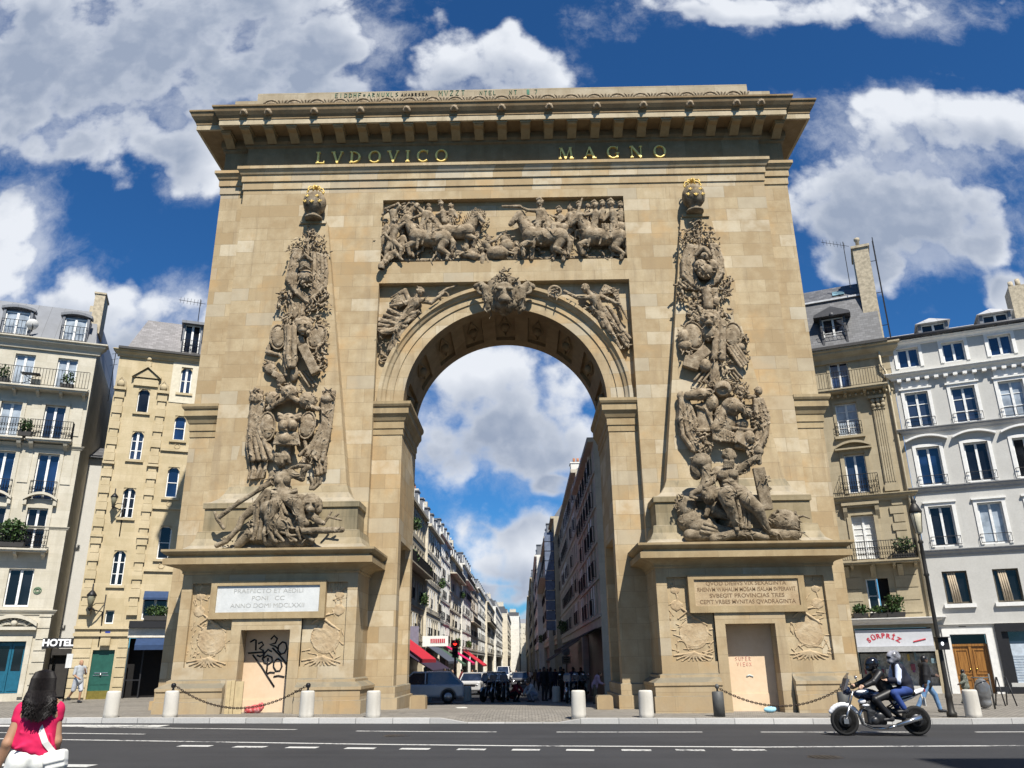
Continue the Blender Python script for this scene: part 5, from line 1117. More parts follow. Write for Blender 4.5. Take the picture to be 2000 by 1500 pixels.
def seg_pediment(mb, x0, x1, z, y, rise=.28, out=.22, th=.12):
    c = (x0+x1)/2; hw = (x1-x0)/2; n = 12
    for i in range(n):
        a, b = -1+2*i/n, -1+2*(i+1)/n; za, zb = z+rise*(1-a*a), z+rise*(1-b*b)
        mb.prism([(c+a*hw, za), (c+b*hw, zb), (c+b*hw, zb+th), (c+a*hw, za+th)], 1, y-out, y+.02)
def plantbox(par_none, loc, size, n, rg, label, hedge=False, rz=0., group=None, leaf=.13):
    t = thing('potted_plant', label, 'plant', loc, rz, group); sx_, sy_, sz_ = size
    mb = MB(); mb.prism([(-sx_*.9, .02), (sx_*.9, .02), (sx_, .24), (-sx_, .24)], 1, -sy_, sy_); mb.build('planter', plain('dark_planter', (.03, .028, .026), .7), t)
    mb = MB(); leaves(mb, (0, 0, .24+sz_*.55), (sx_*1.05, sy_*1.4, sz_*.62), n, leaf, rg); mb.build('foliage', LEAFS, t); return t
def facade(name, label, cat, P, d, group=None):
    a = math.atan2(d[1], d[0]); return thing(name, label, cat, (P[0], P[1], 0), a, group)
def loc2w(o, x, y, z): return o.matrix_basis @ Vector((x, y, z))
rgp = random.Random(99)

# ------------------------------------------------------------------ house A: pale stone, far left
A = facade('apartment_building', 'cream stone apartment building with grey zinc mansard and iron balconies at left edge', 'building', (-19.6, 10), (.93, .37))
ws = [(-8.1, -7.2, 14.92, 16.7), (-5.9, -5.0, 14.92, 16.7), (-3.98, -3.06, 14.92, 16.7), (-8.2, -7.3, 12.3, 14.12), (-6.07, -5.15, 12.3, 14.12), (-4.14, -3.21, 12.3, 14.12), (-8.1, -7.1, 9.3, 11.6), (-5.95, -5.02, 9.3, 11.6), (-4.05, -3.1, 9.3, 11.6), (-8, -7, 6.9, 8.88), (-5.9, -4.95, 6.9, 8.88), (-4.06, -3.18, 6.9, 8.88), (-8., -6.8, 4.25, 5.98), (-6.1, -4.75, 4.25, 5.98), (-4.35, -3.3, 4.25, 5.98), (-4.25, -3.08, .45, 2.7), (-7.5, -5.3, .3, 2.9)]
mb = MB(); wall(mb, -12, -2.25, -.3, 17.3, 0, ws, .24)
mb.quad((-2.25, 0, -.3), (-2.25, 12, -.3), (-2.25, 12, 17.3), (-2.25, 0, 17.3)); mb.quad((-12, 0, 17.3), (-2.25, 0, 17.3), (-2.25, 12, 17.3), (-12, 12, 17.3))
for x in (-2.75,):                                          # rusticated corner pier
    for i in range(8): mb.box(x, -.05, .3+i*.5, -2.245, .02, .3+i*.5+.45)
for (a, b, c, e) in ws[3:12]: surround(mb, a, b, c, e, 0, .17, .06, False)
for a, b in ((-4.3, -2.85), (-6.2, -4.8)): seg_pediment(mb, a, b, 9.22, 0, .30, .30, .12); mb.box(a, -.25, 9.0, a+.16, .02, 9.22); mb.box(b-.16, -.25, 9.0, b, .02, 9.22)
for a, b in ((-4.6, -2.72), (-6.6, -4.75)):
    for x in (a+.1, b-.28): mb.prism([(.02, 11.75), (.02, 12.1), (-.42, 12.1), (-.36, 11.98), (-.1, 11.85)], 0, x, x+.18)
for zz in (14.2, 11.7):
    for x in (-4.75, -2.9): mb.box(x, -.04, zz-1.6, x+.45, .02, zz)
mb.build('facade_wall', STUC_A, A)
for i, (a, b, c, e) in enumerate(ws[:15]):
    uv_window(A, a, b, c, e, .15, pane=(LIGHTPANE, LIGHTPANE, LIGHTPANE, GLASS, LIGHTPANE, GLASS, GLASS_BLUE, GLASS_BLUE, GLASS_BLUE, GLASS, GLASS_DARK, GLASS_DARK, GLASS, GLASS_DARK, GLASS_DARK)[i])
moulding(A, -12, -2.2, 17.55, 0, .45, .55, STUC_A); moulding(A, -12, -2.2, 11.3+.75, 0, .12, .16, STUC_A, 'string_course'); moulding(A, -12, -2.2, 4.1, 0, .16, .22, STUC_A, 'string_course'); moulding(A, -12, -2.2, 8.0, 0, .08, .12, STUC_A, 'string_course')
slab(A, -12, -2.3, 14.92, 0, .62, STUC_A); railing(A, -12, -2.33, 14.92, 15.85, -.58, pitch=.14, scroll=False)
for a, b in ((-4.65, -2.65), (-6.75, -4.8)): slab(A, a, b, 12.28, 0, .5, STUC_A); railing(A, a+.05, b-.05, 12.28, 13.2, -.46, .46)
slab(A, -9, -2.85, 6.88, 0, .6, STUC_A); railing(A, -9, -2.9, 6.88, 7.75, -.56)
for a, b in ((-4.15, -3.0), (-6.05, -4.92)): railing(A, a, b, 9.3, 10.2, -.1)
mb = MB()                                                   # mansard with two dormers
mb.add([(-12, -.1, 17.55), (-2.35, -.1, 17.55), (-2.75, 1.3, 20.0), (-12, 1.3, 20.0), (-2.35, 11, 17.55), (-2.75, 10, 20.3), (-12, 10, 20.3)], [(0, 1, 2, 3), (1, 4, 5, 2), (3, 2, 5, 6)])
rf = mb.build('roof', ZINC, A)
for a, b in ((-6.7, -5.6), (-4.0, -2.95)):
    mb = MB(); mb.box(a-.12, -.12, 17.56, a, 1.0, 19.0); mb.box(b, -.12, 17.56, b+.12, 1.0, 19.0); seg_pediment(mb, a-.22, b+.22, 19.0, .3, .16, .5, .14); mb.box(a, .05, 18.95, b, 1.2, 19.05)
    dm = mb.build('dormer', ZINC, rf); uv_window(A, a, b, 17.6, 18.95, .0, pane=LIGHTPANE, name='dormer_window'); railing(A, a-.08, b+.08, 17.6, 18.45, -.2, pitch=.16, scroll=False)
mb = MB(); mb.box(-2.95, .8, 18.6, -2.45, 2.2, 20.9); mb.box(-3.0, .75, 20.9, -2.4, 2.25, 21.0); mb.box(-3.2, 1.4, 18.6, -2.96, 2.4, 20.4); mb.build('chimney', plain('chimney_render', (.42, .36, .26), .9, 0, .25), rf)
TEAL = plain('teal_door_paint', (.012, .10, .16), .4); GREEN_D = plain('green_door_paint', (.018, .085, .065), .4)
mb = MB(); mb.box(-4.22, .16, .46, -3.66, .2, 2.66); mb.box(-3.64, .16, .46, -3.1, .2, 2.66)
for x in (-4.16, -3.58): mb.box(x, .14, .55, x+.42, .158, 1.3)
dr = mb.build('door', TEAL, A, label='teal double door'); mb = MB()
for x in (-4.14, -3.56): mb.box(x, .148, 1.42, x+.38, .159, 2.5)
mb.build('door_glazing', GLASS_DARK, dr)
mb = MB(); mb.box(-7.5, .2, .3, -5.3, .24, 2.9); mb.build('shop_window', GLASS_DARK, A)
mb = MB(); surround(mb, -4.25, -3.08, .3, 2.7, 0, .22, .10, False); seg_pediment(mb, -4.75, -2.75, 3.35, 0, .38, .34, .16); mb.box(-4.75, -.28, 3.2, -2.75, .02, 3.34)
for i in range(9): a = R(180-22.5*i); mb.tube([(-3.7, -.12, 3.45), (-3.7+.5*math.cos(a), -.2, 3.45+.32*math.sin(a))], [.05, .03], 5)
mb.ball((-3.7, -.2, 3.5), (.14, .12, .16), 8, 6)
for e in (-1, 1): mb.tube([(-3.7+e*(.2+.1*k), -.16, 3.45+.08*math.sin(k*1.6)) for k in range(6)], .05, 5)
mb.build('door_surround', STUC_A, A)
mb = MB(); mb.tube([(-3.02+.16*math.cos(k*.52), -.03, 5.0+.14*math.sin(k*.52)) for k in range(13)], .022, 5); mb.tube([(-3.02+.09*math.cos(k*.52), -.03, 5.0+.08*math.sin(k*.52)) for k in range(13)], .02, 5); mb.build('roundel', plain('green_ceramic', (.16, .24, .15), .5), A)
for x, z, n, lab in ((-6.2, 14.95, 90, 'bushy plant at the left end of the top balcony, cream building'), (-3.3, 14.95, 80, 'small plant by the right window of the top balcony, cream building'), (-4.75, 12.3, 90, 'plant in the right end of a fourth floor balcony box, cream building')):
    w = loc2w(A, x, -.35, z); plantbox(None, w, (.30, .14, .55), n*2, rgp, lab, rz=A.rotation_euler.z, group='balcony plants')
w = loc2w(A, -4.45, -.38, 6.9); hb = plantbox(None, w, (.62, .2, .95), 900, rgp, 'dense box of grass and hedge on the lowest balcony, cream building', rz=A.rotation_euler.z, group='balcony plants', leaf=.16)
for x, lab in ((-5.0, 'dark folding table on the top balcony, cream building'),):
    t = thing('balcony_table', lab, 'table', loc2w(A, x, -.32, 14.93), A.rotation_euler.z); mb = MB(); mb.box(-.42, -.2, .62, .42, .2, .66); mb.build('tabletop', IRON, t)
    for e in (-1, 1):
        mb = MB(); mb.tube([(e*.36, -.16, 0), (-e*.1, .0, .35), (e*.3, .16, .62)], .018, 5); mb.build('leg', IRON, t)
t = thing('satellite_dish', 'white satellite dish in front of the left dormer, cream building', 'dish', loc2w(A, -5.35, -.35, 17.9), A.rotation_euler.z)
mb = MB(); mb.lathe([(0, 0), (.16, .02), (.28, .08), (.29, .09), (.27, .09), (.15, .04), (0, .03)], n=16, axis=1); o = mb.build('reflector', TRIM_W, t); o.rotation_euler = (R(25), 0, R(30)); o.location = (0, 0, .32)
mb = MB(); mb.tube([(0, .05, -.05), (0, .05, .3)], .025, 6); mb.tube([(0, .04, .2), (.05, -.3, .28)], .012, 5); mb.build('bracket', IRON, t)

# ------------------------------------------------------------------ house B: honey stone with quoins
B = facade('apartment_building', 'narrow honey stone building with arched windows, quoins and green door beside the arch', 'building', (-19.6, 10), (.93, .37))
bl = [(0., .56, 14.15, 15.45), (0., .57, 11.6, 13.12), (0., .57, 8.6, 10.13), (0., .55, 5.3, 6.98), (.03, .41, 3.5, 4.12)]
brt = [(1.94, 2.5, 15.42, 16.9), (1.94, 2.5, 12.8, 14.15), (1.94, 2.5, 9.74, 11.35), (1.94, 2.5, 6.62, 8.28)]
oth = [(1.62, 2.72, 3.7, 4.7), (1.22, 3.6, -.1, 2.85), (-.27, .68, -.1, 2.3)]
mb = MB(); wall(mb, -1.17, 5.5, -.3, 17.3, 0, [*bl, *brt, *oth], .22)
mb.quad((-1.17, 0, -.3), (-1.17, 0, 17.3), (-1.17, 10, 17.3), (-1.17, 10, -.3)); mb.quad((-1.17, 0, 17.3), (5.5, 0, 17.3), (5.5, 10, 17.3), (-1.17, 10, 17.3))
for x0 in (-1.12, .95):                                     # banded quoin strips
    i = 0; z = 3.9
    while z < 15.2:
        w = .05 if i % 2 else 0.; mb.box(x0+w, -.10-.05*(i % 2 == 0), z, x0+.48-w, .02, z+.40); z += .42; i += 1
    mb.box(x0-.06, -.24, 15.25, x0+.54, .02, 15.4); mb.box(x0-.04, -.2, 11.28, x0+.52, .02, 11.4); mb.box(x0-.04, -.2, 7.6, x0+.52, .02, 7.72)
    mb.ball((x0+.24, -.1, 15.62), (.2, .12, .22), 8, 6); mb.tube([(x0+.02, -.1, 15.42), (x0+.05, -.14, 15.7), (x0+.24, -.14, 15.95), (x0+.43, -.14, 15.7), (x0+.46, -.1, 15.42)], .05, 5)
for (a, b, c, e) in bl[:4]+brt:                             # arched heads and sills
    seg_pediment(mb, a-.06, b+.06, e-.16, .02, .17, .0, .2)
    for k in (-1, 1): mb.prism([(a if k < 0 else b, e-.2), (a if k < 0 else b, e+.01), ((a if k < 0 else b)-k*.18, e+.01)], 1, .02, .2)
    mb.box(a-.14, -.10, c-.12, b+.14, .02, c-.001)
mb.prism([(-.35, 16.05), (.95, 16.05), (.3, 16.55)], 1, -.16, .02); mb.prism([(-.42, 16.02), (.3, 16.62), (1.02, 16.02), (1.02, 16.14), (.3, 16.76), (-.42, 16.14)], 1, -.26, .02); mb.box(-.3, -.10, 15.6, .9, .02, 15.98); mb.box(.16, -.2, 16.7, .44, .02, 16.95); mb.ball((.3, -.1, 17.1), .12, 8, 6)
for zz in (3.25, 2.92): mb.box(-1.22, -.09, zz, 1.2, .02, zz+.14)
for i in range(6):
    z = .2+i*.44; mb.box(-1.2, -.07, z, -.36, .02, z+.40); mb.box(.78, -.07, z, 1.2, .02, z+.40)
mb.box(.0, -.18, 2.5, .42, .02, 2.85)
for (a, b, c, e) in brt[1:]: mb.tube([(2.22+.13*math.cos(k*.52), -.01, c-.32+.13*math.sin(k*.52)) for k in range(13)], .025, 5); mb.box(1.45, -.1, c-.62, 2.95, .02, c-.5)
mb.build('facade_wall', STUC_B, B)
mb = MB(); mb.box(1.52, -.025, 14.85, 3.4, .0, 17.25); m_w = MB(); wall(m_w, 1.5, 3.4, 14.86, 17.25, -.03, [brt[0]], .03); m_w.build('rendered_patch', plain('cream_render', (.60, .55, .43), .85, 0, .08), B)
for i, q in enumerate(bl): uv_window(B, *q, .13, pane=(GLASS_DARK, GLASS, GLASS_DARK, GLASS_DARK, GLASS_DARK)[i], bars=2 if i in (1, 2, 3) else 0, fw_=.045, mull=i in (1, 2, 3))
for i, q in enumerate(brt): uv_window(B, *q, .13, pane=(GLASS, GLASS_BLUE, GLASS_BLUE, GLASS_DARK)[i], bars=1, fw_=.055, mull=(i == 0))
uv_window(B, *oth[0], .12, pane=GLASS_DARK)
moulding(B, -1.2, 5.5, 17.5, 0, .3, .34, STUC_B)
mb = MB(); mb.box(-1.25, -.38, 17.5, 5.5, .05, 17.62); mb.build('gutter', plain('lead_gutter', (.045, .042, .04), .6), B)
mb = MB(); mb.add([(-.9, -.05, 17.62), (5.5, -.05, 17.62), (5.5, .9, 19.75), (-.15, .9, 19.75), (-.9, 7, 17.62), (-.15, 6, 19.75), (5.5, 6, 19.75)], [(0, 1, 2, 3), (4, 0, 3, 5), (3, 2, 6, 5)])
rf = mb.build('roof', seamed('grey_slate_roof', (.17, .16, .165), .24, rough=.6, rows=.11, var=.3), B)
mb = MB(); mb.box(1.75, -.1, 17.63, 1.85, 1, 19.4); mb.box(2.65, -.1, 17.63, 2.75, 1, 19.4); mb.box(1.65, -.3, 19.4, 2.85, 1.2, 19.55); mb.build('dormer', ZINC, rf); uv_window(B, 1.85, 2.65, 17.66, 19.4, .0, pane=GLASS_DARK, name='dormer_window'); railing(B, 1.8, 2.7, 17.66, 18.45, -.2, pitch=.13)
NAVY = plain('navy_awning', (.02, .045, .11), .8); BLACKS = plain('black_shop_front', (.014, .014, .016), .5)
mb = MB(); mb.prism([(-.02, 5.05), (-.35, 4.72), (-.35, 4.62), (-.02, 4.62)], 0, 1.62, 2.72); mb.build('awning', NAVY, B, label='small navy window awning')
mb = MB(); mb.box(1.15, -.36, 3.3, 3.6, .02, 3.62); mb.build('shop_fascia', BLACKS, B); mb = MB(); mb.box(1.15, -.10, 2.86, 3.6, .02, 3.29); mb.build('lintel', plain('pale_lintel', (.62, .58, .5), .8), B)
mb = MB(); mb.prism([(-.05, 2.84), (-.75, 2.5), (-.75, 2.28), (-.72, 2.28), (-.72, 2.48), (-.05, 2.80)], 0, 1.55, 3.5); mb.build('awning', NAVY, B, label='navy shop awning')
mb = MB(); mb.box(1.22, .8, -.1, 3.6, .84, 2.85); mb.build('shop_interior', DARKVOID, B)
mb = MB(); mb.box(1.24, .05, 0, 1.3, .12, 2.4); mb.box(1.9, .05, 0, 1.96, .12, 2.4); mb.box(1.3, .06, .9, 1.9, .1, .95); mb.build('shop_frame', BLACKS, B)
mb = MB(); mb.box(-.27, .14, .1, .68, .19, 2.3)
for x in (-.2, .24): mb.box(x, .125, .75, x+.38, .139, 2.05)
dr = mb.build('door', GREEN_D, B, label='dark green front door'); mb = MB(); mb.box(-.27, .12, .1, .68, .139, .48); mb.build('kick_plate', plain('polished_brass', (.55, .40, .10), .25, .9), dr); mb = MB(); mb.box(-.08, .10, 1.25, .5, .138, 1.29); mb.box(-.12, .10, 1.15, .55, .138, 1.18); mb.ball((.2, .1, 1.2), .06, 8, 6); mb.build('door_handle', plain('chrome', (.6, .6, .6), .2, .9), dr)
mb = MB(); mb.box(.14, -.02, 2.95, .36, .0, 3.15); mb.build('number_plate', plain('enamel_blue', (.03, .05, .25), .3), B)
w = loc2w(B, 2.35, -.22, 3.62); plantbox(None, w, (.62, .16, .42), 700, rgp, 'clipped green hedge above the black shop front', rz=B.rotation_euler.z, leaf=.09)
# lower white house glimpsed in the gap
Hs = facade('house', 'lower white house with a chimney glimpsed in the gap left of the honey stone building', 'building', (-22.3, 12.6), (.93, .37))
mb = MB(); wall(mb, -2.2, .75, -.3, 12.3, 0, [(-1.5, -1.0, 9.2, 10.3), (-1.5, -1.0, 6.2, 7.3)], .2, True); mb.quad((.75, 0, 0), (.75, 8, 0), (.75, 8, 12.3), (.75, 0, 12.3)); mb.build('facade_wall', STUC_D, Hs)
rf = MB().add([(-2.3, -.3, 12.3), (.9, -.3, 12.3), (.9, 3, 13.6), (-2.3, 3, 13.6)], [(0, 1, 2, 3)]).build('roof', SLATE, Hs); mb = MB(); mb.box(.1, .8, 12.4, .8, 1.9, 16.2); mb.box(0, .7, 16.2, .9, 2., 16.35); mb.lathe([(.12, 16.35), (.1, 16.7), (.0, 16.71)], (.45, 1.3, 0), 10); mb.build('chimney', STUC_D, rf)
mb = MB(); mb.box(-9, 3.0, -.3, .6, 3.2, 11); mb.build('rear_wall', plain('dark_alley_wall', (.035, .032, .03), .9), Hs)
# ------------------------------------------------------------------ house C: tan stone with slate mansard, right of the arch
Cc = facade('apartment_building', 'tan stone building with slate mansard, fluted pilaster and tall chimney right of the arch', 'building', (20.2, 11), (.92, -.39))
wc = [(-2.62, -1.66, 15.42, 16.97), (-2.63, -1.55, 12.8, 14.58), (-2.57, -1.55, 9.66, 11.72), (-2.68, -1.6, 6.25, 8.47), (-2.45, -1.42, 3.6, 5.28), (-3.3, .12, -.2, 2.88)]
mb = MB(); wall(mb, -8, .42, -.3, 17.45, 0, wc, .24)
mb.quad((.42, 0, -.3), (.42, 10, -.3), (.42, 10, 17.45), (.42, 0, 17.45)); mb.quad((-8, 0, 17.45), (.42, 0, 17.45), (.42, 10, 17.45), (-8, 10, 17.45))
surround(mb, *wc[2][:2], 9.66, 11.75, 0, .2, .07); seg_pediment(mb, -2.95, -1.15, 12.05, 0, .28, .30, .12); mb.box(-2.95, -.30, 11.97, -1.15, .02, 12.05)
surround(mb, *wc[3][:2], 6.25, 8.5, 0, .2, .07, False); mb.box(-3.05, -.28, 9.0, -1.25, .02, 9.14); mb.box(-3.0, -.18, 8.9, -1.3, .02, 8.998)
for x in (-3.0, -1.48): mb.prism([(.02, 8.2), (.02, 8.9), (-.24, 8.9), (-.2, 8.7), (-.06, 8.4)], 0, x, x+.2)
surround(mb, *wc[1][:2], 12.8, 14.6, 0, .14, .05, False); mb.box(-2.85, -.18, 12.62, -1.35, .02, 12.76); surround(mb, *wc[0][:2], 15.3, 17.0, 0, .14, .04, False)
mb.box(-.86, -.12, 9.62, -.16, .02, 9.95); mb.box(-.80, -.08, 9.95, -.2, .02, 14.02)
for i in range(5): mb.box(-.76+i*.11, -.11, 10.1, -.70+i*.11, -.079, 13.95)
mb.box(-.82, -.14, 14.02, -.18, .02, 14.12); mb.box(-.94, -.24, 14.62, -.06, .02, 14.76)
for i in range(3):
    for j in range(2): mb.ball((-.74+i*.24, -.14, 14.24+j*.24), (.12, .10, .14), 8, 6)
for i in range(7): w = .62 if i % 2 else .48; mb.box(-.18-w, -.08, 6.3+i*.43, -.16, .02, 6.3+i*.43+.38)
for i in range(4): mb.box(-3.9, -.04, 3.6+i*.6, -2.7, .02, 3.6+i*.6+.56); mb.box(-1.1, -.04, 3.6+i*.6, -.1, .02, 3.6+i*.6+.56)
for i in range(3): mb.prism([(.02, 5.3), (.02, 5.9), (-.4, 5.9), (-.34, 5.75), (-.12, 5.5)], 0, -3.4+i*1.25, -3.15+i*1.25)
for i in range(14): mb.ball((-3.6+i*.3, -.25, 14.95), (.07, .07, .09), 6, 5)
mb.build('facade_wall', STUC_C, Cc)
SHUT = plain('white_blind', (.62, .62, .60), .8, 0, .05)
for i, q in enumerate(wc[:4]): uv_window(Cc, *q, .15, pane=(GLASS_BLUE, LIGHTPANE, GLASS, SHUT)[i], bars=(1, 3, 0, 6)[i], frame=WHITEPAINT)
w5 = uv_window(Cc, -2.45, -1.95, 3.6, 5.28, .14, pane=GLASS_DARK, bars=1, mull=False); mb = MB(); mb.box(-1.9, .2, 3.6, -1.42, .22, 5.28); mb.build('pane', DARKVOID, w5)  # open half: near-black sheet, the shade of the room put into its colour
moulding(Cc, -8, .5, 17.62, 0, .55, .7, STUC_C); mb = MB(); mb.box(-8, -.62, 17.62, .48, .05, 17.78); mb.build('gutter', plain('lead_gutter', (.045, .042, .04), .6), Cc)
slab(Cc, -8, .1, 15.28, 0, .7, STUC_C); railing(Cc, -6, .06, 15.28, 16.2, -.66, pitch=.13, scroll=False)
moulding(Cc, -8, .3, 9.5, 0, .34, .34, STUC_C); railing(Cc, -2.75, -1.45, 12.78, 13.5, -.15); railing(Cc, -2.95, -1.1, 9.52, 10.55, -.45, .45)
slab(Cc, -8, .12, 6.12, 0, .8, STUC_C); railing(Cc, -6, .08, 6.12, 7.05, -.76, .76); moulding(Cc, -8, .25, 3.35, 0, .6, .3, TRIM_W, 'shop_cornice')
mb = MB(); mb.add([(-8, -.35, 17.78), (.3, -.35, 17.78), (.3, .55, 20.95), (-8, .55, 20.95)], [(0, 1, 2, 3)]); mb.add([(-8, .55, 21.0), (.3, .55, 21.0), (.0, 2.1, 22.4), (-8, 2.1, 22.4), (-8, 8, 21), (.3, 8, 21)], [(0, 1, 2, 3), (3, 2, 5, 4), (1, 5, 2)]); mb.quad((.3, -.35, 17.78), (.3, 8, 17.78), (.3, 8, 21), (.3, .55, 20.95))
rf = mb.build('roof', SLATE, Cc); mb = MB(); mb.box(-8, .42, 20.92, .3, .6, 21.02); mb.build('zinc_flashing', plain('pale_zinc', (.55, .55, .55), .5), rf)
mb = MB(); mb.box(-2.75, -.3, 17.8, -2.63, 1, 19.6); mb.box(-1.52, -.3, 17.8, -1.4, 1, 19.6); mb.prism([(-3.05, 19.6), (-1.1, 19.6), (-1.15, 19.75), (-2.08, 20.15), (-3.0, 19.75)], 1, -.55, 1.0); mb.ball((-2.08, -.5, 19.65), (.15, .12, .14), 8, 6); mb.build('dormer', plain('dark_zinc', (.07, .07, .075), .5), rf)
uv_window(Cc, -2.63, -1.52, 17.85, 19.55, -.15, pane=GLASS, name='dormer_window', bars=1); railing(Cc, -2.8, -1.35, 18.5, 18.95, -.42, pitch=.2, scroll=False)
mb = MB(); mb.add([(-1.85, .83, 21.35), (-1.2, .83, 21.35), (-1.2, 1.32, 21.8), (-1.85, 1.32, 21.8)], [(0, 1, 2, 3)]); mb.build('skylight', glass('skylight_glass', (.10, .16, .18)), rf)
mb = MB(); mb.box(-.42, .2, 17.0, .40, 2.2, 23.75); mb.box(-.50, .12, 23.75, .48, 2.28, 23.9); mb.lathe([(.1, 23.9), (.1, 24.3), (.16, 24.36), (.16, 24.5), (.05, 24.56)], (-.1, .5, 0), 10); mb.lathe([(.09, 23.9), (.08, 24.25), (.0, 24.26)], (.15, 1.2, 0), 8)
mb.build('chimney', plain('chimney_render', (.42, .36, .26), .9, 0, .25), rf); mb = MB()
for yy in (.5, .95): mb.tube([(.75, yy, 17.5), (.72, yy, 24.4)], .025, 5)
for i in range(22): mb.tube([(.74, .5, 17.8+i*.3), (.74, .95, 17.8+i*.3)], .016, 4)
for z in (19, 21, 23): mb.tube([(.38, .7, z), (.74, .7, z)], .02, 4)
mb.build('ladder', IRON, rf)
mb = MB(); mb.box(-.20, -.02, 16.2, .44, .018, 17.4); mb.build('party_wall_pier', STUC_C, Cc)
mb = MB(); mb.tube([(-.02, -.22, 17.2), (-.02, -.2, 16.4), (.16, -.13, 16.0), (.2, -.12, 3.2)], .055, 8); mb.build('downpipe', plain('cream_pipe', (.55, .47, .33), .6), Cc)
mb = MB(); mb.box(-3.3, -.25, 2.02, .12, -.05, 2.80); aw = mb.build('shop_sign', plain('shop_sign_white', (.52, .53, .56), .6, 0, .05), Cc, label='white shop sign with red arched lettering')
REDL = plain('sign_red', (.45, .03, .05), .6)
for i, ch in enumerate('SÜRPRİZ'):
    t_ = (i-3)/3.; text_mesh(ch, .30, REDL, 'sign_letter', aw, (-2.05+t_*.66, -.257, 2.52-.20*t_*t_), (R(90), -R(-32*t_)*-1*-1, 0), bold=.012)
mb = MB(); mb.tube([(-.75, -.255, 2.22), (-.2, -.255, 2.34)], .035, 5); mb.build('sign_stroke', REDL, aw)
mb = MB(); mb.box(-3.3, -.55, 1.78, .12, -.5, 1.98); mb.box(-3.3, -.55, 1.98, .12, -.2, 2.01); mb.build('awning_valance', plain('grey_canvas', (.38, .38, .38), .9), Cc)
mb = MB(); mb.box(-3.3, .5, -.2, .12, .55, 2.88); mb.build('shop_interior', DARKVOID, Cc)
mb = MB()
for i in range(34):
    mb.mat = rgp.choice((0, 0, 1, 1, 2, 3, 4, 5, 5, 5, 6)); x = -3.2+rgp.random()*3.1; z = .25+rgp.random()*1.2; w_ = .08+.16*rgp.random(); mb.box(x, .10+.1*rgp.random(), z, x+w_, .36, z+.1+.28*rgp.random())
mb.mat = 5; mb.box(-3.25, .4, .2, .1, .45, 1.7); mb.mat = 1; mb.ball((-2.6, .12, .8), (.28, .1, .35)); mb.mat = 5; mb.ball((-1.9, .12, .6), (.25, .1, .3)); mb.ball((-.5, .12, .9), (.2, .1, .3))
cols = [(.22, .06, .08), (.16, .25, .20), (.50, .36, .10), (.22, .06, .18), (.16, .24, .28), (.46, .46, .43), (.07, .08, .16)]
mb.build('window_display', [plain('display_%s' % n, c, .6, 0, .3, 11.) for n, c in zip(('crimson', 'green', 'amber', 'purple', 'aqua', 'cream', 'blue'), cols)], Cc)
mb = MB(); mb.box(-3.3, -.02, -.15, .12, .05, .22); mb.build('stall_riser', STUC_D, Cc)
for x, s3, n, lab in ((-2.9, (.35, .16, .35), 260, 'leafy green plants on the ledge above the white shop sign'), (-1.3, (.42, .18, .75), 520, 'tall climbing plant beside the open window above the white shop sign'), (-2.1, (.4, .16, .25), 240, 'low bright plant on the ledge above the white shop sign')):
    plantbox(None, loc2w(Cc, x, -.36, 3.36), s3, n, rgp, lab, rz=Cc.rotation_euler.z, group='plants above the shop sign', leaf=.14)
plantbox(None, loc2w(Cc, -.5, -.45, 6.14), (.5, .2, .7), 350, rgp, 'dark planted box on the balcony beside the white shuttered window', rz=Cc.rotation_euler.z, group='balcony plants')

# ------------------------------------------------------------------ house D: white render
Dd = facade('apartment_building', 'white rendered apartment building with rows of tall windows at right edge', 'building', (20.2, 11), (.92, -.39))
wd = []
for x0 in (.84, 3.0, 5.14, 7.3):
    wd += [(x0, x0+1.04, 16.1, 17.2), (x0, x0+1.1, 12.78, 14.7), (x0+.06, x0+1.14, 9.72, 11.72), (x0+.12, x0+1.18, 6.65, 8.66), (x0+.18, x0+1.26, 3.92, 5.46)]
dd2 = [(.88, 2.36, -.2, 2.5), (3.02, 9.6, .35, 2.6)]
mb = MB(); wall(mb, .44, 11, -.3, 17.5, -.02, wd+dd2, .26); mb.quad((.44, -.02, 17.5), (11, -.02, 17.5), (11, 10, 17.5), (.44, 10, 17.5)); mb.build('facade_wall', STUC_D, Dd)
for i, q in enumerate(wd):
    f = i % 5; mb = MB()
    if f == 4: mb.box(q[0]-.14, -.16, q[2]-.18, q[1]+.14, .0, q[2]-.002); mb.build('window_sill', TRIM_W, Dd); continue
    surround(mb, *q, -.02, .16, .05, f in (1, 3))
    if f == 2: seg_pediment(mb, q[0]-.42, q[1]+.42, q[3]+.30, -.02, .24, .26, .10)
    if f == 1: mb.box(q[0]-.1, -.06, q[3]+.28, q[1]+.1, .0, q[3]+.62)
    mb.build('window_surround', TRIM_W, Dd)
mb = MB(); mb.box(.55, -.08, -.2, .86, .0, 2.78); mb.box(2.38, -.08, -.2, 2.66, .0, 2.78); mb.box(.86, -.08, 2.52, 2.38, .0, 2.78); mb.build('door_surround', TRIM_W, Dd)
for i, q in enumerate(wd):
    f = i % 5; pane = [GLASS_BLUE, GLASS_BLUE, GLASS_BLUE, GLASS, GLASS_DARK][f]
    pane = GLASS_DARK if i in (12, 7, 3) else (LIGHTPANE if i in (8, 11) else (GLASS if i in (1, 6) else pane))
    uv_window(Dd, *q, .13, pane=pane, frame=WHITEPAINT if f < 4 else plain('brown_window_frame', (.10, .085, .06), .6), bars=2 if f == 1 else 0, fw_=.07)
    if f in (1, 2, 3): railing(Dd, q[0]-.12, q[1]+.12, q[2]+.02, q[2]+.48, -.16, .12, pitch=.45, scroll=False)
CURT = plain('beige_curtain', (.40, .33, .24), .9)
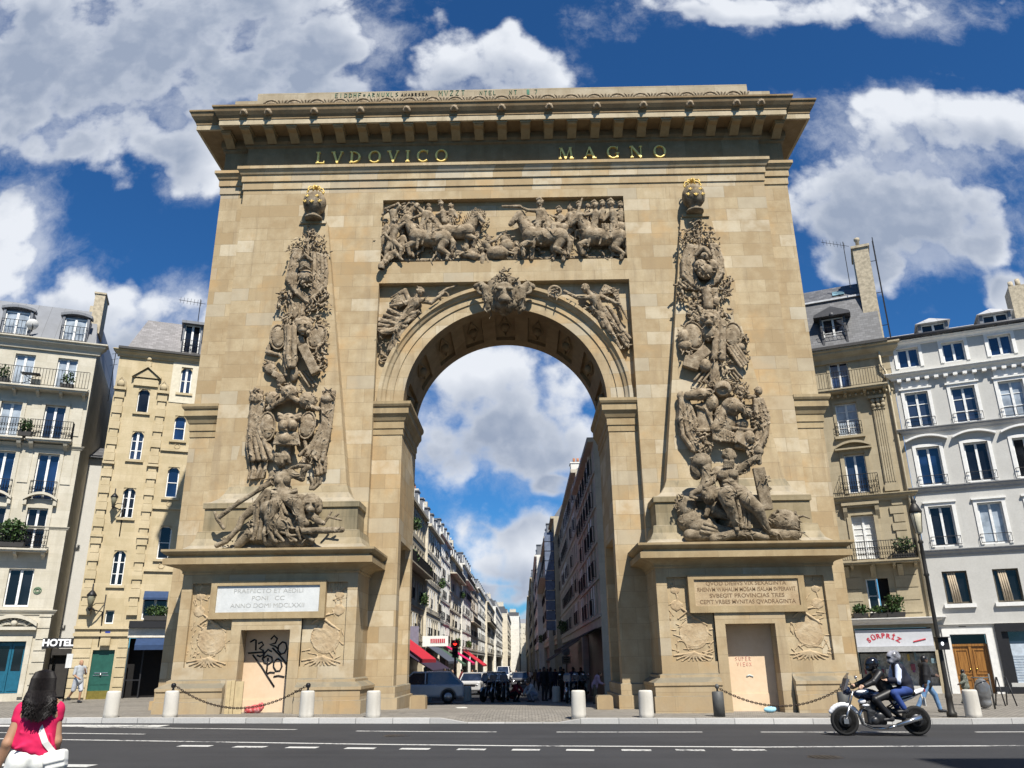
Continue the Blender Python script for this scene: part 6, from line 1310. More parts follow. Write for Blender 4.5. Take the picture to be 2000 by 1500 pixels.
for i in (4, 9):
    q = wd[i]; mb = MB()
    for k in range(4): mb.tube([(q[0]+.25+.09*k, .115, q[3]-.05), (q[0]+.33+.10*k, .115, q[2]+.05)], .045, 6)
    mb.build('curtain', CURT, Dd)
moulding(Dd, .44, 11, 15.78, -.02, .42, .34, TRIM_W); mb = MB()
for i in range(24): mb.box(.6+i*.44, -.3, 15.30, .8+i*.44, .0, 15.44)
mb.build('modillions', TRIM_W, Dd)
for z, o in ((12.74, .26), (9.66, .22), (6.52, .2)): moulding(Dd, .44, 11, z, -.02, o, .30, plain('grey_string_course', (.30, .30, .30), .8, 0, .1), 'string_course')
moulding(Dd, .44, 11, 2.98, -.02, .1, .1, STUC_D, 'string_course'); moulding(Dd, .44, 11, 17.6, -.02, .3, .26, TRIM_W)
mb = MB(); mb.tube([(.44, -.42, 17.72), (11, -.42, 17.72)], .10, 8)
for i in range(22): mb.box(.6+i*.5, -.46, 17.58, .63+i*.5, .1, 17.8)
mb.build('gutter', plain('dark_gutter', (.06, .06, .065), .5), Dd)
mb = MB().add([(.44, -.2, 17.75), (11, -.2, 17.75), (11, 2.6, 18.95), (.44, 2.6, 18.95), (11, 10, 17.75), (.44, 10, 17.75)], [(0, 1, 2, 3), (3, 2, 4, 5)]); rf = mb.build('roof', ZINC_L, Dd)
for x0 in (2.2, 5.12, 8.2):
    mb = MB(); mb.box(x0-.1, .2, 17.8, x0+.05, 2.2, 18.5); mb.box(x0+1.2, .2, 17.8, x0+1.35, 2.2, 18.5); mb.mat = 1
    mb.add([(x0-.22, .02, 18.5), (x0+1.48, .02, 18.5), (x0+1.48, 2.4, 18.5), (x0-.22, 2.4, 18.5), (x0+.63, 1.1, 19.15)], [(0, 1, 4), (1, 2, 4), (2, 3, 4), (3, 0, 4), (3, 2, 1, 0)]); mb.build('dormer', [ZINC, ZINC_L], rf); uv_window(Dd, x0+.05, x0+1.2, 17.85, 18.48, .32, pane=GLASS_DARK, name='dormer_window')
mb = MB(); mb.box(7.0, 2.0, 18, 7.8, 3.4, 20.6); mb.lathe([(.14, 20.6), (.12, 21.0), (0, 21.01)], (7.2, 2.4, 0), 10); mb.lathe([(.14, 20.6), (.12, 21.1), (0, 21.11)], (7.55, 2.4, 0), 10); mb.build('chimney', plain('chimney_render', (.42, .36, .26), .9, 0, .25), rf)
mt, nt, b_, t_ = pbsdf('varnished_oak'); oc = ocoord(nt); g_ = t_.noise(t_.vec('MULTIPLY', oc, (14, 14, .8)), 1.5, 5., .65)
nt.links.new(t_.ramp(g_, [(.3, (.16, .065, .012)), (.55, (.30, .135, .028)), (.75, (.40, .20, .05))]), b_.inputs['Base Color']); b_.inputs['Roughness'].default_value = .45; OAK = mt
mb = MB(); mb.box(.88, .16, -.2, 1.60, .2, 1.98); mb.box(1.64, .16, -.2, 2.36, .2, 1.98)
for x in (.96, 1.72):
    for z0, z1 in ((-.05, .55), (.72, 1.85)): mb.box(x, .13, z0, x+.56, .159, z0+.06); mb.box(x, .13, z1-.06, x+.56, .159, z1); mb.box(x, .13, z0+.06, x+.06, .159, z1-.06); mb.box(x+.5, .13, z0+.06, x+.56, .159, z1-.06); mb.box(x+.12, .14, z0+.13, x+.44, .158, z1-.13)
mb.box(1.56, .11, -.2, 1.68, .165, 1.98); mb.box(.88, .1, 1.98, 2.36, .2, 2.08); dr = mb.build('door', OAK, Dd, label='carved oak double door'); mb = MB(); mb.box(.9, .17, 2.08, 2.34, .2, 2.5); mb.build('transom_glazing', GLASS_DARK, dr)
mb = MB(); mb.ball((1.5, .1, .95), .035, 8, 6); mb.ball((1.76, .1, .95), .035, 8, 6); mb.build('door_handle', plain('polished_brass', (.55, .40, .10), .25, .9), dr)
mb = MB(); mb.box(1.32, -.05, 2.86, 1.62, -.02, 2.95); mb.build('number_plate', plain('dark_plate', (.05, .05, .055), .5), Dd)
mb = MB(); mb.box(2.8, -.12, -.2, 3.02, .02, 2.98); mb.box(3.02, -.12, 2.6, 10, .02, 2.98); mb.box(3.02, -.12, -.2, 10, .02, .18); mb.box(3.02, .05, .18, 3.30, .12, 2.6); mb.build('shop_frame', BLACKS, Dd)
mb = MB(); mb.box(3.30, .1, .3, 6, .14, 2.05)
for i in range(11): mb.box(3.32, .075, .34+i*.115, 6, .102, .34+i*.115+.075)
mb.build('roller_shutter', plain('pale_shutter', (.50, .56, .62), .4, .1), Dd); mb = MB(); mb.box(3.30, .11, 2.05, 6, .15, 2.6); mb.build('shop_window', GLASS, Dd)

# ------------------------------------------------------------------ the street seen through the arch
WIN_ME = {}
def win_mesh(w, h, dark, kind):
    key = (w, h, dark, kind)
    if key not in WIN_ME:
        mb = MB(); f = .055
        mb.box(-w/2, .10, 0, -w/2+f, .14, h); mb.box(w/2-f, .10, 0, w/2, .14, h); mb.box(-w/2+f, .10, h-f, w/2-f, .14, h); mb.box(-w/2+f, .10, 0, w/2-f, .14, f); mb.box(-.04, .09, f, .04, .139, h-f)
        if kind:
            for e in (-1, 1): mb.box(e*(w/2+.02), -.05, 0, e*(w/2+.42), -.01, h)
        a = mb.mesh('window', WHITEPAINT); mb = MB(); mb.quad((-w/2+.02, .13, .02), (w/2-.02, .13, .02), (w/2-.02, .13, h-.02), (-w/2+.02, .13, h-.02)); WIN_ME[key] = (a, mb.mesh('pane', dark))
    return WIN_ME[key]
RAIL_ME = {}
def rail_mesh(w, dep):
    if (w, dep) not in RAIL_ME:
        o = railing(None, -w/2, w/2, 0, .9, -dep, dep, pitch=.16, scroll=False); RAIL_ME[(w, dep)] = o.data; bpy.data.objects.remove(o)
    return RAIL_ME[(w, dep)]
def tone_stone(name, c): return ashlar(name, [q*.8 for q in c], c, [min(.82, q*1.12) for q in c], bw=1.4, bh=.4, joint=.2, stain=.4, stainc=[q*.6 for q in c], bump=.12)
def street_house(side, x, y0, y1, H, nf, wallm, label, pitch=1.9, wsz=(.95, 1.75), gf=3.4, shut=0, rail=.5, roof_h=2.4, balc=(), chim=2, shop=None, plants=0, rnd=1, cornice=True):
    rg = random.Random(rnd*17+3); L = y1-y0
    o = thing('town_house', label, 'building', (x, y0 if side < 0 else y1, 0), R(90) if side < 0 else R(-90), 'houses along the side street')
    n = max(1, int((L-.6)/pitch)); m0 = (L-(n-1)*pitch)/2; fh = (H-gf)/nf; holes = []; wins = []
    for f in range(nf):
        for i in range(n):
            xc, z = m0+i*pitch, gf+f*fh+(fh-wsz[1])*.35; holes.append((xc-wsz[0]/2, xc+wsz[0]/2, z, z+wsz[1])); wins.append((f, xc, z))
    mb = MB(); wall(mb, 0, L, -5, H, 0, holes+[(.3, L-.3, -5, gf-.6, .5)], .16)
    mb.quad((0, 0, -5), (0, 0, H), (0, 11, H), (0, 11, -5)); mb.quad((L, 0, -5), (L, 11, -5), (L, 11, H), (L, 0, H)); mb.quad((0, 11, -5), (L, 11, -5), (L, 11, H), (0, 11, H))
    for f in range(nf): mb.box(0, -.08, gf+f*fh-.12, L, .02, gf+f*fh)
    if cornice: mb.box(-.05, -.35, H-.25, L+.05, .02, H)
    mb.build('facade_wall', wallm, o)
    dark = [GLASS, GLASS_DARK, LIGHTPANE]
    for j, (f, xc, z) in enumerate(wins[:100]):
        a, p_ = win_mesh(wsz[0], wsz[1], dark[rg.choice((0, 1, 1, 2))], shut and rg.random() < shut); w = link('window', a, o, (xc, 0, z)); link('pane', p_, w)
        if rg.random() < rail and f not in balc: link('railing', rail_mesh(1.2, .12), o, (xc, -.06, z-.02))
    for f in balc:
        z = gf+f*fh; mb = MB(); mb.box(.1, -.85, z-.12, L-.1, .02, z); mb.build('balcony_slab', wallm, o); link('railing', rail_mesh(round(L-.3, 2), .78), o, (L/2, 0, z))
    mb = MB().add([(0, .05, H), (L, .05, H), (L, 1.1, H+roof_h), (0, 1.1, H+roof_h), (L, 10, H), (0, 10, H), (L, 9, H+roof_h), (0, 9, H+roof_h)], [(0, 1, 2, 3), (3, 2, 6, 7), (7, 6, 4, 5), (0, 3, 7, 5), (1, 4, 6, 2)]); rf = mb.build('roof', ZINC if rnd % 2 else SLATE, o)
    for k in range(chim):
        xx = (0.2 if k % 2 == 0 else L-.9)+rg.uniform(0, .2); mb = MB(); hh = H+roof_h+rg.uniform(.6, 1.8); mb.box(xx, 1.5, H, xx+.6, 4.5, hh)
        for q in range(4): mb.lathe([(.11, hh), (.09, hh+.4), (0, hh+.41)], (xx+.3, 1.9+q*.7, 0), 8)
        mb.build('chimney', plain('pale_chimney', (.52, .47, .38), .9, 0, .2), rf)
    for i in range(n):
        if i % 2 == 0 and roof_h > 1.7:
            xc = m0+i*pitch; mb = MB(); mb.box(xc-.55, .1, H+.1, xc+.55, 1.2, H+1.6); mb.box(xc-.65, 0, H+1.6, xc+.65, 1.4, H+1.72); mb.build('dormer', ZINC, rf)
            a, p_ = win_mesh(.8, 1.3, GLASS_DARK, 0); w = link('window', a, o, (xc, -.05, H+.2)); link('pane', p_, w)
    mb = MB(); mb.box(.3, .4, -5, L-.3, .45, gf-.6); mb.build('shop_front', shop or BLACKS, o)
    if plants:
        for k in range(plants):
            xc = rg.uniform(.8, L-.8); f = rg.randrange(nf); mb = MB(); leaves(mb, (xc, -.5, gf+f*fh+.6), (.9, .35, .55), 260, .2, rg); mb.build('foliage', LEAFS, o)
    return o
W1, W2, W3, W4, W5 = (tone_stone(n, c) for n, c in (('street_cream_stone', (.66, .60, .48)), ('street_white_render', (.74, .72, .66)), ('street_pink_stone', (.66, .57, .46)), ('street_grey_stone', (.52, .48, .40)), ('street_tan_stone', (.46, .40, .29))))
XL, XR = -8.7, 4.6
hl = [(14, 30, 15.6, 4, W5, 'cream corner house behind the left pier of the arch', (3,), 1, .2), (30, 47, 14.6, 4, W5, 'tan house with long planted balconies, first on the left inside the arch', (2,), 4, .1), (47, 60, 14.2, 4, W1, 'cream house with shutters beyond the planted balconies', (), 1, .5), (60, 74, 15.4, 5, W2, 'white shuttered house on the left of the side street, red awning at its foot', (), 0, .8), (74, 92, 14.6, 5, W1, 'cream house midway along the left of the side street', (4,), 2, .4), (92, 112, 15.6, 5, W2, 'tall white house on the left of the side street, green shrubs on its roof edge', (4,), 3, .6), (112, 138, 15., 5, W3, 'pinkish house on the sunlit left side of the side street', (2,), 0, .3), (138, 170, 16, 5, W2, 'white house far along the left of the side street', (), 0, .5), (170, 215, 15.4, 5, W1, 'cream house near the far end of the side street, left', (3,), 0, .3), (215, 290, 17, 5, W2, 'long white house far down the left of the side street', (), 0, .3), (290, 370, 19, 5, W1, 'cream house at the far bend of the side street', (), 0, .2), (370, 520, 22, 5, W2, 'last white house where the side street bends out of sight', (), 0, .2)]
for i, (y0, y1, H, nf, wm, lab, balc, pl_, sh) in enumerate(hl):
    street_house(-1, {8: -8.2, 9: -7.6, 10: -5.6, 11: -1.5}.get(i, XL+(.25 if i % 3 == 2 else 0)), y0, y1, H, nf, wm, lab, pitch=1.75 if i < 6 else 2.4, balc=balc, plants=pl_, shut=sh, rnd=i+1, chim=2, roof_h=(2.2, 2.6, 1.8)[i % 3])
hr = [(13, 27.9, 13.2, 5, W4, 'shaded stone house hidden mostly by the right pier', (), .2, XR, .4), (28, 58, 14.9, 5, W4, 'long shaded grey house on the right of the side street', (), .2, XR, .6), (58, 66, 16.6, 5, W5, 'narrow tan house beside the long shaded house, right of the side street', (), .3, XR-.5, 1.5), (66, 90, 15.6, 5, W4, 'shaded stone house with planted roof edge, right of the side street', (3,), .3, XR-1.1, 2.2), (90, 130, 16.4, 5, W2, 'shaded white house further along the right of the side street', (), .3, XR-1.9, 2.2), (130, 190, 17, 5, W5, 'distant tan house on the right of the side street', (), .2, XR-2.3, 2.2), (190, 540, 18, 5, W4, 'farthest house on the right of the side street', (), .2, XR-2.6, 2.2)]
for i, (y0, y1, H, nf, wm, lab, balc, sh, x, rh) in enumerate(hr):
    street_house(1, x, y0, y1, H, nf, wm, lab, pitch=2.15 if i < 2 else 2.1 if i < 4 else 3., wsz=(.95, 1.6), gf=3.8, balc=balc, shut=sh, rnd=i+31, chim=2, roof_h=rh, plants=1 if i in (1, 3) else 0, rail=.75)
SIGNB = plain('blue_grey_panels', (.12, .15, .22), .5, 0, .2, 3.)
t = thing('hotel_sign', 'tall blue grey vertical sign of stacked panels on the shaded right facade', 'sign', (3.55, 59.2, 0))
mb = MB()
for i in range(10): mb.box(-.5, -.12, 4.6+i*1.05, .5, .12, 5.55+i*1.05)
mb.build('panel', SIGNB, t, fixn=False); mb = MB(); mb.tube([(.55, 0, 4.4), (.55, 0, 15.4)], .05, 6); mb.tube([(.5, 0, 5), (1.1, 0, 5)], .04, 6); mb.tube([(.5, 0, 14), (1.1, 0, 14)], .04, 6); mb.build('mast', IRON, t)
t = thing('roof_hoarding', 'bright blue hoarding on the roof edge behind the left pier', 'hoarding', (-10.2, 39.5, 0)); mb = MB(); mb.box(-.2, -.1, 16.5, 1.15, .1, 19.4); mb.build('panel', plain('bright_blue_sheet', (.02, .12, .48), .5), t); mb = MB(); mb.tube([(.3, .12, 14.8), (.3, .12, 19)], .05, 6); mb.tube([(.9, .12, 14.8), (.9, .12, 19)], .05, 6); mb.build('post', IRON, t)
for nm, lab, loc, sz in (('party_wall', 'pale chimney wall rising above the planted balconies left of the side street', (-10.3, 47.5, 0), (1.4, 1., 17.6)), ('party_wall', 'white chimney wall with scrawl rising above the long shaded house on the right', (5.9, 41.5, 0), (1.5, 1.2, 18.6))):
    t = thing(nm, lab, 'chimney', loc); mb = MB(); mb.box(-sz[0]/2, 0, 13, sz[0]/2, sz[1], sz[2]); mb.box(-sz[0]/2-.06, -.06, sz[2], sz[0]/2+.06, sz[1]+.06, sz[2]+.12); mb.build('wall', W2, t)
    mb = MB()
    for q in range(3): mb.lathe([(.13, sz[2]+.12), (.11, sz[2]+.6), (0, sz[2]+.61)], (-.4+q*.35, sz[1]/2, 0), 8)
    mb.build('chimney_pot', plain('terracotta', (.35, .15, .08), .9), t)
t = thing('town_house', 'pale house closing the far end of the side street', 'building', (-8, 545, 0), 0, 'houses along the side street'); ho = [(1+i*2.4, 2.1+i*2.4, -3+f*3.4, -1.+f*3.4) for i in range(8) for f in range(8)]; mb = MB(); wall(mb, 0, 20, -9, 26, 0, ho, .2, True); mb.build('facade_wall', W1, t); mb = MB().add([(0, 0, 26), (20, 0, 26), (20, 2.5, 29), (0, 2.5, 29)], [(0, 1, 2, 3)]).build('roof', ZINC, t)
# unseen corner block added to the right of the viewer, shaped so that its shadow falls on the road at lower right
K = thing('unseen_corner_block', 'unseen pale corner building added right of the viewer to cast the shadow at lower right', 'building', (13.95, -29.2, -.14)); mb = MB(); wall(mb, 0, 14, 0, 22.2, -14, [(1+i*2.2, 2+i*2.2, 3.6+f*3.2, 5.4+f*3.2) for i in range(6) for f in range(5)], .2, True); mb.quad((0, -14, 0), (0, 0, 0), (0, 0, 22.2), (0, -14, 22.2)); mb.quad((0, 0, 0), (14, 0, 0), (14, 0, 22.2), (0, 0, 22.2)); mb.quad((0, -14, 22.2), (0, 0, 22.2), (14, 0, 22.2), (14, -14, 22.2)); mb.build('wall', W1, K); mb = MB(); mb.box(-.3, -14.3, 22.2, 14.3, .3, 22.5); mb.build('roof', ZINC, K)
# ------------------------------------------------------------------ bollards, chains, street furniture
mb = MB(); mb.lathe([(.222, -.05), (.218, .1), (.212, .55), (.205, .70), (.195, .735), (.17, .752), (0, .758)], n=28); BOL = mb.mesh('bollard', CONC)
BL = [(-11.97, -3.6, 'pale concrete bollard, leftmost, in front of the green door'), (-10.2, -3.5, 'pale concrete bollard carrying the left end of the left chain'), (-5.97, -3.8, 'pale concrete bollard carrying the right end of the left chain'), (-3.94, -3.9, 'pale concrete bollard in front of the left arch pier'), (2.18, -4.02, 'pale concrete bollard right of the dropped kerb, before the arch opening'), (4.17, -4.1, 'pale concrete bollard in front of the right arch pier'), (13.55, -4.45, 'wide pale concrete bollard, rightmost, before the oak door')]
for x, y, lab in BL:
    o = link('bollard', BOL, None, (x, y, gz(x)), (R(rng.uniform(-1, 1)), R(rng.uniform(-1, 1)), rng.uniform(0, 6))); tag(o, lab, 'bollard', 'concrete bollards along the kerb')
for u, v, lab in ((835, 1371, 'shaded bollard inside the arch, in front of the pale car'), (913, 1370, 'shaded bollard inside the arch, left of the parked motorcycles'), (1087, 1371, 'shaded bollard inside the arch, among the standing people on the right')):
    q = groundpt(u, v); o = link('bollard', BOL, None, q); tag(o, lab, 'bollard', 'concrete bollards along the kerb')
GREYM = plain('grey_iron_post', (.10, .10, .095), .6, .3)
for x, y, lab in ((6.39, -3.75, 'dark grey post holding the left end of the right chain'), (9.95, -4.25, 'dark grey post behind the motorcycle front wheel, right end of the chain')):
    mb = MB(); mb.lathe([(.17, -.05), (.17, .68), (.15, .70), (0, .71)], n=20); mb.lathe([(.03, .70), (.03, .78), (.06, .80), (.065, .86), (.03, .91), (0, .915)], n=10); o = mb.build('chain_post', GREYM, None, loc=(x, y, gz(x))); tag(o, lab, 'post', 'dark grey chain posts')
for x, y, lab in ((-10.2, -3.5, 'black iron knob on top of the bollard at the left end of the left chain'), (-5.97, -3.8, 'black iron knob on top of the bollard at the right end of the left chain')):
    mb = MB(); mb.lathe([(.05, 0), (.035, .03), (.03, .07), (.07, .10), (.075, .17), (.05, .21), (0, .22)], n=12); o = mb.build('chain_finial', IRON, None, loc=(x, y, gz(x)+.755)); tag(o, lab, 'finial', 'knobs that carry the left chain')
CHAIN = plain('rusty_chain', (.055, .04, .03), .7, .5, .3)
def chain(a, b, sag, lab):
    a, b = Vector(a), Vector(b); t = thing('chain', lab, 'chain', a, 0, 'chains hung in front of the niches'); L = (b-a).length; n = int(L*1.25/.075)
    mb = MB()
    for i in range(n):
        s0, s1 = i/n, (i+1)/n; P_ = [(b-a)*s+Vector((0, 0, -4*sag*s*(1-s))) for s in (s0, s1)]; d = P_[1]-P_[0]; c = (P_[0]+P_[1])/2; e = d.normalized(); f = (Vector((0, 0, 1)) if i % 2 else e.cross(Vector((0, 0, 1)))); f = (f-e*f.dot(e)).normalized()
        mb.tube([c+e*(.055*math.cos(k*1.05))+f*(.028*math.sin(k*1.05)) for k in range(6)], .010, 4, close=True)
    o = mb.build('links', CHAIN, t); o['kind'] = 'stuff'
chain((-10.12, -3.5, gz(-10.2)+.88), (-6.05, -3.8, gz(-6)+.88), .62, 'sagging iron chain between two pale bollards in front of the left niche')
chain((6.42, -3.75, gz(6.4)+.80), (9.92, -4.25, gz(10)+.80), .50, 'sagging iron chain between two dark posts in front of the right niche')
for x, y, lab in ((-3.2, .95, 'weathered stone block at the inner foot of the left arch pier'), (3.35, .2, 'pale stone block at the inner foot of the right arch pier')):
    mb = MB(); mb.prism([(-.28, -.05), (.28, -.05), (.27, .40), (.22, .45), (-.24, .45), (-.28, .38)], 1, -.3, .3); o = mb.build('stone_block', STONE, None, loc=(x, y, gzy(x, y))); tag(o, lab, 'block')
# lamp standard with pedestrian signal
x, y = 13.05, -4.2
t = thing('lamp_post', 'tall dark lamp post leaning up past the white building, pedestrian signal on it', 'lamp post', (x, y, gz(x))); DG = plain('dark_brown_iron', (.032, .029, .025), .5, .3)
mb = MB(); mb.lathe([(.14, 0), (.14, .12), (.10, .16), (.09, .5), (.105, .54), (.09, .62), (.068, .9), (.06, 2.4), (.055, 4.0), (.085, 4.05), (.06, 4.12), (.055, 5.0), (.09, 5.05), (.05, 5.12), (.045, 5.3)], n=16); mb.build('pole', DG, t)
mb = MB(); mb.lathe([(.06, 5.3), (.10, 5.36), (.17, 5.95), (.155, 5.97)], n=8); mb.build('lantern_glass', plain('frosted_lantern_glass', (.50, .46, .34), .2), t); mb = MB(); mb.lathe([(.19, 5.97), (.21, 6.0), (.12, 6.2), (.07, 6.28), (.09, 6.32), (.03, 6.5), (0, 6.52)], n=8)
for k in range(4): a = k*math.pi/2+.78; mb.tube([(.10*math.cos(a), .10*math.sin(a), 5.34), (.18*math.cos(a), .18*math.sin(a), 5.97)], .014, 4)
mb.build('lantern_frame', DG, t); mb = MB(); mb.box(-.16, -.28, 1.86, .16, -.08, 2.22); mb.box(-.17, -.38, 2.2, .17, -.08, 2.225); sg = mb.build('pedestrian_signal', plain('signal_black', (.012, .012, .013), .5), t); mb = MB(); mb.ball((-.04, -.285, 2.03), (.045, .02, .06), 10, 6); mb.build('lamp', plain('white_signal', (.85, .88, .9), .4, emit=.6), sg); mb = MB(); mb.tube([(0, -.08, 2.0), (0, 0, 2.0)], .03, 6); mb.build('bracket', DG, t)
# wall lantern on house B and small bracket lamp
for (s, z, k, lab) in ((-.62, 4.35, 1.0, 'black wall lantern on a bracket left of the honey stone facade'), (-.32, 9.2, .8, 'small dark lantern beside the arched windows high on the honey stone facade')):
    w = loc2w(B, s, -.62*k, z); t = thing('wall_lamp', lab, 'lamp', w, B.rotation_euler.z, 'wall lanterns on the honey stone facade')
    mb = MB(); mb.tube([(.55*k, .62*k, -.9*k), (.5*k, .55*k, -.3*k), (.3*k, .3*k, -.28*k), (0, 0, -.18*k)], .028, 6); mb.tube([(.55*k, .62*k, -1.9*k), (.55*k, .6*k, .5*k)], .03, 6); mb.tube([(.55*k, .6*k, .1*k), (.2*k, .2*k, .06*k), (.0, .0, -.18*k)], .02, 5); mb.build('bracket', IRON, t)
    mb = MB(); mb.lathe([(.08*k, -.15*k), (.2*k, .38*k), (.19*k, .39*k)], n=6); mb.build('lantern_glass', plain('old_lantern_glass', (.20, .19, .13), .15), t); mb = MB(); mb.lathe([(.22*k, .39*k), (.23*k, .42*k), (.1*k, .6*k), (.04*k, .66*k), (.03*k, .95*k), (0, .96*k)], n=6); mb.lathe([(.02*k, -.32*k), (.1*k, -.16*k), (.08*k, -.14*k)], n=6); mb.build('lantern_frame', IRON, t)
w = loc2w(B, -1.78, -.12, 2.62); t = thing('hotel_sign', 'white HOTEL letters hanging in the dark alley between two buildings', 'sign', w, B.rotation_euler.z); mb = MB(); mb.box(-.64, .02, -.22, .64, .06, .22); bb = mb.build('backing_board', plain('sign_black', (.012, .012, .014), .6), t); text_mesh('HOTEL', .42, plain('white_letters', (.85, .85, .86), .5), 'lettering', bb, (0, -.002, .0), bold=.016, space=1.0).scale.x = .98
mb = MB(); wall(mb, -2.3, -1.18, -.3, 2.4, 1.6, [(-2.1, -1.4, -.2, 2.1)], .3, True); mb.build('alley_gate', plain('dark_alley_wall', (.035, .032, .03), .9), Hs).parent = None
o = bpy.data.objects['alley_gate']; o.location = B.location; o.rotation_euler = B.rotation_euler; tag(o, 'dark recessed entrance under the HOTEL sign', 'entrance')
t = thing('sign_post', 'thin pole with a small white notice beside the dark alley', 'sign', (-19.9, 8.1, gz(-19))); mb = MB(); mb.tube([(0, 0, 0), (0, 0, 2.2)], .03, 6); mb.build('pole', IRON, t); mb = MB(); mb.box(-.14, -.04, 1.4, .14, -.025, 2.0); mb.build('notice', plain('notice_white', (.6, .6, .58), .5), t)
# roof aerials
for px_, py_, yy, lab, flip in ((385, 640, 11.2, 'television aerial on the roof of the honey stone building', 1), (1655, 525, 11.5, 'television aerial beside the tall chimney on the right', 1), (217, 745, 13.2, 'slim aerial in the gap left of the honey stone building', 0)):
    q = onY(px_, py_, yy); t = thing('aerial', lab, 'aerial', q); mb = MB(); mb.tube([(0, 0, -1.2), (0, 0, 1.75)], .022, 5); mb.build('mast', IRON, t); mb = MB()
    if flip:
        mb.tube([(-1.25, 0, 1.75), (.3, 0, 1.45)], .014, 4)
        for k in range(7): mb.tube([(-1.15+.2*k, -.02, 1.55-.04*k+.0), (-1.15+.2*k, .02, 1.93-.04*k)], .010, 4)
    else:
        for k in range(3): mb.tube([(-.2, 0, 1.0+.35*k), (.2, 0, 1.05+.35*k)], .012, 4)
    mb.build('antenna', IRON, t)
# litter and small things
def item(nm, lab, cat, mb, mat, loc, rz=0, fixn=False): o = mb.build(nm, mat, None, fixn=fixn, loc=loc, rot=(0, 0, rz)); return tag(o, lab, cat)
s_ = Sculpt(); s_.ell((0, 0, .09), (.20, .10, .09)).ell((.1, 0, .12), (.1, .07, .06)); o = link('face_mask', s_.mesh('face_mask', plain('mask_blue', (.30, .58, .72), .8), h=.02), None, (8.42, -1.95, gz(8.4))); tag(o, 'pale blue crumpled face mask at the foot of the right niche', 'mask')
s_ = Sculpt(); s_.ell((0, 0, .12), (.22, .14, .14)).ell((-.22, .0, .10), (.16, .12, .12)).ell((.16, 0, .2), (.12, .1, .12)); o = link('rubbish_bag', s_.mesh('rubbish_bag', mottled('red_white_plastic', (.45, .02, .03), (.55, .10, .10), (.70, .62, .60), 7., .4), h=.02, rough=.012, rscale=16.), None, (-8.2, -1.62, gz(-8.5))); tag(o, 'crumpled red and white plastic rubbish at the foot of the left niche', 'rubbish')
mb = MB(); mb.box(-.26, -.04, 0, -.12, .04, 1.0); mb.box(-.11, -.03, 0, .0, .04, 1.02); mb.box(.02, -.02, 0, .28, .04, .98); item('wooden_board', 'pale wooden boards propped at the left edge of the left niche', 'board', mb, plain('raw_wood', (.46, .36, .20), .8), (-8.82, -2.0, gz(-8.8)))
mb = MB(); mb.box(-.2, -.14, 0, .2, .14, .03); item('cardboard', 'flattened cardboard scrap lying inside the arch opening', 'litter', mb, plain('card_pale', (.6, .58, .52), .8), groundpt(900, 1383), .4)
t = thing('litter_bin', 'grey translucent bag hanging on a ring beside the rightmost bollard', 'bin', (15.9, -.8, gz(14))); s_ = Sculpt(); s_.ell((0, 0, .55), (.24, .24, .42)).ell((0, 0, .2), (.2, .2, .18)); s_.build('bag', glass('bag_plastic', (.10, .10, .10), .2, .6), t, h=.03, rough=.012, rscale=12.); mb = MB(); mb.tube([(.26*math.cos(k*.4), .26*math.sin(k*.4), .98) for k in range(16)], .02, 6, close=True); mb.tube([(.3, 0, 0), (.3, 0, 1.1)], .03, 6); mb.build('frame', GREYM, t)
t = thing('folding_stand', 'slim black folding stand on the pavement in front of the roller shutter', 'sign', (17.6, 1.0, gz(14)))
for e in (-1, 1):
    mb = MB(); mb.tube([(-.2, e*.30, 0), (-.16, e*.02, .95)], .022, 6); mb.tube([(.2, e*.30, 0), (.16, e*.02, .95)], .022, 6); mb.box(-.18, e*.12-.02, .45, .18, e*.12+.02, .62); mb.build('leg_frame', BLACKS, t)

# ------------------------------------------------------------------ people
SKIN = plain('light_skin', (.52, .33, .23), .55, 0, .06); SKIN_T = plain('tan_skin', (.36, .20, .12), .55, 0, .06); SKIN_D = plain('brown_skin', (.11, .06, .04), .55, 0, .06); HAIR_B = plain('black_hair', (.009, .007, .007), .38, 0, .3, 40., .5); HAIR_G = plain('brown_hair', (.10, .06, .03), .6); SHOE = plain('dark_shoes', (.02, .02, .022), .5); JEANS = plain('blue_jeans', (.10, .19, .33), .85, 0, .25, 9.)
ST = dict(pel=(0, 0, .95), che=(0, .0, 1.28), nek=(0, .02, 1.47), hed=(0, -.01, 1.60), shL=(.18, 0, 1.41), elL=(.24, .03, 1.13), wrL=(.25, -.03, .90), shR=(-.18, 0, 1.41), elR=(-.24, .03, 1.13), wrR=(-.25, -.03, .90), hpL=(.09, 0, .92), knL=(.10, -.02, .50), anL=(.10, .03, .09), hpR=(-.09, 0, .92), knR=(-.10, -.02, .50), anR=(-.10, .03, .09))
def V3(p): return np.array(p, float)
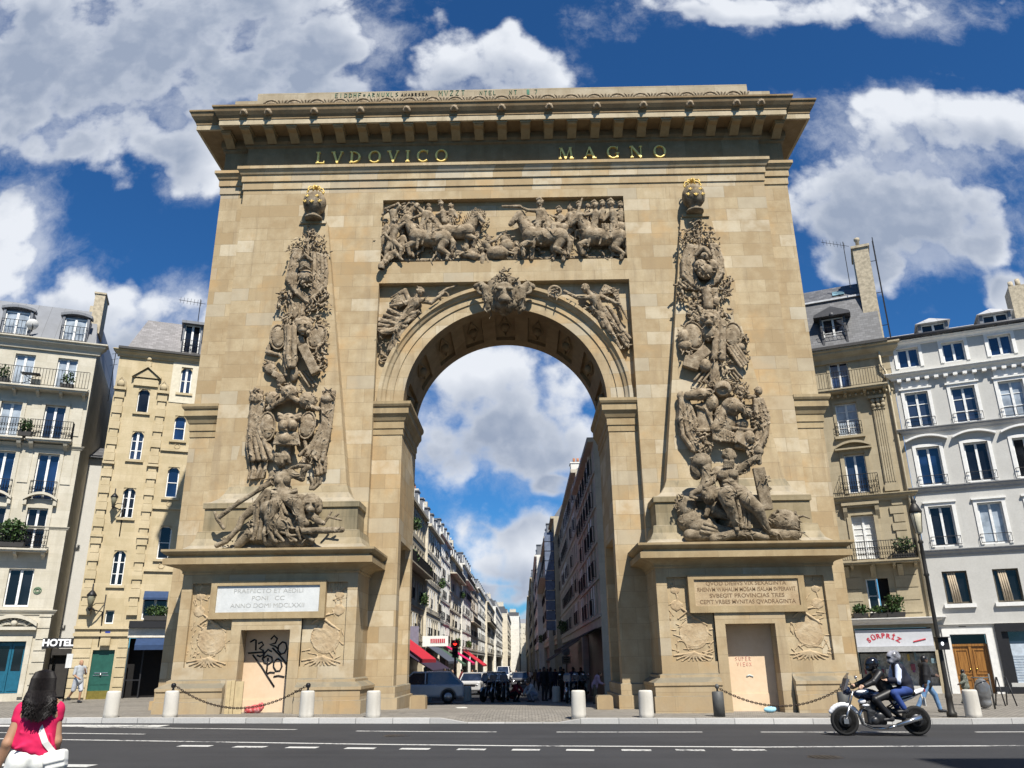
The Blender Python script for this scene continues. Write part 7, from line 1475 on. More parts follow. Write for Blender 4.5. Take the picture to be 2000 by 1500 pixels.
def person(label, loc, rz=0., pose=None, skin=SKIN, wear=(), hair=None, h=.02, k=1., group=None, hand=True, haircut='short', yaw=0., cat='person'):
    J = {n: V3(p)*k for n, p in {**ST, **(pose or {})}.items()}; t = thing('person', label, cat, loc, rz, group); s = Sculpt(); H = J['hed']; c_, s2 = math.cos(yaw), math.sin(yaw)
    f = lambda x, y, z: H+k*np.array((x*c_-y*s2, x*s2+y*c_, z))
    s.ell(f(0, 0, .01), V3((.075, .095, .115))*k, (0, 0, yaw)).ell(f(0, -.035, -.06), V3((.055, .06, .06))*k, (0, 0, yaw)); s.ell(f(0, -.10, -.015), V3((.014, .022, .026))*k, (0, 0, yaw), k=.01)
    for e in (-1, 1): s.ell(f(e*.077, .01, -.005), V3((.012, .022, .032))*k, (0, 0, yaw), k=.008); s.ell(f(e*.03, -.096, .018), V3((.016, .012, .009))*k, cut=True)
    s.ell(f(0, -.096, -.062), V3((.024, .012, .006))*k, cut=True); s.cone(J['nek'], H-V3((0, 0, .05))*k, .056*k, .052*k)
    def torso(s, e=0., waist=.115):
        p, q = J['pel'], J['che']; m_ = (p+q)/2
        s.ell(q+V3((0, 0, .03))*k, (V3((.165, .105, .19))+e)*k); s.cone(p, m_, (.125+e)*k, (waist+e)*k, k=.06); s.cone(m_, q, (waist+e)*k, (.12+e)*k, k=.06); s.ell(p, (V3((.165, .115, .12))+e)*k)
        s.cone(J['shL'], J['shR'], (.062+e)*k, k=.05); s.cone(q+V3((0, 0, .1))*k, J['nek'], (.10+e)*k, (.06+e)*k)
    def limb(s, a, b, ra, rb, t0=0., t1=1., e=0.):
        A, B_ = J[a], J[b]; s.cone(A+(B_-A)*t0, A+(B_-A)*t1, (ra+(rb-ra)*t0+e)*k, (ra+(rb-ra)*t1+e)*k, k=.02*k)
    def arm(s, S, length=2., e=0.):
        limb(s, 'sh'+S, 'el'+S, .055, .042, 0, min(1, length), e)
        if length > 1: limb(s, 'el'+S, 'wr'+S, .042, .029, 0, length-1, e)
    def leg(s, S, length=2., e=0.):
        limb(s, 'hp'+S, 'kn'+S, .088, .058, 0, min(1, length), e)
        if length > 1: limb(s, 'kn'+S, 'an'+S, .056, .038, 0, length-1, e)
    torso(s)
    for S in 'LR':
        arm(s, S); leg(s, S)
        a = J['an'+S]; s.cone(a+V3((0, .02, -.045))*k, a+V3((0, -.15, -.06))*k, .036*k, .030*k)
        d = J['wr'+S]-J['el'+S]; d = d/(np.linalg.norm(d)+1e-9); w = J['wr'+S]; side = np.cross(d, (0, 1, 0)); side = side/(np.linalg.norm(side)+1e-9); nrm = np.cross(side, d); o_ = 1 if S == 'L' else -1
        if hand:
            fwd_ = np.array((0, -1., 0)); fwd_ = fwd_-d*(fwd_@d); fwd_ = fwd_/(np.linalg.norm(fwd_)+1e-9); inn = np.cross(d, fwd_)
            s.cone(w, w+d*.05*k, .028*k, .036*k, k=.015); s.cone(w+d*.05*k+fwd_*.018*k, w+d*.085*k-fwd_*.018*k, .024*k, k=.012)
            for i in range(4):
                b0 = w+d*.09*k+fwd_*(.03-.02*i)*k; L = (.072, .082, .076, .058)[i]; b1 = b0+d*L*.55*k+inn*.006*k*o_; b2 = b1+d*L*.45*k+inn*.022*k*o_
                s.chain([b0, b1, b2], [.0105*k, .0095*k, .008*k], .004)
            s.chain([w+d*.03*k+fwd_*.03*k, w+d*.065*k+fwd_*.052*k, w+d*.10*k+fwd_*.05*k+inn*.012*o_*k], [.013*k, .012*k, .009*k], .006)
    body = s.build('body', skin, t, h=h, k=.03*k)
    for (nm, mat, kind, par) in wear:
        s = Sculpt(); e = par.get('e', .016)
        if kind == 'top':
            torso(s, e, par.get('waist', .125))
            for S in 'LR': arm(s, S, par.get('sleeve', 1.), e+par.get('loose', 0))
            if par.get('hem'):
                p = J['pel']; s.cone(p, p-V3((0, 0, par['hem']))*k, (.15+e)*k, (.165+e)*k)
            if par.get('collar'): s.cone(J['nek']-V3((0, 0, .03))*k, J['nek']+V3((0, 0, .03))*k, .075*k)
        elif kind == 'legs':
            p = J['pel']; s.ell(p-V3((0, 0, .02))*k, (V3((.165, .12, .13))+e)*k)
            for S in 'LR': leg(s, S, par.get('len', 1.95), e+par.get('loose', .004))
        elif kind == 'shoes':
            for S in 'LR': a = J['an'+S]; s.cone(a+V3((0, .03, -.04))*k, a+V3((0, -.16, -.055))*k, .05*k, .042*k); s.cone(a, a+V3((0, 0, -.04))*k, .05*k)
        elif kind == 'helmet':
            s.ell(f(0, .01, .02), V3((.135, .16, .15))*k, (0, 0, yaw)).ell(f(0, -.06, -.08), V3((.10, .11, .075))*k, (0, 0, yaw)); s.ell(f(0, .02, .05), V3((.13, .155, .13))*k)
        elif kind == 'visor':
            s.ell(f(0, -.045, .015), V3((.118, .125, .062))*k, (0, 0, yaw))
        elif kind == 'cap': s.ell(f(0, .0, .06), V3((.09, .11, .07))*k, (0, 0, yaw)); s.cone(f(0, -.09, .06), f(0, -.16, .05), .05*k, .04*k)
        elif kind == 'custom': par['fn'](s, J, k)
        s.build(nm, mat, t, h=par.get('h', h), k=par.get('k', .03)*k, rough=par.get('rough', .0), rscale=par.get('rs', 12.))
    if hair:
        s = Sculpt(); s.ell(f(0, .018, .035), V3((.088, .103, .105))*k, (0, 0, yaw)).ell(f(0, .05, -.02), V3((.078, .07, .09))*k)
        if haircut == 'long':
            rg = random.Random(5)
            for i in range(46):
                x0 = rg.uniform(-.085, .085); y0 = .02+.09*math.sqrt(max(0, 1-(x0/.09)**2)); sp = rg.uniform(.9, 1.7); pts = [f(x0*.8, y0*.8, .08), f(x0*1.05, y0*1.08, -.02), f(x0*1.35*sp*.8, y0+.03, -.13), f(x0*1.3*sp+rg.uniform(-.02, .02)+.015, y0+.035+rg.uniform(-.02, .02), -.24), f(x0*1.05*sp+.03+rg.uniform(-.03, .03), y0+.03, -.34-rg.uniform(0, .07))]
                s.chain(pts, [.02, .024, .026, .021, .008], .012)
            for i in range(14):
                x0 = (-1 if i % 2 else 1)*rg.uniform(.07, .1); s.chain([f(x0*.8, .0, .06), f(x0*1.1, .02, -.06), f(x0*1.35, .04, -.16), f(x0*1.25, .06, -.27)], [.022, .024, .022, .009], .012)
        s.build('hair', hair, t, h=min(h, .012), k=.02*k)
    return t
# woman in the foreground, walking away along the crossing
PINK = plain('magenta_jersey', (.62, .012, .085), .8, 0, .10, 7.); WHITE_C = plain('white_denim', (.74, .74, .69), .85, 0, .06, 10.); BAGM = plain('white_leather', (.76, .75, .70), .5, 0, .06)
def blouse(s, J, k):
    p, q = J['pel'], J['che']
    s.ell(q+V3((0, .02, .03)), V3((.138, .098, .16))); s.cone(q, (p+q)/2, .112, .116, k=.06)
    for S in 'LR': s.cone(J['sh'+S]+V3((0, 0, -.005)), J['sh'+S]+(J['el'+S]-J['sh'+S])*.26, .058, .064, k=.02)
    s.cone(J['shL'], J['shR'], .066, k=.04); s.cone(q+V3((0, 0, .08)), J['nek']-V3((0, 0, .02)), .10, .062)
    for S in 'LR': s.cone(J['sh'+S], J['nek']-V3((0, 0, .05)), .064, .060, k=.04)
    for i in range(16):
        a = i*6.283/16; w = .012*math.sin(i*2.3); top = q+V3((.118*math.cos(a), .085*math.sin(a)+.01, -.02)); bot = p+V3((.148*math.cos(a)-.01, .118*math.sin(a), .06+.05*math.cos(a)+w)); s.cone(top, bot, .034, .04+w*.5, k=.03)
    for i in range(6):
        x = -.13+.022*i; z = -.30+.012*(i % 3); s.chain([p+V3((x, .125-.25*x*x, .06+.02*i)), p+V3((x+.05, .135-.2*x*x, .12+.016*i)), p+V3((x+.13, .12, .15+.012*i))], [.006, .010, .005], .014)
    for i in range(6): s.cone(q+V3((-.12+.05*i, .12, -.12-.02*i)), p+V3((-.16+.045*i, .13, .10)), .012, .016, k=.02)
def shorts(s, J, k):
    p = J['pel']; s.ell(p+V3((0, .01, .02)), V3((.175, .135, .11))); s.ell(p+V3((.075, .065, -.03)), V3((.095, .085, .10))); s.ell(p+V3((-.075, .065, -.03)), V3((.095, .085, .10)))
    for S, e in (('L', 1), ('R', -1)):
        a, b = J['hp'+S], J['kn'+S]; s.cone(a, a+(b-a)*.34, .108, .122, k=.02)
wz = gz(-3.7)-.14
lady = person('woman walking away with long black hair, bright pink top and white shorts', (-3.72, -21.82, wz), R(204), dict(pel=(.0, .0, .955), che=(-.01, .02, 1.26), nek=(.0, .01, 1.42), hed=(.01, -.02, 1.54), shL=(.122, .0, 1.335), elL=(.195, .05, 1.08), wrL=(.262, -.02, .85), shR=(-.122, .01, 1.335), elR=(-.172, .03, 1.08), wrR=(-.17, -.10, .90), hpL=(.085, 0, .93), knL=(.09, .06, .51), anL=(.09, .26, .15), hpR=(-.085, 0, .93), knR=(-.09, -.16, .54), anR=(-.09, -.06, .10)), SKIN_T, [('blouse', PINK, 'custom', dict(fn=blouse, h=.009, rough=.002, rs=14.)), ('shorts', WHITE_C, 'custom', dict(fn=shorts, h=.009, rough=.0012, rs=22., k=.02)), ('shoes', TRIM_W, 'shoes', {})], None, .008, yaw=-.2)
s = Sculpt(); s.ell((.01, .0, 1.568), (.080, .097, .100)).ell((.01, .03, 1.50), (.074, .070, .12)); hb_ = s.build('hair', HAIR_B, lady, h=.010)
rg = random.Random(8); mb = MB()
for i in range(640):
    a = rg.uniform(-.35, math.pi+.35); q = rg.random(); c0, s0 = math.cos(a), math.sin(a); L = 1.235+.10*rg.random()+.06*abs(c0)**2; sp = .85+.5*rg.random(); ph = rg.uniform(0, 6.3); am = .009+.014*rg.random()
    pts = [(.01+.05*c0*q, .0+.06*s0*q, 1.672-.012*q), (.01+.072*c0, .0+.082*s0, 1.648), (.01+.094*c0, .0+.106*s0, 1.60), (.01+.102*c0, .012+.112*max(s0, -.2), 1.50)]
    for k in range(1, 7):
        z = 1.50+(L-1.50)*k/6; t_ = k/6; wv = am*math.sin(ph+k*1.9)*t_*1.4; pts.append((.01-.02*t_+.098*c0*(1+(sp-1)*.55*math.sin(t_*2.4))+wv, .035+.085*max(s0, .15)+.095*min(1, t_*1.6)+wv*.6, z))
    mb.tube(pts, [.0045, .006, .0065, .0075, .008, .008, .0075, .0065, .005, .002], 4, cap=False)
mb.smooth = True; mb.build('hair_strands', plain('black_hair_strands', (.008, .006, .0055), .55, 0, .45, 60., .25), hb_)
t = thing('shoulder_bag', 'white shoulder bag on a white strap across the back of the woman in pink', 'bag', (-3.72, -21.82, wz), R(204))
mb = MB(); pts = [(.045, .10, 1.40), (.02, .140, 1.33), (-.04, .150, 1.20), (-.10, .158, 1.08), (-.175, .13, .99)]
for a, b in zip(pts, pts[1:]):
    mb.add([(a[0]-.022, a[1], a[2]+.010), (a[0]+.022, a[1], a[2]-.010), (b[0]+.022, b[1], b[2]-.010), (b[0]-.022, b[1], b[2]+.010), (a[0]-.022, a[1]-.006, a[2]+.010), (a[0]+.022, a[1]-.006, a[2]-.010), (b[0]+.022, b[1]-.006, b[2]-.010), (b[0]-.022, b[1]-.006, b[2]+.010)], [(0, 1, 2, 3), (7, 6, 5, 4), (0, 3, 7, 4), (1, 5, 6, 2)])
mb.build('strap', BAGM, t, fixn=True)
s_ = Sculpt(); s_.rbox((-.205, .12, .93), (.085, .05, .075), (R(8), R(12), R(-20)), .025); s_.rbox((-.195, .135, .955), (.09, .05, .05), (R(8), R(12), R(-20)), .02)
for i in range(7): s_.chain([(-.18-.015*i, .15, .87), (-.185-.016*i, .16, .80), (-.19-.017*i, .155, .755+.008*(i % 3))], [.010, .010, .006], .006)
s_.build('pouch', BAGM, t, h=.009, k=.015)
s_ = Sculpt(); s_.ell((-.195, .15, .73), (.07, .04, .055)).chain([(-.15, .15, .72), (-.18, .16, .66), (-.14, .16, .60)], [.04, .035, .015]); s_.build('dark_tassel', HAIR_B, t, h=.012, rough=.006, rscale=30.)
s_ = Sculpt(); s_.torus((0, 0, 0), .036, .008, (R(90), 0, 0)); o = s_.build('bracelet', HAIR_G, lady, loc=(.278, -.012, .89), h=.006, k=.005)
# man, child and the walker on the left
person('man in black jacket and blue jeans striding right past the lamp post', (13.35, -2.3, gz(13)), R(90), dict(pel=(0, .0, .93), che=(0, -.04, 1.26), nek=(0, -.05, 1.44), hed=(0, -.08, 1.57), shL=(.19, -.03, 1.40), elL=(.25, -.12, 1.16), wrL=(.22, -.42, 1.10), knL=(.10, -.27, .52), anL=(.10, -.36, .10), knR=(-.10, .20, .50), anR=(-.10, .44, .16), elR=(-.25, .08, 1.12), wrR=(-.24, .12, .9)), SKIN_D, [('jacket', plain('black_jacket', (.012, .012, .014), .8), 'top', dict(sleeve=1.9, e=.03, hem=.06)), ('jeans', JEANS, 'legs', dict(len=1.95, e=.02)), ('shoes', SHOE, 'shoes', {})], HAIR_B, .014)
person('small child in grey camouflage clothes walking beside the man in black', (16.6, 1.6, gz(13)), R(80), dict(knL=(.1, -.16, .52), anL=(.1, -.15, .1), knR=(-.1, .12, .5), anR=(-.1, .3, .16), elR=(-.24, .1, 1.13), wrR=(-.25, .3, 1.05)), SKIN_D, [('coat', mottled('grey_camouflage', (.06, .07, .055), (.14, .15, .12), (.26, .26, .23), 14., .9), 'top', dict(sleeve=1.9, e=.035, hem=.06)), ('trousers', plain('grey_trousers', (.10, .11, .09), .9, 0, .3), 'legs', dict(len=1.95, e=.02)), ('shoes', SHOE, 'shoes', {})], HAIR_B, .014, k=.70)
person('bald older walker in pale grey shirt and shorts in front of the honey stone facade', (-18.45, 6.4, gz(-13)), R(60), dict(elL=(.22, -.1, 1.16), wrL=(.1, -.22, 1.28), elR=(-.25, -.02, 1.12), wrR=(-.2, -.25, 1.0), knL=(.1, -.12, .5), anL=(.1, -.1, .1), knR=(-.1, .10, .5), anR=(-.1, .36, .22)), SKIN_T, [('shirt', plain('pale_grey_shirt', (.34, .36, .38), .85), 'top', dict(sleeve=.9, e=.02, hem=.08)), ('shorts', plain('pale_shorts', (.42, .44, .48), .85), 'legs', dict(len=.95, e=.03)), ('shoes', SHOE, 'shoes', {})], None, .014)
# ------------------------------------------------------------------ motorcycle with two riders (front to the left; local x runs from front axle to rear axle)
TYRE = plain('tyre_rubber', (.012, .012, .012), .8); ALU = plain('brushed_aluminium', (.45, .45, .46), .35, .9, .1); ENG = plain('dark_engine_metal', (.05, .05, .052), .4, .7, .3); RIMM = plain('dull_wheel_alloy', (.22, .22, .22), .5, .6, .2); CHR = plain('chrome', (.6, .6, .6), .2, .9)
def motorcycle(label, loc, rz, tank, accent, group=None, full=True):
    t = thing('motorcycle', label, 'motorcycle', loc, rz, group); r = .335; WB = 1.66
    for x, w in ((0, .05), (WB, .07)):
        mb = MB(); mb.lathe([(r-.072, -w*.8), (r-.05, -w), (r-.015, -w*.75), (r, 0), (r-.015, w*.75), (r-.05, w), (r-.072, w*.8), (r-.072, -w*.8)], (x, 0, r), 28, 1); ty = mb.build('tyre', TYRE, t)
        mb = MB(); mb.lathe([(r-.07, -w*.75), (r-.095, -w*.6), (r-.095, w*.6), (r-.07, w*.75), (r-.07, -w*.75)], (x, 0, r), 28, 1); mb.lathe([(.0, -.05), (.04, -.05), (.04, .05), (0, .05)], (x, 0, r), 12, 1)
        for k in range(5): a = k*1.2566+.3; mb.tube([(x+.04*math.cos(a), 0, r+.04*math.sin(a)), (x+.245*math.cos(a), 0, r+.245*math.sin(a))], [.02, .014], 6)
        mb.build('rim', RIMM, ty); mb = MB(); mb.lathe([(.10, -.075), (.145, -.075), (.145, -.068), (.10, -.068), (.10, -.075)], (x, 0, r), 24, 1); mb.build('brake_disc', ENG, ty)
    mb = MB()
    for e in (-1, 1): mb.tube([(0, e*.095, r), (.14, e*.095, .68)], .027, 8); mb.tube([(.14, e*.095, .68), (.27, e*.09, 1.02)], .02, 8); mb.box(-.05, e*.12-.02, r-.06, .06, e*.12+.02, r+.05)
    mb.build('fork', ALU, t)
    s = Sculpt()
    for i in range(9): a = R(35+i*12.5); s.cone((-(r+.03)*math.cos(a), 0, r+(r+.03)*math.sin(a)), (-(r+.03)*math.cos(a+.2), 0, r+(r+.03)*math.sin(a+.2)), .052)
    s.build('front_mudguard', accent, t, h=.014)
    s = Sculpt(); s.ell((.14, 0, 1.02), (.10, .10, .11)); s.build('headlight_shell', tank, t, h=.014); mb = MB(); mb.ball((.07, 0, 1.02), (.03, .085, .09)); mb.build('headlight', GLASS_BLUE, t)
    mb = MB(); mb.add([(.03, -.14, 1.02), (.03, .14, 1.02), (.14, .17, 1.30), (.14, -.17, 1.30), (.23, .10, 1.42), (.23, -.10, 1.42), (.10, .2, 1.06), (.10, -.2, 1.06), (.2, .2, 1.28), (.2, -.2, 1.28)], [(0, 1, 2, 3), (3, 2, 4, 5), (1, 6, 8, 2), (0, 3, 9, 7)]); mb.build('windscreen', glass('tinted_screen', (.10, .09, .085), .1, .7), t)
    mb = MB(); mb.tube([(.42, -.36, 1.10), (.34, -.30, 1.12), (.28, -.08, 1.06), (.28, .08, 1.06), (.34, .30, 1.12), (.42, .36, 1.10)], .014, 6)
    for e in (-1, 1): mb.tube([(.46, e*.40, 1.09), (.36, e*.31, 1.12)], .022, 8); mb.tube([(.36, e*.30, 1.13), (.30, e*.36, 1.30)], .008, 5)
    mb.build('handlebar', IRON, t)
    for e in (-1, 1): mb = MB(); mb.ball((.29, e*.37, 1.33), (.03, .075, .045)); mb.build('mirror', CHR, t)
    s = Sculpt(); s.ell((.58, 0, .93), (.30, .155, .135)).ell((.80, 0, .88), (.18, .13, .11)); s.build('fuel_tank', tank, t, h=.016); s = Sculpt(); s.ell((.50, -.085, .985), (.17, .075, .05)).ell((.50, .085, .985), (.17, .075, .05)); s.build('tank_flash', accent, t, h=.012)
    s = Sculpt(); s.rbox((1.10, 0, .84), (.27, .13, .055), (0, R(4), 0), .04).rbox((1.48, 0, .93), (.24, .12, .05), (0, R(-8), 0), .04); s.build('seat', plain('black_vinyl', (.012, .012, .012), .5), t, h=.016)
    s = Sculpt(); s.cone((1.28, 0, .78), (1.60, 0, .90), .10, .085).cone((1.60, 0, .90), (1.92, 0, 1.02), .085, .05); s.build('tail_fairing', accent, t, h=.016)
    mb = MB(); mb.box(1.93, -.09, .98, 1.95, .09, 1.04); mb.build('tail_lamp', plain('tail_lamp_red', (.4, .01, .01), .3), t); mb = MB(); mb.box(1.90, -.11, .66, 1.915, .11, .86); mb.tube([(1.85, 0, .98), (1.91, 0, .70)], .02, 5); mb.build('number_plate', plain('plate_white', (.6, .6, .58), .5), t)
    s = Sculpt(); s.rbox((.72, 0, .42), (.22, .19, .17), None, .05).rbox((.60, 0, .64), (.13, .17, .12), (0, R(25), 0), .04).ell((.80, -.20, .42), (.13, .05, .12)).ell((.66, -.2, .34), (.09, .05, .09)).rbox((.95, 0, .50), (.14, .12, .14), None, .04)
    for i in range(5): s.rbox((.56, 0, .56+i*.035), (.15, .19, .008), (0, R(25), 0), .006)
    s.build('engine', ENG, t, h=.014, k=.02); mb = MB()
    for e in (-.08, .08): mb.tube([(.46, e, .62), (.36, e, .48), (.42, e, .26), (.62, e, .17), (.95, -.12, .17)], .026, 8)
    mb.tube([(.95, -.14, .18), (1.15, -.17, .24)], .03, 8); mb.tube([(1.15, -.17, .24), (1.72, -.20, .42)], [.045, .065], 12); mb.build('exhaust', CHR, t)
    mb = MB()
    for e in (-1, 1): mb.tube([(.26, 0, .98), (.42, e*.12, .86), (1.02, e*.13, .58), (1.0, e*.13, .36)], .024, 6); mb.tube([(1.0, e*.12, .42), (WB, e*.12, r)], .034, 8); mb.tube([(1.02, e*.13, .60), (1.40, e*.1, .82), (1.85, e*.05, .95)], .018, 6); mb.tube([(1.0, e*.14, .36), (1.0, e*.26, .36)], .016, 6); mb.tube([(1.30, e*.14, .52), (1.32, e*.25, .52)], .016, 6)
    mb.tube([(1.05, 0, .62), (1.32, 0, .40)], .045, 8); mb.build('frame', plain('frame_black', (.016, .016, .018), .45, .4), t)
    if full: mb = MB(); mb.ball((.42, -.17, .78), (.10, .03, .055)); mb.ball((.50, -.17, .69), (.09, .03, .03)); mb.build('side_panel', accent, t)
    return t
NAVYP = plain('navy_gloss_paint', (.012, .02, .05), .15, .2, .1, 5., .7); SILV = plain('silver_white_paint', (.70, .70, .72), .25, .1, .05)
mrz = R(-5.6); mloc = Vector((8.34, -8.44, gz(9)-.136))
MOTO = motorcycle('navy and silver motorcycle carrying two helmeted riders along the boulevard', mloc, mrz, NAVYP, SILV)
def rider(label, pose, wear, **kw): return person(label, mloc, mrz-math.pi/2, pose, SKIN, wear, None, .012, haircut=None, **kw)
NAVYJ = plain('navy_jacket', (.008, .009, .02), .75, 0, .2); BLK = plain('black_leather', (.011, .011, .012), .45, 0, .2); HBLK = plain('black_helmet', (.010, .010, .012), .12, 0, .05, 3., .8); HGRY = plain('grey_white_helmet', (.22, .22, .24), .2, 0, .9, 6.); SLEEVE = plain('white_blue_sleeve', (.55, .60, .74), .7, 0, .15)
# (lateral, along the bike, height): the rider's forward is towards smaller second coordinate
rider('motorcycle driver in black leather with a black helmet, hands on the bars', dict(pel=(0, 1.12, .98), che=(0, .95, 1.26), nek=(0, .87, 1.46), hed=(0, .82, 1.61), shL=(.19, .92, 1.40), elL=(.34, .70, 1.22), wrL=(.36, .48, 1.13), shR=(-.19, .92, 1.40), elR=(-.34, .70, 1.22), wrR=(-.36, .48, 1.13), hpL=(.10, 1.10, .95), knL=(.24, .72, .82), anL=(.22, 1.02, .42), hpR=(-.10, 1.10, .95), knR=(-.24, .72, .82), anR=(-.22, 1.02, .42)),
      [('leather_jacket', BLK, 'top', dict(sleeve=1.9, e=.03)), ('trousers', BLK, 'legs', dict(len=1.9, e=.02)), ('boots', SHOE, 'shoes', {}), ('helmet', HBLK, 'helmet', dict(h=.014)), ('helmet_visor', GLASS_DARK, 'visor', dict(h=.014))])
def sleeve_fn(s, J, k):
    for S in 'LR': a, b = J['sh'+S], J['el'+S]; w = J['wr'+S]; s.cone(a+V3((0, -.02, 0)), b+V3((0, -.02, 0)), .098, .088)
rider('pillion passenger in navy jacket and blue jeans with a grey and white helmet', dict(pel=(0, 1.56, 1.06), che=(0, 1.46, 1.38), nek=(0, 1.40, 1.60), hed=(0, 1.36, 1.76), shL=(.19, 1.42, 1.53), elL=(.29, 1.34, 1.24), wrL=(.22, 1.10, 1.25), shR=(-.19, 1.42, 1.53), elR=(-.29, 1.34, 1.24), wrR=(-.22, 1.10, 1.25), hpL=(.11, 1.54, 1.02), knL=(.27, 1.16, .96), anL=(.25, 1.36, .60), hpR=(-.11, 1.54, 1.02), knR=(-.27, 1.16, .96), anR=(-.25, 1.36, .60)),
      [('jacket', NAVYJ, 'top', dict(sleeve=1.9, e=.04, waist=.15)), ('jacket_sleeves', SLEEVE, 'custom', dict(fn=sleeve_fn)), ('jeans', plain('bright_blue_jeans', (.022, .05, .19), .85, 0, .2), 'legs', dict(len=1.9, e=.022)), ('boots', SHOE, 'shoes', {}), ('helmet', HGRY, 'helmet', dict(h=.014)), ('helmet_visor', GLASS_DARK, 'visor', dict(h=.014))])
# ------------------------------------------------------------------ vehicles in the side street
def car(nm, label, cat, loc, rz, paint, L, Wd, H, hood, belt, rear, group=None):
    """front towards local -x"""
    t = thing(nm, label, cat, loc, rz, group); x0, x1 = -L/2, L/2; hw = Wd/2; wr = .32
    s = Sculpt(); s.rbox((0, 0, (belt+.28)/2), (L/2, hw, (belt-.28)/2), None, .12); s.rbox(((x0+hood)/2+.1, 0, .62), ((hood-x0)/2, hw*.97, .30), None, .14)
    for x in (x0+.78, x1-.78):
        for e in (-1, 1): s.ell((x, e*hw, wr), (wr+.07, .30, wr+.07), cut=True, k=.0)
    s.build('body', paint, t, h=.035, k=.05)
    a, b, c, d = hood-.05, hood+.62, x1-rear, x1-.06
    G_ = [(a, -hw*.94, belt-.04), (b, -hw*.80, H-.04), (c, -hw*.80, H-.04), (d, -hw*.94, belt-.04)]; G2 = [(x, -y, z) for x, y, z in G_]
    MB().add(G_+G2, [(0, 3, 2, 1), (4, 5, 6, 7), (0, 1, 5, 4), (3, 7, 6, 2), (1, 2, 6, 5)]).build('windows', GLASS, t)
    mb = MB(); mb.box(b-.05, -hw*.81, H-.045, c+.05, hw*.81, H)
    for e in (-1, 1):
        q = [(x, e*(abs(y)+.004), z) for x, y, z in G_]; mb.tube(q, .035, 5); m1 = (a+b)/2+.95; mb.tube([(m1, e*(hw*.945), belt), (m1, e*(hw*.81), H-.04)], .04, 5)
    mb.tube([G_[0], G2[0]], .03, 5); mb.build('roof', paint, t)
    for x in (x0+.78, x1-.78):
        for e in (-1, 1): mb = MB(); mb.lathe([(.0, -.1), (wr-.08, -.1), (wr, -.08), (wr, .08), (wr-.08, .1), (0, .1)], (x, e*(hw-.12), wr), 18, 1); w = mb.build('wheel', TYRE, t); mb = MB(); mb.lathe([(0, -.115), (wr-.12, -.11), (wr-.12, .11), (0, .115)], (x, e*(hw-.12), wr), 14, 1); mb.build('rim', ALU, w)
    for e in (-1, 1):
        mb = MB(); mb.ball((x0+.04, e*(hw-.25), .66), (.06, .17, .09)); mb.build('headlight', CHR, t); mb = MB(); mb.ball((hood+.12, e*(hw+.09), belt+.06), (.06, .1, .07)); mb.build('wing_mirror', paint, t)
    mb = MB(); mb.box(x0-.015, -.26, .42, x0+.02, .26, .53); mb.build('number_plate', plain('plate_white', (.6, .6, .58), .5), t); mb = MB(); mb.box(x0-.01, -.5, .56, x0+.03, .5, .72); mb.build('grille', IRON, t); return t
q = groundpt(822, 1374); car('parked_car', 'pale grey car parked side on in the shade just inside the arch', 'car', q, R(4), plain('pale_grey_paint', (.32, .36, .42), .25, .1, .05), 4.3, 1.75, 1.5, -1.0, .92, .7)
q = groundpt(962, 1353); car('parked_car', 'dark blue car facing the viewer behind the parked motorcycles', 'car', q, R(80), plain('dark_blue_paint', (.012, .02, .035), .2, .3, .05), 4.2, 1.75, 1.5, -1.05, .95, .7)
q = groundpt(984, 1334); car('delivery_van', 'white delivery van facing the viewer far down the side street', 'van', q, R(86), plain('van_white', (.70, .70, .70), .3, 0, .04), 5.2, 2.0, 2.35, -1.9, 1.25, .1)
for u, v, rz, lab, c, a in ((944, 1372, 62, 'dark motorcycle, leftmost of the row parked inside the arch', IRON, CHR), (962, 1372, 75, 'motorcycle with a pale headlamp, middle of the row parked inside the arch', NAVYP, CHR), (984, 1372, 84, 'red and black motorcycle, rightmost of the row parked inside the arch', plain('deep_red_paint', (.15, .01, .01), .25), IRON), (1108, 1374, 80, 'motorcycle parked in the deep shade below the no entry sign', IRON, CHR)):
    motorcycle(lab, groundpt(u, v), R(rz), c, a, 'motorcycles parked inside the arch', False)
# signs, signal
t = thing('no_entry_sign', 'round red no entry sign above a white plate inside the arch', 'sign', groundpt(1108, 1350)); g0 = t.location.z; zc = 2.25-g0
mb = MB(); mb.tube([(0, .04, 0), (0, .04, zc+.4)], .035, 8); mb.build('pole', GREYM, t); mb = MB(); mb.lathe([(0, -.012), (.33, -.012), (.33, .012), (0, .012)], (0, 0, zc), 28, 1); dk = mb.build('disc', plain('sign_red_enamel', (.55, .012, .015), .4), t)
mb = MB(); mb.box(-.22, -.018, zc-.055, .22, -.0125, zc+.055); mb.build('white_bar', TRIM_W, dk); mb = MB(); mb.lathe([(.31, -.0135), (.335, -.0135), (.335, .0125), (.31, .0125)], (0, 0, zc), 28, 1); mb.build('white_rim', TRIM_W, dk); mb = MB(); mb.box(-.36, -.01, zc-.95, .36, .01, zc-.38); pl = mb.build('plate', TRIM_W, t); mb = MB()
for i in range(3): mb.box(-.2, -.013, zc-.52-.13*i, .2, -.0105, zc-.47-.13*i)
mb.build('lettering_lines', GREYM, pl)
q = groundpt(888, 1366); t = thing('traffic_light', 'traffic light showing red at the entrance of the side street', 'traffic light', q); zt = 2.55-q.z; mb = MB(); mb.lathe([(.09, 0), (.07, .4), (.055, zt)], n=12); mb.build('pole', DG, t); mb = MB(); mb.box(-.16, -.2, zt-.75, .16, .05, zt+.2)
for k in range(3): mb.prism([(-.2, zt+.10-.29*k), (-.36, zt+.04-.29*k), (-.36, zt+.06-.29*k), (-.2, zt+.14-.29*k)], 0, -.13, .13)
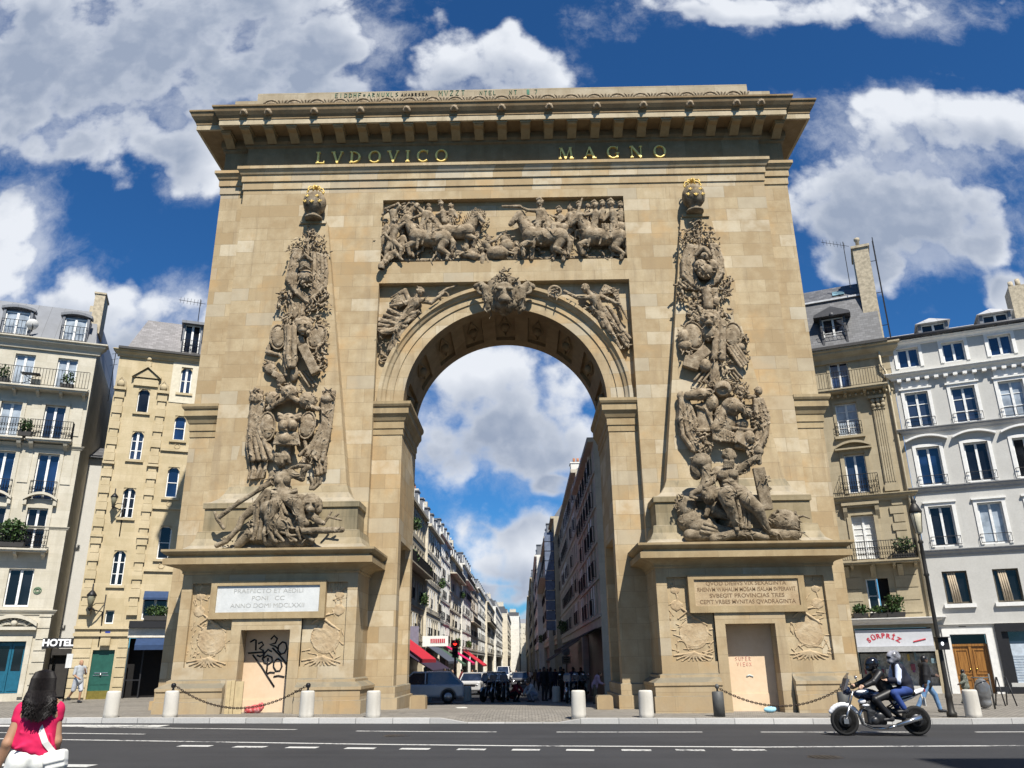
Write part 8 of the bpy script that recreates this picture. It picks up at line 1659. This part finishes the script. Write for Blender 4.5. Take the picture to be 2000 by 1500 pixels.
hd = mb.build('signal_head', IRON, t); mb = MB(); mb.lathe([(0, -.225), (.11, -.21), (.115, -.2)], (0, 0, zt+.03), 18, 1); mb.build('red_lamp', plain('lit_red_lamp', (1.0, .03, .02), .3, emit=1.6), hd); mb = MB(); mb.box(-.24, -.19, zt-.18, .24, -.17, zt+.22); mb.build('red_surround', plain('sign_red_enamel', (.55, .012, .015), .4), hd)
# awnings and shop signs hang on the houses of the side street
houses = {o['label']: o for o in COL.objects if o.name.startswith('town_house')}
def hang(o, lab):
    hs = houses[lab]; o.parent = hs; o.matrix_parent_inverse = hs.matrix_basis.inverted()
def street_awning(lab, x0, x1, y0, y1, z0, z1, mat, val=.22):
    mb = MB(); mb.add([(x0, y0, z1), (x0, y1, z1), (x1, y1, z0), (x1, y0, z0), (x1, y0, z0-val), (x1, y1, z0-val), (x0, y0, z1-.05), (x0, y1, z1-.05), (x1-.03, y0, z0-.05), (x1-.03, y1, z0-.05)], [(0, 1, 2, 3), (3, 2, 5, 4), (6, 8, 9, 7)]); hang(mb.build('awning', mat, None), lab)
h1, h2, h3, h4 = hl[0][5], hl[1][5], hl[2][5], hl[3][5]
street_awning(h1, XL, -5.6, 20, 29.5, 1.75, 4.0, plain('red_canvas', (.45, .015, .03), .8)); street_awning(h2, XL, -6.0, 31, 45, 1.0, 2.6, plain('dark_purple_canvas', (.03, .018, .04), .9)); street_awning(h3, XL+.25, -6.4, 48, 59, 1.6, 3.0, plain('slate_canvas', (.07, .08, .11), .9)); street_awning(h4, XL, -6.0, 61, 66, 1.3, 3.0, plain('green_canvas', (.05, .10, .06), .9)); street_awning(h4, XL, -5.4, 67, 73, 1.4, 3.4, plain('crimson_canvas', (.55, .01, .10), .8))
street_awning(hl[5][5], XL, -5.5, 94, 108, 1.0, 3.2, plain('red_canvas', (.45, .015, .03), .8))
mb = MB(); mb.box(XL+.05, 46.2, 2.9, -6.3, 46.35, 3.8); hang(mb.build('shop_sign', TRIM_W, None, label='white shop sign with red lettering marks'), h2)
mb = MB()
for i in range(8): mb.box(-7.9+i*.17, 46.16, 3.2, -7.78+i*.17, 46.198, 3.55)
hang(mb.build('sign_marks', REDL, None), h2)
mb = MB(); mb.box(XL+.05, 29.6, 2.5, -6.9, 29.75, 4.0); hang(mb.build('shop_sign', plain('louvre_blue_grey', (.16, .18, .24), .6), None), h1); street_awning(hr[0][5], XR+.3, 2.6, 16, 26, 2.2, 3.4, plain('dark_brown_canvas', (.03, .02, .018), .9)); street_awning(hr[1][5], XR, 2.4, 29, 40, 1.6, 3.0, plain('dark_brown_canvas', (.03, .02, .018), .9))
# ------------------------------------------------------------------ people in the side street
def cloth(n, c): return plain(n, c, .85, 0, .12)
def bystander(u, v, lab, rz, top, low, skin=SKIN, hair=HAIR_B, pose=None, k=1., h=.022, sleeve=1.9, group='people standing about in the side street'):
    q = groundpt(u, v); return person(lab, q, R(rz), pose, skin, [('top', top, 'top', dict(sleeve=sleeve, e=.02, hem=.06)), ('trousers', low, 'legs', dict(len=1.95, e=.015)), ('shoes', SHOE, 'shoes', {})], hair, h, k=k, group=group, hand=h < .023)
DK = cloth('dark_clothes', (.015, .015, .018)); DK2 = cloth('charcoal_clothes', (.03, .03, .034))
STOOP = dict(che=(0, -.14, 1.22), nek=(0, -.24, 1.38), hed=(0, -.32, 1.48), shL=(.18, -.18, 1.33), shR=(-.18, -.18, 1.33), elL=(.22, -.26, 1.07), elR=(-.22, -.26, 1.07), wrL=(.18, -.44, .98), wrR=(-.18, -.44, .98))
CROUCH = dict(pel=(0, .1, .38), che=(0, -.12, .66), nek=(0, -.24, .82), hed=(0, -.32, .92), shL=(.18, -.2, .78), shR=(-.18, -.2, .78), elL=(.24, -.36, .56), elR=(-.24, -.36, .56), wrL=(.16, -.5, .38), wrR=(-.16, -.5, .38), hpL=(.1, .08, .36), hpR=(-.1, .08, .36), knL=(.18, -.30, .50), knR=(-.18, -.30, .50), anL=(.16, -.1, .09), anR=(-.16, -.1, .09))
WALK = dict(knL=(.1, -.2, .52), anL=(.1, -.28, .1), knR=(-.1, .14, .5), anR=(-.1, .34, .16), elR=(-.24, .12, 1.13), wrR=(-.24, .2, .92), elL=(.24, -.06, 1.13), wrL=(.22, -.24, .95))
bystander(1163, 1375, 'stooping man in lavender shirt and khaki trousers beside the right pier', 80, cloth('lavender_shirt', (.36, .27, .38)), cloth('khaki_trousers', (.13, .11, .08)), SKIN_T, HAIR_G, STOOP, .92)
bystander(1004, 1371, 'person in dark red top crouching on the ground right of the parked motorcycles', 60, cloth('dark_red_top', (.14, .012, .02)), DK, SKIN_D, pose=CROUCH); bystander(1042, 1371, 'person in pale clothes crouching on the ground in the middle of the arch opening', -60, cloth('pale_grey_clothes', (.42, .42, .44)), cloth('pale_jeans', (.25, .28, .36)), SKIN_T, HAIR_G, CROUCH)
bystander(829, 1373, 'dark dressed man standing in front of the pale grey car', 20, DK, DK2, SKIN_D)
for u, v, lab, rz, a, b, ps in ((1064, 1369, 'dark dressed man standing just right of the crouching pale figure', 30, DK, DK2, None), (1076, 1366, 'man in grey hood beside the shaded bollard on the right', -30, DK2, DK, WALK), (1097, 1370, 'man in black jacket left of the no entry sign', 60, DK, DK, None), (1121, 1366, 'man in dark blue jacket right of the no entry sign', -40, cloth('dark_blue_jacket', (.02, .03, .07)), DK, None), (1136, 1362, 'person in black beside the lavender shirt', 10, DK, DK2, WALK), (1056, 1352, 'walker in navy top further down the right pavement', 10, cloth('navy_top', (.02, .03, .08)), DK, WALK), (1047, 1346, 'walker in brown jacket further down the right pavement', -160, cloth('brown_jacket', (.10, .06, .035)), DK2, WALK)): bystander(u, v, lab, rz, a, b, SKIN_D, pose=ps)
for u, v, lab, c in ((1013, 1331, 'walker in white shirt in the middle of the sunlit street, left of two', (.75, .75, .73)), (1021, 1330, 'walker in white shirt in the middle of the sunlit street, right of two', (.72, .72, .70)), (1030, 1329, 'walker in red top beside the two white shirts', (.30, .03, .04)), (1036, 1333, 'walker in pale top at the edge of the shade', (.5, .48, .45)), (1002, 1327, 'distant walker in blue top beside the white van', (.10, .16, .30))): bystander(u, v, lab, rng.choice((0, 170)), plain('street_top_'+'abcdefgh'[u % 8], c, .85, 0, .1), DK2, SKIN_T, pose=WALK, h=.035, sleeve=.9)

CL = [cloth('muted_%s' % n, c) for n, c in zip(('black', 'navy', 'brown', 'maroon', 'olive', 'beige', 'white'), ((.012, .012, .014), (.02, .03, .08), (.08, .05, .03), (.12, .015, .02), (.05, .055, .03), (.35, .30, .22), (.6, .6, .58)))]
SP = ['far left under the awnings', 'left under the awnings', 'left of the traffic light', 'right of the traffic light', 'beside the dark blue car', 'behind the dark blue car', 'left of the white van', 'right of the white van', 'in the middle of the street', 'on the right pavement in shade', 'by the right wall in shade', 'deep in shade on the right', 'near the far bend', 'far down on the left pavement']
for i, (u, v) in enumerate(((868, 1362), (878, 1358), (884, 1352), (902, 1352), (922, 1350), (930, 1344), (952, 1338), (998, 1336), (1008, 1340), (1070, 1352), (1085, 1350), (1102, 1352), (1040, 1326), (962, 1330))):
    ci = (0, 4, 2, 3, 5, 0, 1, 6, 2, 0, 1, 2, 6, 5)[i]; nm = ('black', 'navy', 'brown', 'maroon', 'olive', 'beige', 'white')[ci]
    bystander(u, v, 'person in %s top %s' % (nm, SP[i]), (20, 160, -30, 80)[i % 4], CL[ci], CL[(0, 1, 2)[i % 3]], (SKIN_D, SKIN_T, SKIN)[i % 3], pose=WALK if i % 2 else None, h=.032)
q = groundpt(925, 1356); car('parked_car', 'white car parked under the awnings left of the dark blue car', 'car', q, R(82), plain('parked_white_paint', (.5, .5, .5), .25, .1, .05), 4.0, 1.7, 1.45, -1.0, .92, .6)
q = groundpt(1016, 1342); car('parked_car', 'grey car coming up the middle of the street behind the crouching people', 'car', q, R(88), plain('mid_grey_paint', (.12, .12, .13), .25, .2, .05), 4.2, 1.75, 1.5, -1.0, .95, .7)
for u, v, rz, lab in ((1124, 1372, 70, 'scooter like dark motorcycle in deep shade right of the no entry sign'), (1142, 1370, 100, 'dark motorcycle in deep shade beside the stooping man')): motorcycle(lab, groundpt(u, v), R(rz), IRON, ENG, 'motorcycles parked inside the arch', False)
for x, y, lab in ((-2.6, -8.2, 'round iron manhole cover in the near lane left of the arch axis'), (6.2, -12.9, 'round iron manhole cover in the road at lower right')):
    mb = MB(); mb.lathe([(0, .006), (.30, .006), (.31, .002), (.36, .002), (.37, -.02)], n=28)
    for k in range(5): mb.box(-.22+.1*k, -.2, .0055, -.17+.1*k, .2, .011)
    o = mb.build('manhole_cover', plain('worn_cast_iron', (.055, .05, .047), .5, .6, .3), None, loc=(x, y, gz(x)-.14)); tag(o, lab, 'manhole cover', 'manhole covers in the road')
